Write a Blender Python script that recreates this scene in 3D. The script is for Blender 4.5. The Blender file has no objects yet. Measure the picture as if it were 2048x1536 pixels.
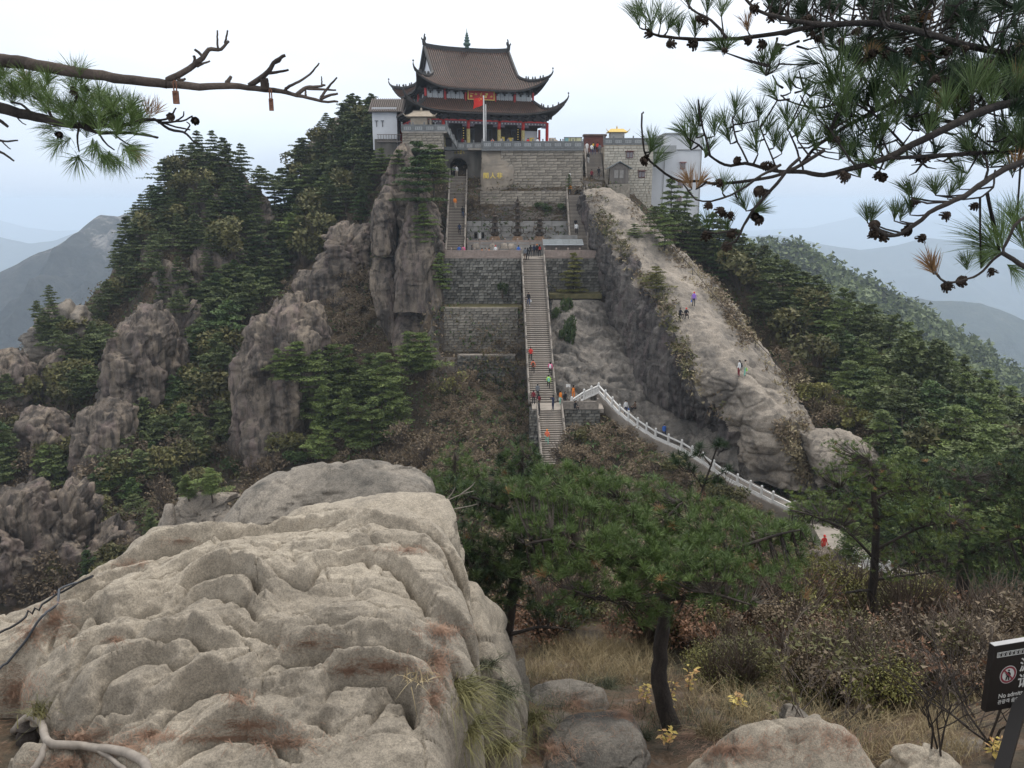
import bpy, math, random
import numpy as np
from mathutils import Vector, Matrix
from mathutils.bvhtree import BVHTree
random.seed(7); rng = np.random.default_rng(7)
SC = bpy.context.scene; COL = SC.collection
# ---------------------------------------------------------------- camera, sky, sun, exposure
FPX = 1590.0; PITCH = math.radians(13.0)
cam = bpy.data.objects.new('camera', bpy.data.cameras.new('camera')); COL.objects.link(cam); SC.camera = cam
cam.location = (0, 0, 0); cam.rotation_euler = (math.radians(90) - PITCH, 0, 0)
cam.data.sensor_width = 36; cam.data.lens = FPX / 2048 * 36; cam.data.clip_start = 0.05; cam.data.clip_end = 60000
SUN_EL, SUN_AZ = math.radians(64), math.radians(35)     # azimuth measured clockwise from +Y (north)
W = bpy.data.worlds.new('World'); SC.world = W; W.use_nodes = True
nt = W.node_tree; nt.nodes.clear()
def _n(nt, t, **k):
    n = nt.nodes.new(t)
    for a, b in k.items():
        if a.startswith('i_'):
            n.inputs[a[2:].replace('_', ' ')].default_value = b
        else: setattr(n, a, b)
    return n
sky = _n(nt, 'ShaderNodeTexSky', sky_type='NISHITA', sun_disc=False, sun_elevation=SUN_EL, sun_rotation=SUN_AZ)
sky.altitude = 1300; sky.air_density = 1.0; sky.dust_density = 2.0
tc = _n(nt, 'ShaderNodeTexCoord'); sep = _n(nt, 'ShaderNodeSeparateXYZ'); nt.links.new(tc.outputs['Generated'], sep.inputs[0])
mp = _n(nt, 'ShaderNodeMapping'); mp.inputs['Scale'].default_value = (1, 1, 3.2); nt.links.new(tc.outputs['Generated'], mp.inputs[0])
nz = _n(nt, 'ShaderNodeTexNoise'); nz.inputs['Scale'].default_value = 2.3; nz.inputs['Detail'].default_value = 5; nz.inputs['Roughness'].default_value = .5
nt.links.new(mp.outputs[0], nz.inputs['Vector'])
# overcast: pale cloud, a little bluer near the horizon, whiter above
rp = _n(nt, 'ShaderNodeValToRGB'); nt.links.new(sep.outputs['Z'], rp.inputs[0])
e = rp.color_ramp.elements
e[0].position = 0.0; e[0].color = (.46, .545, .68, 1); e[1].position = .42; e[1].color = (.97, .985, 1.0, 1)
x = rp.color_ramp.elements.new(.10); x.color = (.70, .77, .87, 1); x = rp.color_ramp.elements.new(.035); x.color = (.55, .63, .75, 1)
x = rp.color_ramp.elements.new(.22); x.color = (.85, .89, .955, 1)
cr = _n(nt, 'ShaderNodeMapRange'); cr.inputs['From Min'].default_value = .35; cr.inputs['From Max'].default_value = .65
cr.inputs['To Min'].default_value = .88; cr.inputs['To Max'].default_value = 1.06; nt.links.new(nz.outputs[0], cr.inputs[0])
ml = _n(nt, 'ShaderNodeVectorMath', operation='SCALE'); nt.links.new(rp.outputs[0], ml.inputs[0]); nt.links.new(cr.outputs[0], ml.inputs['Scale'])
m2 = _n(nt, 'ShaderNodeVectorMath', operation='SCALE'); m2.inputs['Scale'].default_value = 10.6; nt.links.new(ml.outputs[0], m2.inputs[0])
mx = _n(nt, 'ShaderNodeMix', data_type='RGBA'); mx.inputs[0].default_value = .9
nt.links.new(sky.outputs[0], mx.inputs[6]); nt.links.new(m2.outputs[0], mx.inputs[7])
bg = _n(nt, 'ShaderNodeBackground'); bg.inputs[1].default_value = .1; nt.links.new(mx.outputs[2], bg.inputs[0])
wo = _n(nt, 'ShaderNodeOutputWorld'); nt.links.new(bg.outputs[0], wo.inputs[0])
sd = bpy.data.lights.new('sun', 'SUN'); sun = bpy.data.objects.new('sun', sd); COL.objects.link(sun)
sd.energy = 1.5; sd.angle = math.radians(11); sd.color = (1, .965, .91)
sdir = Vector((math.sin(SUN_AZ) * math.cos(SUN_EL), math.cos(SUN_AZ) * math.cos(SUN_EL), math.sin(SUN_EL)))
sun.rotation_euler = sdir.to_track_quat('Z', 'Y').to_euler()
SC.view_settings.view_transform = 'Standard'; SC.view_settings.look = 'None'; SC.view_settings.gamma = 1
SC.view_settings.use_curve_mapping = False; SC.view_settings.exposure = 0.42
SC.render.engine = 'CYCLES'
SC.cycles.max_bounces = 5; SC.cycles.diffuse_bounces = 2; SC.cycles.glossy_bounces = 1; SC.cycles.transparent_max_bounces = 4
SC.cycles.volume_bounces = 2; SC.cycles.use_denoising = True

# ---------------------------------------------------------------- helpers
CP, SP = math.cos(PITCH), math.sin(PITCH)
def P(px, py, Y):
    """the world point seen at photo pixel (px,py) standing Y metres ahead of the viewpoint"""
    u = (px - 1024) / FPX; v = -(py - 768) / FPX
    dy = CP + v * SP; dz = -SP + v * CP
    k = Y / dy
    return Vector((u * k, Y, dz * k))
def PZ(px, py, z):
    u = (px - 1024) / FPX; v = -(py - 768) / FPX
    dy = CP + v * SP; dz = -SP + v * CP
    k = z / dz
    return Vector((u * k, dy * k, z))
def XW(px, py, Y): return P(px, py, Y).x
def ZW(py, Y): return P(1024, py, Y).z
def to_px(p):
    d = p[1] * CP - p[2] * SP
    return 1024 + FPX * p[0] / d, 768 - FPX * (p[1] * SP + p[2] * CP) / d
def px_np(V):
    d = V[:, 1] * CP - V[:, 2] * SP
    return 1024 + FPX * V[:, 0] / d, 768 - FPX * (V[:, 1] * SP + V[:, 2] * CP) / d

def _hash(ix, iy, iz, s):
    n = (ix.astype(np.int64) * 374761393 + iy.astype(np.int64) * 668265263 + iz.astype(np.int64) * 1274126177 + s * 974634777) & 0xffffffff
    n = ((n ^ (n >> 13)) * 1274126177) & 0xffffffff
    n = ((n ^ (n >> 16)) * 2246822519) & 0xffffffff
    return ((n ^ (n >> 15)) & 0xffffff) / float(0xffffff) * 2 - 1
def vnoise(p, s=0):
    p = np.asarray(p, float); i = np.floor(p).astype(np.int64); f = p - i; f = f * f * (3 - 2 * f)
    r = 0
    for a in (0, 1):
        for b in (0, 1):
            for c in (0, 1):
                w = (f[:, 0] if a else 1 - f[:, 0]) * (f[:, 1] if b else 1 - f[:, 1]) * (f[:, 2] if c else 1 - f[:, 2])
                r = r + w * _hash(i[:, 0] + a, i[:, 1] + b, i[:, 2] + c, s)
    return r
def fbm(p, oct=4, s=0, gain=.5, ridged=False):
    a = 1.; r = 0; q = np.asarray(p, float)
    for k in range(oct):
        n = vnoise(q, s + k * 17)
        r = r + a * ((1 - 2 * np.abs(n)) if ridged else n); a *= gain; q = q * 2.03 + 11.3
    return r

def worley(p, s=0):
    """cell borders (F2-F1) and a random value per cell"""
    p = np.asarray(p, float); i = np.floor(p).astype(np.int64); f1 = np.full(len(p), 9.); f2 = f1.copy(); idv = np.zeros(len(p))
    for a in (-1, 0, 1):
        for b in (-1, 0, 1):
            for c in (-1, 0, 1):
                q = i + np.array([a, b, c]); h = [_hash(q[:, 0], q[:, 1], q[:, 2], s + k) * .5 + .5 for k in (1, 2, 3)]
                d = np.sqrt((q[:, 0] + h[0] - p[:, 0]) ** 2 + (q[:, 1] + h[1] - p[:, 1]) ** 2 + (q[:, 2] + h[2] - p[:, 2]) ** 2)
                k = d < f1; f2 = np.where(k, f1, np.minimum(f2, d)); idv = np.where(k, h[0] * 2 - 1, idv); f1 = np.where(k, d, f1)
    return f2 - f1, idv
def worley_facets(p, s=0):
    """cell borders, a value per cell and a planar tilt within each cell: fractured blocks"""
    p = np.asarray(p, float); i = np.floor(p).astype(np.int64); f1 = np.full(len(p), 9.); f2 = f1.copy(); hv = np.zeros((len(p), 3)); off = np.zeros((len(p), 3))
    for a in (-1, 0, 1):
        for b in (-1, 0, 1):
            for c in (-1, 0, 1):
                q = i + np.array([a, b, c]); h = np.stack([_hash(q[:, 0], q[:, 1], q[:, 2], s + k) * .5 + .5 for k in (1, 2, 3)], 1)
                o = p - (q + h); d = np.sqrt((o ** 2).sum(1)); k = d < f1; f2 = np.where(k, f1, np.minimum(f2, d)); hv = np.where(k[:, None], h * 2 - 1, hv); off = np.where(k[:, None], o, off); f1 = np.where(k, d, f1)
    return f2 - f1, hv[:, 0], (hv[:, [1, 2, 0]] * off).sum(1)
def mesh_np(name, V, F, mats=(), midx=None, smooth=False):
    V = np.asarray(V, np.float32); me = bpy.data.meshes.new(name)
    if isinstance(F, np.ndarray): F = [F]
    F = [np.asarray(f, np.int32) for f in F if len(f)]
    nl = sum(f.size for f in F); nf = sum(len(f) for f in F)
    me.vertices.add(len(V)); me.loops.add(nl); me.polygons.add(nf)
    me.vertices.foreach_set('co', V.ravel())
    me.loops.foreach_set('vertex_index', np.concatenate([f.ravel() for f in F]))
    tot = np.concatenate([np.full(len(f), f.shape[1], np.int32) for f in F])
    st = np.concatenate([[0], np.cumsum(tot)[:-1]]).astype(np.int32)
    me.polygons.foreach_set('loop_start', st); me.polygons.foreach_set('loop_total', tot)
    if midx is not None: me.polygons.foreach_set('material_index', np.asarray(midx, np.int32))
    if smooth: me.polygons.foreach_set('use_smooth', np.ones(nf, bool))
    for m in mats: me.materials.append(m)
    me.update(calc_edges=True); me.validate()
    return me
def obj(name, me, parent=None, loc=None):
    o = bpy.data.objects.new(name, me); COL.objects.link(o)
    if parent is not None: o.parent = parent
    if loc is not None: o.location = loc
    return o
def empty(name, loc=(0, 0, 0), rz=0.):
    o = bpy.data.objects.new(name, None); COL.objects.link(o); o.location = loc; o.rotation_euler = (0, 0, rz)
    o.empty_display_size = .3
    return o
def tag(o, label, cat, group=None):
    o['label'] = label; o['category'] = cat
    if group: o['group'] = group
    return o
def copy_tree(o, parent=None):
    c = o.copy(); COL.objects.link(c)
    if parent is not None: c.parent = parent
    for ch in o.children: copy_tree(ch, c)
    return c

class MB:
    """collects boxes, tubes, lathes; build() links them as one mesh"""
    def __init__(s): s.V = []; s.F = []; s.I = []; s.m = 0
    def add(s, V, F, m=None):
        b = len(s.V); s.V += [tuple(v) for v in V]; s.F += [tuple(i + b for i in f) for f in F]; s.I += [s.m if m is None else m] * len(F)
    def box(s, c, size, rz=0., m=None, R=None, taper=1.):
        hx, hy, hz = size[0] / 2, size[1] / 2, size[2] / 2; V = []
        for z in (-1, 1):
            k = taper if z > 0 else 1
            for x, y in ((-1, -1), (1, -1), (1, 1), (-1, 1)): V.append(Vector((x * hx * k, y * hy * k, z * hz)))
        R = R or Matrix.Rotation(rz, 3, 'Z'); c = Vector(c)
        s.add([R @ v + c for v in V], [(0, 3, 2, 1), (4, 5, 6, 7), (0, 1, 5, 4), (1, 2, 6, 5), (2, 3, 7, 6), (3, 0, 4, 7)], m)
    def bar(s, a, b, w, h, m=None, up=Vector((0, 0, 1))):
        a = Vector(a); b = Vector(b); d = b - a; L = d.length; d.normalize()
        sx = d.cross(up)
        if sx.length < 1e-4: sx = d.cross(Vector((1, 0, 0)))
        sx.normalize(); u = sx.cross(d); V = []
        for p in (a, b):
            for i, j in ((-1, -1), (1, -1), (1, 1), (-1, 1)): V.append(p + sx * i * w / 2 + u * j * h / 2)
        s.add(V, [(0, 3, 2, 1), (4, 5, 6, 7), (0, 1, 5, 4), (1, 2, 6, 5), (2, 3, 7, 6), (3, 0, 4, 7)], m)
    def tube(s, pts, rad, n=6, m=None, cap=True):
        pts = [Vector(p) for p in pts]
        if not hasattr(rad, '__len__'): rad = [rad] * len(pts)
        V = []; F = []; ref = None
        for i, p in enumerate(pts):
            d = (pts[min(i + 1, len(pts) - 1)] - pts[max(i - 1, 0)])
            if d.length < 1e-9: d = Vector((0, 0, 1))
            d.normalize()
            if ref is None: ref = d.orthogonal().normalized()
            ref = (ref - d * ref.dot(d)); ref = ref.normalized() if ref.length > 1e-6 else d.orthogonal().normalized()
            b = d.cross(ref)
            for k in range(n):
                a = 2 * math.pi * k / n; V.append(p + (ref * math.cos(a) + b * math.sin(a)) * rad[i])
        for i in range(len(pts) - 1):
            for k in range(n):
                k2 = (k + 1) % n; F.append((i * n + k, i * n + k2, (i + 1) * n + k2, (i + 1) * n + k))
        if cap: F.append(tuple(range(n - 1, -1, -1))); F.append(tuple((len(pts) - 1) * n + k for k in range(n)))
        s.add(V, F, m)
    def lathe(s, c, prof, n=10, m=None, R=None):
        c = Vector(c); V = []; F = []
        for r, z in prof:
            for k in range(n):
                a = 2 * math.pi * k / n; v = Vector((r * math.cos(a), r * math.sin(a), z))
                V.append((R @ v if R else v) + c)
        for i in range(len(prof) - 1):
            for k in range(n):
                k2 = (k + 1) % n; F.append((i * n + k, i * n + k2, (i + 1) * n + k2, (i + 1) * n + k))
        F.append(tuple(range(n - 1, -1, -1))); F.append(tuple((len(prof) - 1) * n + k for k in range(n)))
        s.add(V, F, m)
    def prism(s, poly, a, b, m=None):
        """poly: list of Vector points, extruded by the vector from a to b"""
        d = Vector(b) - Vector(a); n = len(poly); V = [Vector(p) for p in poly] + [Vector(p) + d for p in poly]
        F = [tuple(range(n - 1, -1, -1)), tuple(range(n, 2 * n))] + [(i, (i + 1) % n, (i + 1) % n + n, i + n) for i in range(n)]
        s.add(V, F, m)
    def mesh(s, name, mats, smooth=False):
        me = bpy.data.meshes.new(name); me.from_pydata([tuple(v) for v in s.V], [], s.F)
        for m in (mats if isinstance(mats, (list, tuple)) else [mats]): me.materials.append(m)
        me.polygons.foreach_set('material_index', s.I)
        if smooth: me.polygons.foreach_set('use_smooth', [True] * len(s.F))
        me.update(); return me
    def build(s, name, mats, parent=None, smooth=False, loc=None):
        return obj(name, s.mesh(name, mats, smooth), parent, loc)

def gridF(n, m, wrap=False):
    i, j = np.meshgrid(np.arange(n - 1), np.arange(m if wrap else m - 1), indexing='ij'); i = i.ravel(); j = j.ravel(); j2 = (j + 1) % m
    return np.stack([i * m + j, i * m + j2, (i + 1) * m + j2, (i + 1) * m + j], 1)
def in_poly(x, y, poly):
    x = np.asarray(x, float); y = np.asarray(y, float); r = np.zeros(x.shape, bool); n = len(poly)
    for i in range(n):
        x1, y1 = poly[i]; x2, y2 = poly[(i + 1) % n]
        if y1 == y2: continue
        c = ((y1 > y) != (y2 > y)) & (x < (x2 - x1) * (y - y1) / (y2 - y1) + x1); r ^= c
    return r
def seg_dist(X, Y, pts, closed=False):
    """unsigned distance, side sign and 0..1 parameter along a polyline, for arrays X, Y"""
    pts = [tuple(p) for p in pts]; best = np.full(X.shape, 1e9); sg = np.zeros(X.shape); T = np.zeros(X.shape)
    n = len(pts) if closed else len(pts) - 1
    L = [math.dist(pts[i], pts[(i + 1) % len(pts)]) for i in range(n)]; tot = sum(L); acc = 0
    for i in range(n):
        x1, y1 = pts[i]; x2, y2 = pts[(i + 1) % len(pts)]; dx, dy = x2 - x1, y2 - y1; l2 = dx * dx + dy * dy + 1e-12
        t = np.clip(((X - x1) * dx + (Y - y1) * dy) / l2, 0, 1); ex = X - x1 - t * dx; ey = Y - y1 - t * dy
        d = np.hypot(ex, ey); k = d < best; best = np.where(k, d, best)
        sg = np.where(k, np.sign(dx * (Y - y1) - dy * (X - x1)), sg); T = np.where(k, (acc + t * L[i]) / tot, T); acc += L[i]
    return best, sg, T
def sstep(a, b, x): t = np.clip((x - a) / (b - a), 0, 1); return t * t * (3 - 2 * t)

# ---------------------------------------------------------------- materials (all procedural)
MATS = {}
def new_mat(name):
    m = bpy.data.materials.new(name); m.use_nodes = True; t = m.node_tree; b = t.nodes['Principled BSDF']
    b.inputs['Specular IOR Level'].default_value = .3; MATS[name] = m
    return m, t, b
def noise_node(t, scale, detail=3, stretch=(1, 1, 1), coord='Object', rough=.55, dist=0., loc=(0, 0, 0)):
    tc = t.nodes.new('ShaderNodeTexCoord'); mp = t.nodes.new('ShaderNodeMapping'); mp.inputs['Scale'].default_value = stretch; mp.inputs['Location'].default_value = loc
    n = t.nodes.new('ShaderNodeTexNoise'); n.inputs['Scale'].default_value = scale; n.inputs['Detail'].default_value = detail
    n.inputs['Roughness'].default_value = rough; n.inputs['Distortion'].default_value = dist
    t.links.new(tc.outputs[coord], mp.inputs[0]); t.links.new(mp.outputs[0], n.inputs['Vector']); return n
def ramp(t, src, stops):
    r = t.nodes.new('ShaderNodeValToRGB'); e = r.color_ramp.elements
    while len(e) < len(stops): e.new(.5)
    for k, (p, c) in enumerate(stops):
        e[k].position = p; e[k].color = (*c, 1) if hasattr(c, '__len__') else (c, c, c, 1)
    t.links.new(src, r.inputs[0]); return r.outputs[0]
def mix(t, f, a, b, mode='MIX'):
    n = t.nodes.new('ShaderNodeMix'); n.data_type = 'RGBA'; n.blend_type = mode
    for i, v in ((0, f), (6, a), (7, b)):
        if hasattr(v, 'is_linked') or hasattr(v, 'links'): t.links.new(v, n.inputs[i])
        elif i == 0: n.inputs[0].default_value = v
        else: n.inputs[i].default_value = (*v, 1)
    return n.outputs[2]
def bump(t, b, src, strength=.5, dist=.1, prev=None):
    n = t.nodes.new('ShaderNodeBump'); n.inputs['Strength'].default_value = strength; n.inputs['Distance'].default_value = dist
    t.links.new(src, n.inputs['Height'])
    if prev: t.links.new(prev, n.inputs['Normal'])
    t.links.new(n.outputs[0], b.inputs['Normal']); return n.outputs[0]
def simple(name, col, rough=.7, var=.25, scale=3., metal=0., bmp=0., stretch=(1, 1, 1), col2=None, rnd=0.):
    if name in MATS: return MATS[name]
    m, t, b = new_mat(name); n = noise_node(t, scale, 3, stretch)
    c2 = col2 or tuple(c * (1 - var) for c in col)
    o = ramp(t, n.outputs[0], [(.32, c2), (.68, col)])
    if rnd:
        oi = t.nodes.new('ShaderNodeObjectInfo'); mr = t.nodes.new('ShaderNodeMapRange'); mr.inputs[3].default_value = 1 - rnd; mr.inputs[4].default_value = 1 + rnd
        t.links.new(oi.outputs['Random'], mr.inputs[0]); sc = t.nodes.new('ShaderNodeVectorMath'); sc.operation = 'SCALE'
        t.links.new(o, sc.inputs[0]); t.links.new(mr.outputs[0], sc.inputs['Scale']); o = sc.outputs[0]
    t.links.new(o, b.inputs['Base Color']); b.inputs['Roughness'].default_value = rough; b.inputs['Metallic'].default_value = metal
    if bmp: bump(t, b, n.outputs[0], bmp, .05)
    return m
def rock_mat(name, light, mid, dark, scale=1., streak=.35, lichen=.5, speck=0., bmp=.6, bd=.15, pink=None, stain=0.):
    m, t, b = new_mat(name)
    a = noise_node(t, .35 * scale, 6, (1, 1, streak), rough=.65, dist=.6)
    o = ramp(t, a.outputs[0], [(.30, dark), (.47, mid), (.66, light)])
    l = noise_node(t, 1.3 * scale, 8, (1, 1, .6), rough=.75, loc=(5, 2, 9))
    lm = ramp(t, l.outputs[0], [(.50, 0.), (.50 + .16, 1.)])
    lf = t.nodes.new('ShaderNodeMath'); lf.operation = 'MULTIPLY'; t.links.new(lm, lf.inputs[0]); lf.inputs[1].default_value = lichen
    o = mix(t, lf.outputs[0], o, dark)
    if pink:
        p = noise_node(t, .6 * scale, 3, (1, 1, .25), loc=(3, 3, 3)); pm = ramp(t, p.outputs[0], [(.5, 0.), (.7, .6)]); o = mix(t, pm, o, pink)
    if stain:
        q = noise_node(t, 1.5 * scale, 5, (1, 1, .06), rough=.65, loc=(8, 1, 4)); qm = ramp(t, q.outputs[0], [(.46, 0.), (.60, stain)]); o = mix(t, qm, o, tuple(c * .55 for c in dark))
        q2 = noise_node(t, 1.1 * scale, 4, (1, 1, .09), rough=.6, loc=(1, 7, 2)); o = mix(t, ramp(t, q2.outputs[0], [(.56, 0.), (.68, .6)]), o, tuple(c * 1.15 for c in light))
    f = noise_node(t, 9 * scale, 6, rough=.8)
    o = mix(t, .55, o, ramp(t, f.outputs[0], [(.3, (.35, .35, .35)), (.7, (1.25, 1.25, 1.25))]), 'MULTIPLY')
    if speck:
        s = noise_node(t, speck, 2, rough=.9); o = mix(t, .6, o, ramp(t, s.outputs[0], [(.3, (.45, .43, .42)), (.5, (1, 1, 1)), (.68, (1.5, 1.45, 1.4))]), 'MULTIPLY')
    t.links.new(o, b.inputs['Base Color']); b.inputs['Roughness'].default_value = .92
    pr = bump(t, b, l.outputs[0], bmp, bd); bump(t, b, f.outputs[0], bmp, bd * .3, pr)
    return m
def leaf_mat(name, c1, c2, scale=1.2, rough=.65, rnd=.25, trans=0.):
    m, t, b = new_mat(name); n = noise_node(t, scale, 3)
    o = ramp(t, n.outputs[0], [(.35, c1), (.65, c2)])
    oi = t.nodes.new('ShaderNodeObjectInfo'); mr = t.nodes.new('ShaderNodeMapRange'); mr.inputs[3].default_value = 1 - rnd; mr.inputs[4].default_value = 1 + rnd
    t.links.new(oi.outputs['Random'], mr.inputs[0]); sc = t.nodes.new('ShaderNodeVectorMath'); sc.operation = 'SCALE'
    t.links.new(o, sc.inputs[0]); t.links.new(mr.outputs[0], sc.inputs['Scale'])
    t.links.new(sc.outputs[0], b.inputs['Base Color']); b.inputs['Roughness'].default_value = rough
    return m
M_gran = rock_mat('granite_ridge', (.40, .345, .285), (.275, .24, .20), (.095, .087, .08), scale=.7, streak=.5, lichen=.75, bmp=.8, bd=.3, speck=14)
M_cliff = rock_mat('cliff_rock', (.33, .265, .20), (.185, .152, .125), (.062, .054, .05), scale=.8, streak=.3, lichen=.7, stain=.75, bmp=1., bd=.3, pink=(.27, .20, .185))
M_dark = rock_mat('streaked_rock', (.25, .225, .20), (.135, .12, .112), (.05, .046, .046), scale=1.1, streak=.12, lichen=.7, bmp=1., bd=.35, pink=(.22, .165, .16), stain=.6)
M_bould = rock_mat('boulder_granite', (.40, .35, .28), (.30, .262, .21), (.135, .12, .10), scale=1.6, streak=1., lichen=.5, speck=75, bmp=1., bd=.03)
M_bould2 = rock_mat('lichen_granite', (.34, .30, .25), (.21, .188, .16), (.085, .08, .072), scale=1.8, streak=.8, lichen=.95, speck=60, bmp=1., bd=.03)
# ---------------------------------------------------------------- terrain of the mountain
CPTS = [ # (photo x, y, metres ahead)
 (440,322,150),(385,352,150),(500,372,152),(530,432,156),(560,445,166),(590,395,172),(625,318,170),(655,268,168),(690,250,168),(735,240,165),(775,250,158),
 (330,395,147),(290,455,143),(262,530,138),(242,600,133),(215,655,128),(185,700,124),(90,735,122),(30,742,120),(-60,752,118),(-200,770,112),
 (440,430,143),(330,560,131),(440,560,135),(540,480,149),(620,420,154),(700,350,152),(560,600,130),(450,700,121),(330,700,119),(250,800,110),(350,850,107),
 (100,850,105),(0,850,103),(470,830,108),(500,600,134),(650,560,130),(720,440,138),(740,600,122),(0,1000,90),(150,1000,92),(300,1000,92),(450,950,97),(600,880,101),
 (600,750,110),(700,700,114),(800,740,109),(800,850,98),(900,770,102),(900,880,94),(985,740,102),(1010,850,91),(1030,930,85),(700,950,92),
 (0,1200,74),(200,1200,75),(400,1150,78),(600,1100,80),(850,1000,83),(1000,1000,79),(1100,1000,76),(-200,900,96),(-200,1100,80),(-400,900,90),
 (1180,900,80),(1280,950,74),(1330,960,72),(1450,1050,64),(1600,1100,56),(1300,1100,60),
 (900,650,112),(1000,650,112),(1150,640,107),(1150,740,97),
 (1300,480,122),(1360,500,121),(1420,540,120),(1500,575,117),(1600,628,113),(1700,680,110),(1800,745,106),(1900,805,102),(2048,895,97),(2200,970,94),(2400,1000,92),
 (1500,700,108),(1600,760,99),(1700,840,91),(1650,900,82),(1800,900,84),(1950,930,83),(2048,1000,76),(1750,970,73),(1900,1030,64),(2048,1080,58),(1660,1020,68),
 (1700,1060,58),(1850,1130,48),(2000,1180,40),(2200,1180,38),(1770,1150,50),(1640,1100,56),(1500,1200,44),(2400,1150,40),(1350,450,134),(1400,475,133),(1440,500,128),(1310,430,134)]
CP3 = [tuple(P(*c)) for c in CPTS]
CP3 += [(-42,205,-50),(-90,190,-70),(-140,140,-70),(-70,200,-60),(0,200,-35),(40,195,-50),(90,170,-75),(130,140,-80),(60,150,-45),(-120,180,-80),(100,110,-45),(130,100,-62),
        (-25,150,6),(-10,150,7.2),(5,150,7.2),(20,148,7),(-10,137,7.0),(8,137,7.0),(22,141,1),(30,145,-8),(35,135,-8),(-6,130,3),(6,130,2),(14,132,3),(-24,140,0),
        (-8,122.5,-7),(2,122.5,-7),(12,122.5,-8.5),(-9,118,-9.5),(0,118,-9.5),(10,118,-9.5),(-9,111,-14.8),(9,111,-14.8),(0,111,-15),(-8,127,0),(2,127,1),(12,127,1),
        (-30,55,-42),(0,50,-38),(-60,60,-44),(30,45,-27),(-30,35,-36),(0,30,-28),(30,28,-19),(0,20,-20),(-20,20,-24),(20,20,-14),(45,28,-20),(-50,20,-30),(50,18,-16)]
A = np.array(CP3); _x = A[:, :2]; _z = A[:, 2]
def _phi(d): return np.sqrt(d * d + 9.0)
_D = _phi(np.hypot(_x[:, None, 0] - _x[None, :, 0], _x[:, None, 1] - _x[None, :, 1]))
_M = np.block([[_D + .02 * np.eye(len(A)), np.ones((len(A), 1))], [np.ones((1, len(A))), np.zeros((1, 1))]])
_w = np.linalg.solve(_M, np.append(_z, 0))
def terr_base(X, Y):
    out = np.zeros(len(X))
    for k in range(0, len(X), 40000):
        d = _phi(np.hypot(X[k:k + 40000, None] - _x[None, :, 0], Y[k:k + 40000, None] - _x[None, :, 1])); out[k:k + 40000] = d @ _w[:-1] + _w[-1]
    return out
ZT_ = ZW(517, 112.3)
gx = np.linspace(-120, 125, 520); gy = np.linspace(17, 205, 560)
GX, GY = np.meshgrid(gx, gy, indexing='xy'); X = GX.ravel(); Y = GY.ravel()
Z = terr_base(X, Y)
Pn = np.stack([X * .12, Y * .12, Z * .05], 1)
amp = np.clip((Y - 20) / 60, .2, 1)
flat = np.exp(-(((X - 0) / 16) ** 2 + ((Y - 122) / 26) ** 2) ** 2)         # calmer where the terraces stand
amp = amp * (1 - .93 * flat)
_sl = sstep(2.5, 5, X) * sstep(26, 22, X) * sstep(82, 86, Y) * sstep(113, 109, Y); _sr = sstep(-2, 0, X) * sstep(6, 4, X) * sstep(78, 82, Y) * sstep(113, 111, Y)
Z = Z - 1.6 * _sl - .9 * _sr; amp = amp * (1 - .7 * np.maximum(_sl, _sr))
Z = Z + amp * (1.6 * fbm(Pn, 4, 3) + .9 * fbm(Pn * 2.6, 3, 9, ridged=True))
def cap_line(Z, L, near, far, off, reach):
    L = [P(*p) for p in L]; d, sg, T = seg_dist(X, Y, [(p.x, p.y) for p in L])
    acc = np.cumsum([0] + [math.dist(L[i][:2], L[i + 1][:2]) for i in range(len(L) - 1)]); acc = acc / acc[-1]
    zl = np.interp(T, acc, [p.z for p in L]); up = sg > 0
    cap = zl - off + np.where(up, far, near) * d; w = sstep(reach, reach * .6, d) * (d < reach)
    return np.where(w > 0, np.minimum(Z, cap + (1 - w) * 12), Z)
_PL = [(1143,812,88.4),(1168,799,89.6),(1197,786,91.3),(1239,829,88.0),(1275,856,86.4),(1311,878,84.8),(1363,901,82.0),(1405,927,79.6),(1449,958,77.2),(1500,984,75.2),(1545,1006,73.5),(1588,1026,72.3),(1630,1050,68),(1650,1085,63),(1690,1120,57),(1760,1148,52),(1850,1165,48)]
Z = cap_line(Z, _PL, -.35, -.05, 1.3, 9)
_wx = sstep(-11.5, -9.5, X) * sstep(3.5, 2.5, X) * (Y < 113.2) * (Y > 84)
_cap = np.interp(Y, [84, 88, 96, 103, 105.9, 106.0, 109.2, 109.4, 113.2], [ZW(945, 84), ZW(890, 88), ZW(835, 96), ZW(785, 103), ZW(765, 106), ZW(715, 106), ZW(703, 109), ZW(617, 109) - .4, ZW(600, 112.5) - .3])
_cap = _cap + 1.4 * sstep(-1, -8, X) * (Y < 105.9) - 1.2 * sstep(-.5, 1.5, X) * (Y < 109)
Z = np.where(_wx > 0, np.minimum(Z, _cap + (1 - _wx) * 6), Z)
_b = (X > -13.5) & (X < 14) & (Y > 112.8) & (Y < 128.5)
_bc = np.interp(Y, [112.8, 123.5, 124.3, 128.5], [ZT_ - .5, ZT_ - .5, ZW(441, 124.3) - .6, ZW(374, 128.4) - .8])
Z = np.where(_b, np.minimum(Z, _bc), Z)
Vt = np.stack([X, Y, Z], 1)
mt, t_, b_ = new_mat('undergrowth_soil')
n1 = noise_node(t_, .25, 6, rough=.7); n2 = noise_node(t_, 2.2, 6, rough=.8)
c1 = ramp(t_, n1.outputs[0], [(.3, (.045, .047, .025)), (.45, (.085, .066, .045)), (.6, (.13, .095, .062)), (.75, (.075, .07, .035))])
c1 = mix(t_, .8, c1, ramp(t_, n2.outputs[0], [(.3, (.25, .25, .25)), (.7, (1.5, 1.45, 1.4))]), 'MULTIPLY')
gm = t_.nodes.new('ShaderNodeNewGeometry'); sp_ = t_.nodes.new('ShaderNodeSeparateXYZ'); t_.links.new(gm.outputs['True Normal'], sp_.inputs[0])
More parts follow.
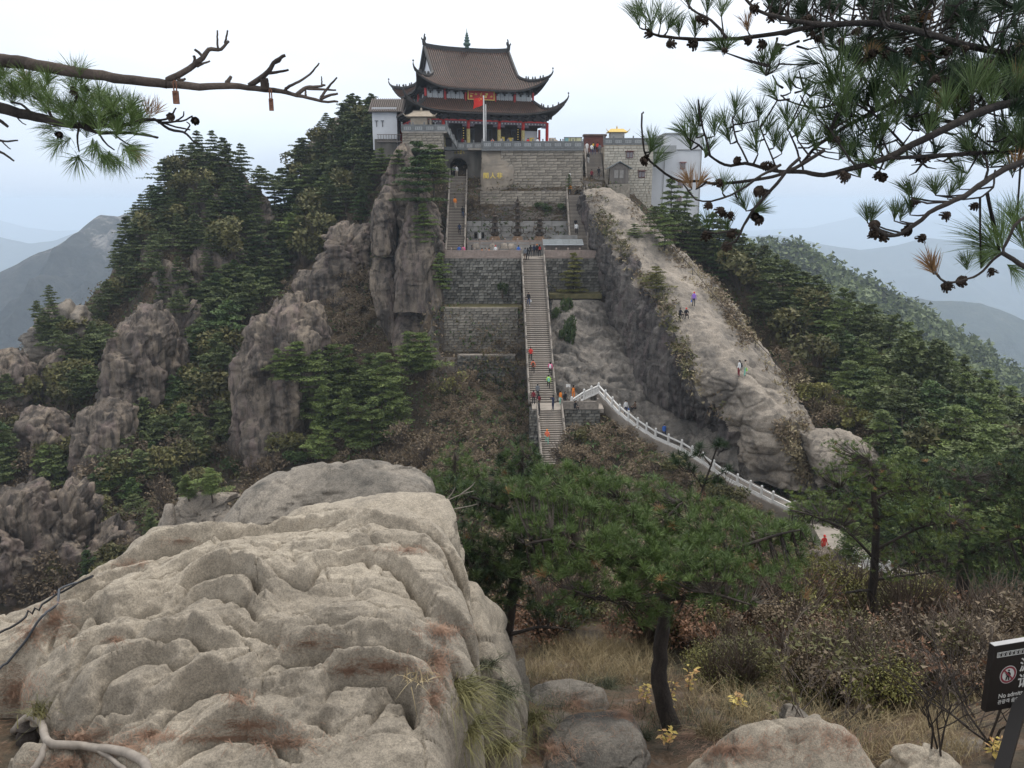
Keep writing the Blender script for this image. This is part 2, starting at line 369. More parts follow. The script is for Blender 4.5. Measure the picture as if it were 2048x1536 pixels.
ad = t_.nodes.new('ShaderNodeMath'); ad.operation = 'MULTIPLY_ADD'; ad.inputs[1].default_value = .35; t_.links.new(n1.outputs[0], ad.inputs[0]); t_.links.new(sp_.outputs[2], ad.inputs[2])
rk = ramp(t_, ad.outputs[0], [(.50, 1.), (.62, 0.)])
n3 = noise_node(t_, .5, 6, (1, 1, .25), rough=.7)
cr_ = ramp(t_, n3.outputs[0], [(.35, (.09, .08, .075)), (.65, (.25, .215, .18))])
t_.links.new(mix(t_, rk, c1, cr_), b_.inputs['Base Color']); b_.inputs['Roughness'].default_value = .95
bump(t_, b_, n2.outputs[0], 1., .5)
ter = obj('mountain_slope', mesh_np('mountain_slope', Vt, gridF(len(gy), len(gx)), [mt], smooth=True)); ter['kind'] = 'structure'
BV_T = BVHTree.FromPolygons(Vt.tolist(), gridF(len(gy), len(gx)).tolist())
def hit(px, py, bv=None):
    d = P(px, py, 10).normalized(); h = (bv or BV_T).ray_cast(Vector((0, 0, 0)) + d * 15, d, 400); return h[0]

# ---------------------------------------------------------------- far mountains
def range_mesh(name, crest, mat, back=1.2, front=2.2, amp=.06, seed=0, nx=260, ny=70, foot=None):
    """a mountain range from its crest line (photo x, y, distance): slopes fall away to both sides, with gullies"""
    C = [P(*c) for c in crest]; xs = np.array([c.x for c in C]); ys = np.array([c.y for c in C]); zs = np.array([c.z for c in C])
    u = np.linspace(xs[0], xs[-1], nx); cy = np.interp(u, xs, ys); cz = np.interp(u, xs, zs)
    D = cy.mean(); base = foot if foot is not None else zs.min() - D * .12
    v = np.concatenate([np.linspace(-1, 0, ny), np.linspace(0, 1, ny // 2)[1:]])
    UX, VV = np.meshgrid(u, v); CY = np.broadcast_to(cy, UX.shape); CZ = np.broadcast_to(cz, UX.shape)
    H = CZ - base
    run = np.where(VV < 0, front, back) * H
    yy = CY + VV * run; zz = CZ - H * np.abs(VV) ** .85
    p = np.stack([UX.ravel() / D * 9, yy.ravel() / D * 9, zz.ravel() * 0], 1)
    g = fbm(p, 5, seed, .55, ridged=True).reshape(UX.shape); g2 = fbm(p * 6, 3, seed + 5).reshape(UX.shape)
    zz = zz + H * amp * (g * np.minimum(1, np.abs(VV) * 4 + .015)) + H * amp * .18 * g2 * np.minimum(1, np.abs(VV) * 4 + .25)
    V = np.stack([UX.ravel(), yy.ravel(), zz.ravel()], 1)
    o = obj(name, mesh_np(name, V, gridF(len(v), nx), [mat], smooth=True)); o['kind'] = 'structure'; return o
mh, t_, b_ = new_mat('far_forest_hill'); n1 = noise_node(t_, .012, 8, rough=.75); n2 = noise_node(t_, .1, 6, rough=.8)
c_ = ramp(t_, n1.outputs[0], [(.35, (.018, .028, .012)), (.6, (.045, .052, .024)), (.74, (.10, .085, .05))])
c_ = mix(t_, .7, c_, ramp(t_, n2.outputs[0], [(.35, (.4, .4, .4)), (.65, (1.4, 1.4, 1.4))]), 'MULTIPLY'); t_.links.new(c_, b_.inputs['Base Color']); b_.inputs['Roughness'].default_value = 1
bump(t_, b_, n2.outputs[0], 1., 6)
mr_, t_, b_ = new_mat('far_rocky_mountain'); n1 = noise_node(t_, .008, 9, (1, 1, .5), rough=.72); n2 = noise_node(t_, .05, 7, rough=.8)
c_ = ramp(t_, n1.outputs[0], [(.40, (.03, .032, .026)), (.57, (.055, .055, .045)), (.62, (.22, .20, .18)), (.70, (.38, .35, .32))])
c_ = mix(t_, .8, c_, ramp(t_, n2.outputs[0], [(.35, (.4, .4, .4)), (.65, (1.5, 1.5, 1.5))]), 'MULTIPLY'); t_.links.new(c_, b_.inputs['Base Color']); b_.inputs['Roughness'].default_value = 1
bump(t_, b_, n2.outputs[0], 1., 10)
range_mesh('far_rocky_mountain', [(-300,760,1300),(-120,660,1300),(0,545,1326),(60,515,1339),(110,495,1352),(150,470,1365),(180,445,1378),(200,432,1391),(235,435,1404),(262,424,1417),(330,400,1443),(420,420,1469),(560,470,1495),(700,500,1495)], mr_, amp=.10, seed=3, foot=-429)
range_mesh('near_left_spur', [(-300,760,1120),(-100,700,1120),(0,690,1120),(40,686,1120),(75,680,1130),(140,665,1140),(220,660,1160),(330,690,1180)], mh, amp=.1, seed=13, foot=-380)
range_mesh('far_left_hills', [(-500,470,5200),(-100,470,5200),(0,474,5200),(60,488,5200),(110,482,5300),(150,466,5400),(200,468,5400),(300,470,5400),(600,480,5400),(900,470,5400)], mh, amp=.07, seed=21, foot=-1240)
range_mesh('far_left_skyline', [(-700,430,10400),(-150,436,10400),(0,440,10400),(50,455,10400),(110,462,10400),(200,458,10400),(500,462,10400),(1000,470,10400)], mh, amp=.05, seed=25, foot=-2000)
range_mesh('right_forest_ridge', [(1250,520,520),(1400,508,520),(1480,492,533),(1530,484,545),(1590,486,545),(1640,512,533),(1700,545,520),(1760,572,508),(1830,610,496),(1900,655,483),(1960,690,471),(2048,760,458),(2150,830,446),(2350,900,434)], mh, amp=.10, seed=31, nx=420, ny=110, foot=-235)
range_mesh('right_middle_hills', [(1500,560,2200),(1700,560,2200),(1800,590,2200),(1870,602,2200),(1960,606,2180),(2010,625,2160),(2048,640,2140),(2200,690,2100),(2500,720,2100)], mh, amp=.08, seed=37, foot=-840)
range_mesh('right_far_hills', [(1200,490,5000),(1480,475,5000),(1560,470,5000),(1640,488,5100),(1720,500,5200),(1790,492,5200),(1850,476,5200),(1920,482,5200),(2048,500,5100),(2300,480,5000),(2700,500,5000)], mh, amp=.06, seed=41, foot=-1280)
range_mesh('right_skyline', [(1000,480,11200),(1300,470,11200),(1500,462,11200),(1620,455,11200),(1720,432,11200),(1780,428,11200),(1850,440,11200),(1930,436,11200),(2048,428,11200),(2400,440,11200),(2900,450,11200)], mh, amp=.05, seed=45, foot=-2000)
fr_ = bpy.data.objects['right_forest_ridge'].data; g_ = np.random.default_rng(3); vv = np.empty(len(fr_.vertices) * 3, np.float32); fr_.vertices.foreach_get('co', vv); vv = vv.reshape(-1, 3)
_px, _py = px_np(vv); vv = vv[(_px > 1380) & (_px < 2150) & (_py < 1000)]; vv = vv[g_.integers(0, len(vv), 9000)] + g_.normal(size=(9000, 3)) * np.array([2, 2, 0]); _s = g_.uniform(.6, 1.5, (9000, 1, 1))
cc = vv[:, None, :] + g_.normal(size=(9000, 9, 3)) * np.array([1.3, 1.3, 1.5]) * _s + np.array([0, 0, 1.6]); FAR_TREES = cc.reshape(-1, 3)
gp = obj('valley_floor', mesh_np('valley_floor', np.array([(-22000, -3000, -2010), (22000, -3000, -2010), (22000, 22000, -2010), (-22000, 22000, -2010)]), np.array([(0, 1, 2, 3)]), [mh])); gp['kind'] = 'structure'

# ---------------------------------------------------------------- haze: a closed box of thin air round everything
hz = MB(); hz.box((0, 6300, -991), (46000, 15600, 2048))
mz = bpy.data.materials.new('haze'); mz.use_nodes = True; t_ = mz.node_tree; t_.nodes.clear()
pv = t_.nodes.new('ShaderNodeVolumePrincipled'); pv.inputs['Color'].default_value = (.74, .86, 1, 1); pv.inputs['Density'].default_value = .00021; pv.inputs['Anisotropy'].default_value = .0
ou = t_.nodes.new('ShaderNodeOutputMaterial'); t_.links.new(pv.outputs[0], ou.inputs['Volume'])
ho = hz.build('haze', mz); ho['kind'] = 'stuff'

# ---------------------------------------------------------------- the bare granite ridge right of the stair
def cr_spline(Pt, n):
    """Catmull-Rom resample of an array (k,3) or (k,m,3) along axis 0"""
    Pt = np.asarray(Pt, float); k = len(Pt); t = np.linspace(0, k - 1, n); i = np.minimum(t.astype(int), k - 2); f = (t - i).reshape((-1,) + (1,) * (Pt.ndim - 1))
    a = Pt[np.maximum(i - 1, 0)]; b = Pt[i]; c = Pt[i + 1]; d = Pt[np.minimum(i + 2, k - 1)]
    return .5 * ((2 * b) + (-a + c) * f + (2 * a - 5 * b + 4 * c - d) * f ** 2 + (-a + 3 * b - 3 * c + d) * f ** 3)
ST = [
 [(1178,450,123),(1172,420,122.5),(1166,392,123),(1192,375,124),(1240,395,125),(1268,450,127),(1290,520,130)],
 [(1195,515,118.5),(1190,465,117),(1196,415,117.5),(1240,404,118.5),(1290,432,119.5),(1330,480,121),(1360,560,124)],
 [(1208,585,113),(1210,530,110.5),(1226,470,109.5),(1290,468,110),(1345,492,112),(1385,540,113),(1420,620,117)],
 [(1228,655,106),(1250,600,102.5),(1292,552,100.5),(1345,545,102),(1415,562,105),(1455,610,106),(1490,700,110)],
 [(1255,715,98.5),(1290,665,95),(1338,618,92.5),(1400,615,93.5),(1472,640,97),(1510,690,99),(1550,780,102)],
 [(1278,778,92),(1318,735,89),(1360,688,86.5),(1440,680,87),(1528,708,91),(1575,770,92),(1610,860,94)],
 [(1322,815,88),(1360,790,85),(1408,760,81.5),(1480,752,80.5),(1575,782,85),(1615,840,86),(1650,900,88)],
 [(1420,862,85),(1430,848,82.8),(1450,825,80.5),(1530,828,78.5),(1602,860,80.5),(1640,900,82),(1680,960,84)],
 [(1455,935,81.5),(1470,912,80.4),(1488,888,79.4),(1550,905,77.4),(1615,925,78.6),(1650,960,80),(1680,1000,81)],
 [(1490,978,79),(1500,970,78.6),(1515,962,78),(1560,975,77),(1605,985,77),(1625,995,77.4),(1650,1010,78)]]
G = np.array([[tuple(P(*p)) for p in r] for r in ST])
G = cr_spline(G, 330); G = np.swapaxes(cr_spline(np.swapaxes(G, 0, 1), 190), 0, 1)
n_, m_ = G.shape[:2]; V = G.reshape(-1, 3)
du = np.gradient(G, axis=0); dv = np.gradient(G, axis=1); N = np.cross(du, dv).reshape(-1, 3); N /= np.linalg.norm(N, axis=1, keepdims=True) + 1e-9
N *= np.sign((N[:, 2].mean()))
u_ = np.repeat(np.linspace(0, 1, n_), m_); v_ = np.tile(np.linspace(0, 1, m_), n_)
face = sstep(.0, -.07, v_ - .335 - .055 * fbm(V * .3, 3, 19) - .04 * fbm(V * 1.1, 2, 20))
flute = fbm(V * np.array([1.0, .9, .10]), 4, 5, .6, ridged=True)
w_, _id = worley(V * np.array([.22, .22, .10]) + .15 * np.stack([fbm(V * .4, 2, 61), fbm(V * .4, 2, 62), fbm(V * .4, 2, 63)], 1), 3); crk = -np.exp(-(w_ / .07) ** 2); _w3, _i3, _t3 = worley_facets(V * np.array([.42, .42, .16]) + .1 * np.stack([fbm(V * .5, 2, 64), fbm(V * .5, 2, 65), fbm(V * .5, 2, 66)], 1), 8); _w4, _i4, _t4 = worley_facets(V * .30 + .2 * np.stack([fbm(V * .4, 2, 67), fbm(V * .4, 2, 68), fbm(V * .4, 2, 69)], 1), 12)
plain = fbm(V * .22, 5, 8) * .8 + fbm(V * np.array([.5, .5, 1.2]), 4, 12, ridged=True) * .3
_w5, _i5, _t5 = worley_facets(V * np.array([1.2, 1.2, .6]) + .12 * np.stack([fbm(V, 2, 64), fbm(V, 2, 65), fbm(V, 2, 66)], 1), 18)
low = (.08 + .28 * face) * _t5 - (.05 + .08 * face) * np.exp(-(_w5 / .08) ** 2) + sstep(.62, .8, u_) * fbm(V * .30, 3, 33, ridged=True) * .6
disp = face * (.42 * flute + .3 * plain + .35 * crk + .9 * _t3 + .35 * _i3) + (1 - face) * (plain * .5 + .06 * flute + (.45 * _t4 + .18 * _i4 - .3 * np.exp(-(_w4 / .05) ** 2)) * (.15 + .8 * sstep(.45, .75, u_))) + low
edge = np.minimum(1, np.minimum(v_, 1 - v_) * 12)
V2 = V + N * (disp * edge)[:, None]
Fq = gridF(n_, m_); fc = face[Fq].mean(1)
o = obj('granite_ridge', mesh_np('granite_ridge', V2, Fq, [M_gran, M_dark], midx=(fc > .5).astype(int), smooth=True)); o['kind'] = 'structure'
RIDGE_V, RIDGE_F = V2, Fq
BV_R = BVHTree.FromPolygons(V2.tolist(), Fq.tolist())

M_slab = rock_mat('weathered_slab', (.33, .29, .25), (.20, .18, .158), (.075, .07, .066), scale=1., streak=.5, lichen=.85, bmp=1., bd=.3, stain=.35)
# slabs of bare rock between the stair and the ridge
def slab(name, rows, mat, amp=.35, n=120, m=110, sc=.3, seed=0):
    G = np.array([[tuple(P(*p)) for p in r] for r in rows]); G = cr_spline(G, n); G = np.swapaxes(cr_spline(np.swapaxes(G, 0, 1), m), 0, 1)
    V = G.reshape(-1, 3); r = np.repeat(np.linspace(0, 1, n), m); c = np.tile(np.linspace(0, 1, m), n)
    e_ = np.minimum(1, np.minimum.reduce([c, 1 - c, r, 1 - r]) * 8)
    d = fbm(V * np.array([sc, sc, sc * 2.5]), 5, seed, .55, ridged=True) * amp + fbm(V * .9, 3, seed + 3) * amp * .4; _a, _b2, _c = worley_facets(V * np.array([.35, .35, .9]) + V[:, [1, 2, 0]] * .12, seed); d = d * .6 + amp * (1.0 * _c + .4 * _b2 - .5 * np.exp(-(_a / .05) ** 2))
    V = V + np.stack([0 * d, -d * .45 * e_, d * .8 * e_], 1)
    o = obj(name, mesh_np(name, V, gridF(n, m), [mat], smooth=True)); o['kind'] = 'structure'; return V, gridF(n, m)
SLAB1 = slab('rock_slab', [
 [(1105,600,107.5),(1150,600,107.5),(1190,600,109),(1225,610,110)],
 [(1100,660,103),(1150,660,102.5),(1200,655,103),(1250,665,104)],
 [(1095,720,97.5),(1150,715,97.5),(1210,705,98.5),(1280,720,98)],
 [(1095,770,93.5),(1160,762,93.8),(1230,760,94),(1300,775,92)],
 [(1100,812,91),(1170,800,91.5),(1250,800,90.5),(1330,815,88)],
 [(1110,850,90.6),(1190,845,90.6),(1270,840,88.5),(1400,850,85)]], M_slab, seed=51, amp=.55)
SLAB2 = slab('lower_rock_slab', [
 [(1215,798,91.5),(1300,806,89.5),(1360,818,87.6),(1440,850,84)],
 [(1235,828,89.5),(1320,842,87),(1400,860,84),(1470,890,80)],
 [(1262,858,87.4),(1340,880,84.6),(1420,915,80.8),(1480,945,77.5)],
 [(1330,888,84.6),(1400,918,82),(1450,942,80),(1510,972,78)]], M_slab, seed=57, amp=.4, n=80, m=80, sc=.45)
# ---------------------------------------------------------------- walls, stairs, terraces
M_block = simple('pale_block_stone', (.36, .315, .255), .9, .4, 2.2, bmp=.4, rnd=.22, col2=(.20, .175, .145))
M_rubble = simple('dark_rubble_stone', (.21, .20, .175), .95, .4, .8, bmp=.5, rnd=.5, col2=(.075, .072, .066))
M_mort = simple('dark_mortar', (.10, .09, .08), .95, .3, 2)
M_mort2 = simple('black_joint', (.045, .043, .04), .95, .3, 2)
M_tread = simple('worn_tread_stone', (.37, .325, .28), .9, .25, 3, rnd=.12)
M_riser = simple('shade_toned_riser_stone', (.14, .122, .105), .95, .3, 4, rnd=.15)  # shadow on the risers put into the stone colour, darker than the treads
M_rail = simple('weathered_rail_stone', (.33, .29, .25), .9, .4, 3, rnd=.12)
M_pink = simple('pinkish_sandstone', (.36, .285, .245), .9, .25, 3, rnd=.1)
M_grey = simple('grey_carved_stone', (.20, .205, .205), .85, .3, 4, rnd=.1)
M_greyl = simple('pale_carved_panel', (.38, .385, .38), .85, .3, 9, rnd=.1)
M_white = simple('white_marble', (.72, .71, .69), .6, .12, 2, rnd=.05)
M_floor = simple('terrace_paving', (.33, .29, .25), .9, .3, 1.2)
M_plast = simple('grey_plaster_slab', (.36, .345, .325), .9, .3, .9, rnd=.06, col2=(.22, .21, .2))
M_stain = simple('stained_dark_wall', (.16, .145, .125), .95, .5, .6, stretch=(1, 1, .25), col2=(.06, .056, .052))
M_wood = simple('grey_weathered_wood', (.20, .175, .155), .85, .35, 5, stretch=(4, 4, .4), rnd=.15)
M_black = simple('dark_interior', (.012, .012, .012), .9)
M_tin = simple('grey_tin_sheet', (.17, .19, .20), .5, .25, 2, rnd=.08)
M_tinl = simple('pale_tin_edge', (.55, .58, .6), .5, .15, 2)

def flight(label, A, B, width, n, side_post=2.4, rails=(1, 1), cat='staircase', nose=.05):
    """stone steps from the foot A up to the head B with stone rails; every step is a part"""
    A = Vector(A); B = Vector(B); d = Vector((B.x - A.x, B.y - A.y, 0)); L = d.length; d.normalize(); s = Vector((d.y, -d.x, 0))
    rt = empty('stone_staircase', A, 0); tag(rt, label, cat)
    rise = (B.z - A.z) / n; run = L / n; ang = math.atan2(s.y, s.x)
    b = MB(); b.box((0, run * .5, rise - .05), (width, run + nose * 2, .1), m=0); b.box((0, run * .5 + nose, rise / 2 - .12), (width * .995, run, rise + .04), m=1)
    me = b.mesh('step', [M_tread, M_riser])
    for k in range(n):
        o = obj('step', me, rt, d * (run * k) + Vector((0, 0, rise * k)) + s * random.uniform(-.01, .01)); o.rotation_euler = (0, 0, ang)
    for si in (-1, 1):
        if not rails[(si + 1) // 2]: continue
        q = s * si * (width / 2 + .12); w = MB(); a0 = q + Vector((0, 0, .22)); b0 = B - A + q + Vector((0, 0, .22))
        w.bar(a0 - Vector((0, 0, .25)), b0 - Vector((0, 0, .25)), .24, .55); w.build('string_wall', M_rail, rt)
        w = MB(); w.bar(a0 + Vector((0, 0, .5)), b0 + Vector((0, 0, .5)), .17, .14); w.build('handrail', M_rail, rt)
        w = MB(); w.bar(a0 + Vector((0, 0, .22)), b0 + Vector((0, 0, .22)), .08, .36); w.build('rail_panel', M_rail, rt)
        npst = max(2, int((B - A).length / side_post)); pm = MB(); pm.box((0, 0, .32), (.2, .2, .95)); pm.lathe((0, 0, .8), [(.06, 0), (.11, .05), (.09, .13), (.02, .17)], 6); pme = pm.mesh('post', M_rail)
        for k in range(npst + 1): obj('post', pme, rt, a0.lerp(b0, k / npst))
    return rt
def balustrade(label, pts, mats, sp=1.8, h=1.05, post=.2, inset=True, open_=False, name='stone_balustrade', cap='knob', group=None):
    """posts, rails and panels along a world polyline; each post and panel a part"""
    pts = [Vector(p) for p in pts]; rt = empty(name, pts[0]); tag(rt, label, 'balustrade', group); mp_, mpan = mats
    pm = MB(); pm.box((0, 0, h * .55), (post, post, h * 1.1))
    if cap == 'knob': pm.lathe((0, 0, h * 1.1), [(post * .3, 0), (post * .62, .05), (post * .6, .17), (post * .2, .24)], 8)
    else: pm.box((0, 0, h * 1.13), (post * 1.25, post * 1.25, .07)); pm.lathe((0, 0, h * 1.16), [(post * .35, 0), (post * .5, .06), (post * .45, .16), (post * .1, .2)], 8)
    pme = pm.mesh('post', mp_); base = pts[0]
    for i in range(len(pts) - 1):
        a, b = pts[i], pts[i + 1]; L = (b - a).length; n = max(1, round(L / sp)); dh = Vector((b.x - a.x, b.y - a.y, 0)).normalized()
        for k in range(n):
            p = a.lerp(b, k / n) - base; q = a.lerp(b, (k + 1) / n) - base
            o = obj('post', pme, rt, p); o.rotation_euler = (0, 0, math.atan2(dh.y, dh.x))
            p2 = p + dh * post * .5; q2 = q - dh * post * .5; z = Vector((0, 0, 1)); dz = (q - p) / max(1e-6, (q - p).length)
            w = MB(); w.bar(p2 + z * h * .92, q2 + z * h * .92, post * .8, h * .13); w.bar(p2 + z * h * .06, q2 + z * h * .06, post * 1.0, h * .14); w.build('rail', mp_, rt)
            w = MB()
            if open_ == 2: w.bar(p2 + z * h * .22, q2 + z * h * .22, post * .7, h * .22); w.build('panel', mp_, rt)
            elif open_:
                w.bar(p2 + z * h * .62, q2 + z * h * .62, post * .4, h * .08)
                for t in (.25, .5, .75): c = p2.lerp(q2, t); w.bar(c + z * h * .1, c + z * h * .88, .12, post * .5, up=dh)
                w.build('panel', mp_, rt)
            else:
                w.bar(p2 + z * h * .50, q2 + z * h * .50, post * .45, h * .74, m=0)
                if inset:
                    nrm = Vector((dh.y, -dh.x, 0)) * (post * .24)
                    a2 = p2.lerp(q2, .14); b2 = p2.lerp(q2, .86); w.bar(a2 + z * h * .48 + nrm, b2 + z * h * .48 + nrm, .04, h * .44, m=1)
                    for t in (.3, .5, .7):
                        c = p2.lerp(q2, t) + nrm * 1.25; w.bar(c + z * h * .32, c + z * h * .64, .03, .1, m=0, up=dh)
                w.build('panel', [mp_, mpan], rt)
    obj('post', pme, rt, pts[-1] - base)
    return rt
def bwall(label, A, B, z0, z1, bw, bh, mat, mort, thick=1.2, limit=300, jit=.04, cap=None, as_obj=True, cat='wall', hole=None, name='retaining_wall', rough=.0):
    """a masonry wall from A to B (plan points, facing the viewer): coursed blocks proud of a recessed backing"""
    A = Vector((A[0], A[1], 0)); B = Vector((B[0], B[1], 0)); d = B - A; L = d.length; d.normalize(); nrm = Vector((d.y, -d.x, 0))
    rt = empty(name, (A.x, A.y, z0)); tag(rt, label, cat)
    w = MB(); c = d * L / 2 - nrm * (thick / 2 + .06) + Vector((0, 0, (z1 - z0) / 2)); w.box(c, (L, thick, z1 - z0), math.atan2(d.y, d.x)); w.build('wall_core', mort, rt)
    rows = max(1, round((z1 - z0) / bh)); hh = (z1 - z0) / rows; blocks = []
    for r in range(rows):
        x = -random.uniform(0, bw)
        while x < L:
            ww = bw * random.uniform(.6, 1.4); xa = max(0, x); xb = min(L, x + ww)
            if xb - xa > .12 and not (hole and hole(A.x + d.x * (xa + xb) / 2, z0 + (r + .5) * hh)): blocks.append((xa, xb, r))
            x += ww
    meshes = []
    for k in range(6):
        m = MB(); ch = .04
        V = []
        for y, s in ((.0, 1.), (-.14, 1.), (-.19, .88)):
            for x, z in ((-.5, -.5), (.5, -.5), (.5, .5), (-.5, .5)): V.append((x * s + random.uniform(-.03, .03) * rough, y + random.uniform(-.05, .05) * rough, z * s + random.uniform(-.06, .06) * rough))
        m.add(V, [(0, 1, 5, 4), (1, 2, 6, 5), (2, 3, 7, 6), (3, 0, 4, 7), (4, 5, 9, 8), (5, 6, 10, 9), (6, 7, 11, 10), (7, 4, 8, 11), (8, 9, 10, 11)])
        meshes.append(m.mesh('block', mat))
    order = list(range(len(blocks))); random.shuffle(order); ang = math.atan2(d.y, d.x); rest = MB()
    for n_i, i in enumerate(order):
        xa, xb, r = blocks[i]; loc = d * ((xa + xb) / 2) + nrm * random.uniform(-jit, jit) + Vector((0, 0, (r + .5) * hh)); sc = (xb - xa - .035, 1, hh - .03)
        if as_obj and n_i < limit:
            o = obj('block', meshes[n_i % 6], rt, loc); o.scale = sc; o.rotation_euler = (0, 0, ang)
        else:
            R = Matrix.Rotation(ang, 3, 'Z'); me = meshes[n_i % 6]
            rest.add([R @ Vector((v.co.x * sc[0], v.co.y, v.co.z * sc[2])) + loc for v in me.vertices], [tuple(p.vertices) for p in me.polygons])
    if rest.V: o = rest.build('stones', mat, rt); o['kind'] = 'stuff'
    if cap:
        m = MB(); m.box(d * L / 2 + Vector((0, 0, z1 - z0 + .09)) - nrm * .3, (L + .1, .9, .18), ang); m.build('coping', cap, rt)
    return rt
def sbox(name, c, size, mat, rz=0.):
    m = MB(); m.box((0, 0, 0), size, rz); o = m.build(name, mat, None, loc=c); o['kind'] = 'structure'; return o

ZT = ZW(517, 112.3)                                        # middle terrace level
def X(px, py, Y): return P(px, py, Y).x
# main stair
SA = P(1085, 805, 90.6); SB = Vector((X(1066, 517, 112.3), 112.3, ZT))
flight('long steep grey stone stair climbing from the small landing to the middle terrace', SA, SB, 2.85, 74)
LZ = SA.z
# landing and lower flight
m = MB(); m.box((0, 0, 0), (3.4, 3.1, .5)); o = m.build('landing', M_floor, None, loc=(X(1093, 820, 89.2), 89.1, LZ - .25)); o['kind'] = 'structure'
m = MB(); m.box((0, 0, 0), (5.2, 2.9, .5)); o = m.build('landing', M_floor, None, loc=(X(1160, 812, 89.2), 89.2, LZ - .252)); o['kind'] = 'structure'
LB = Vector((X(1099, 836, 87.5), 87.5, LZ)); LA = P(1110, 935, 81.2)
flight('short lower stone flight dropping from the landing into the brown shrubs', LA, LB, 2.55, 26)
xl = X(1123, 836, 87.5); xr = X(1195, 836, 87.5)
bwall('dark rubble wall under the small landing beside the lower flight', (xl + .1, 87.55), (xr + .3, 87.55), LZ - 3.6, LZ - .12, .6, .36, M_rubble, M_mort2, thick=1.6, rough=1)
balustrade('grey stone balustrade with solid panels edging the small landing', [(xl, 87.6, LZ), (xr, 87.6, LZ)], (M_rail, M_rail), sp=1.75, h=.95, inset=False)
m = MB(); wl = X(1062, 836, 87.5)
bwall('dark stone wall left of the lower flight beneath the landing', (wl - .2, 87.5), (X(1080, 836, 87.5), 87.5), LZ - 4, LZ - .12, .5, .36, M_rubble, M_mort2, thick=1.6, as_obj=True, rough=1)
# grey terrace walls
xL = X(884, 515, 113.2); xA = SB.x - 1.6; xB = SB.x + 1.6; xR = X(1206, 505, 113.2)
zb = ZW(600, 112.4)
bwall('broad dark rubble retaining wall left of the stair head', (xL, 113.0), (xA, 113.0), zb - .6, ZT - .02, .62, .40, M_rubble, M_mort2, rough=1.2, limit=300, cap=M_pink)
bwall('dark rubble retaining wall right of the stair head behind the yellow-green pine', (xB, 113.0), (xR, 113.0), zb - .6, ZT - .02, .62, .40, M_rubble, M_mort2, rough=1.2, limit=300, cap=M_pink)
sbox('middle_terrace', ((xL + xR) / 2, 120.2, ZT - .27), (xR - xL, 14.2, .5), M_floor)
balustrade('pinkish stone balustrade along the middle terrace left of the stair head', [(xL - .3, 112.9, ZT + .17), (xA, 112.9, ZT + .17)], (M_pink, M_pink), sp=1.6, h=.95, inset=False)
balustrade('pinkish stone balustrade along the middle terrace right of the stair head', [(xB, 112.9, ZT + .17), (xR, 112.9, ZT + .17)], (M_pink, M_pink), sp=1.6, h=.95, inset=False)
# grass terraces and the walls below
sbox('grass_bank', ((xL + xA) / 2, 111.2, zb - .9), (xA - xL, 3.8, .6), simple('dry_grass_bank', (.17, .145, .07), .95, .5, 2, col2=(.09, .085, .04)))
z2t = ZW(617, 109.2); z2b = ZW(705, 109.0)
bwall('pale stained stone wall below the grass strip left of the stair', (X(888, 650, 109.3), 109.3), (X(1036, 650, 109.3), 109.3), z2b, z2t, .75, .38, simple('stained_pale_stone', (.31, .28, .235), .95, .4, .7, rnd=.3, col2=(.12, .11, .095), bmp=.4), M_mort, rough=.8, cap=M_block)
z3t = ZW(712, 106); z3b = ZW(770, 106)
bwall('low mossy stone wall under the pale wall above the shrubs', (X(915, 735, 106), 106), (X(1030, 735, 106), 106), z3b - 1.5, z3t, .7, .4, M_rubble, M_mort2, rough=1, cap=M_rail)
bwall('short rubble wall across the slope right of the stair', (X(1100, 610, 109.5), 109.5), (X(1202, 600, 109.5), 109.5), ZW(622, 109.5) - .5, ZW(600, 109.5), .55, .33, M_rubble, M_mort2, rough=1)
sbox('grass_bank', (X(1150, 590, 111), 111.3, ZW(585, 111.3) - .35), (7.2, 3.4, .6), MATS['dry_grass_bank'] if 'dry_grass_bank' in MATS else M_floor)
bwall('little dark wall stepping across the rock slab behind the cypresses', (X(1104, 668, 103.6), 103.6), (X(1200, 664, 103.6), 103.6), ZW(682, 103.6) - .5, ZW(660, 103.6), .55, .3, M_rubble, M_mort2, rough=1, cap=M_rail)
bwall('lowest little wall on the rock slab right of the stair', (X(1108, 726, 98.2), 98.2), (X(1160, 722, 98.2), 98.2), ZW(742, 98.2) - .5, ZW(719, 98.2), .5, .3, M_rubble, M_mort2, rough=1, cap=M_rail)
# raised platform with the burners
PZt = ZW(482, 121.5)
sbox('burner_platform', (X(1026, 482, 121), 121.2, (PZt + ZT) / 2 - .02), (X(1112, 482, 121) - X(932, 482, 121), 5.4, PZt - ZT), M_plast)
balustrade('low pale rail along the front of the burner platform', [(X(935, 490, 118.5), 118.55, PZt - .35), (X(1085, 490, 118.5), 118.55, PZt - .35)], (M_pink, M_pink), sp=1.7, h=.6, inset=False)
bwall('grey slab wall behind the three incense burners', (X(933, 460, 124), 124), (X(1141, 460, 124), 124), ZT, ZW(442, 124), 1.7, .75, M_plast, M_mort, rough=.1, jit=.008)
m = MB(); z0 = PZt; 
for a, b_ in ((948, 955), (957, 963), (963, 968)):
    m.box((X((a + b_) / 2, 475, 123.7), 123.74, PZt + .75), (.45, .06, .9), m=0 if a != 957 else 1)
o = m.build('notice_board', [M_black, M_white]); tag(o, 'dark and white notice boards on the slab wall left of the burners', 'notice board')
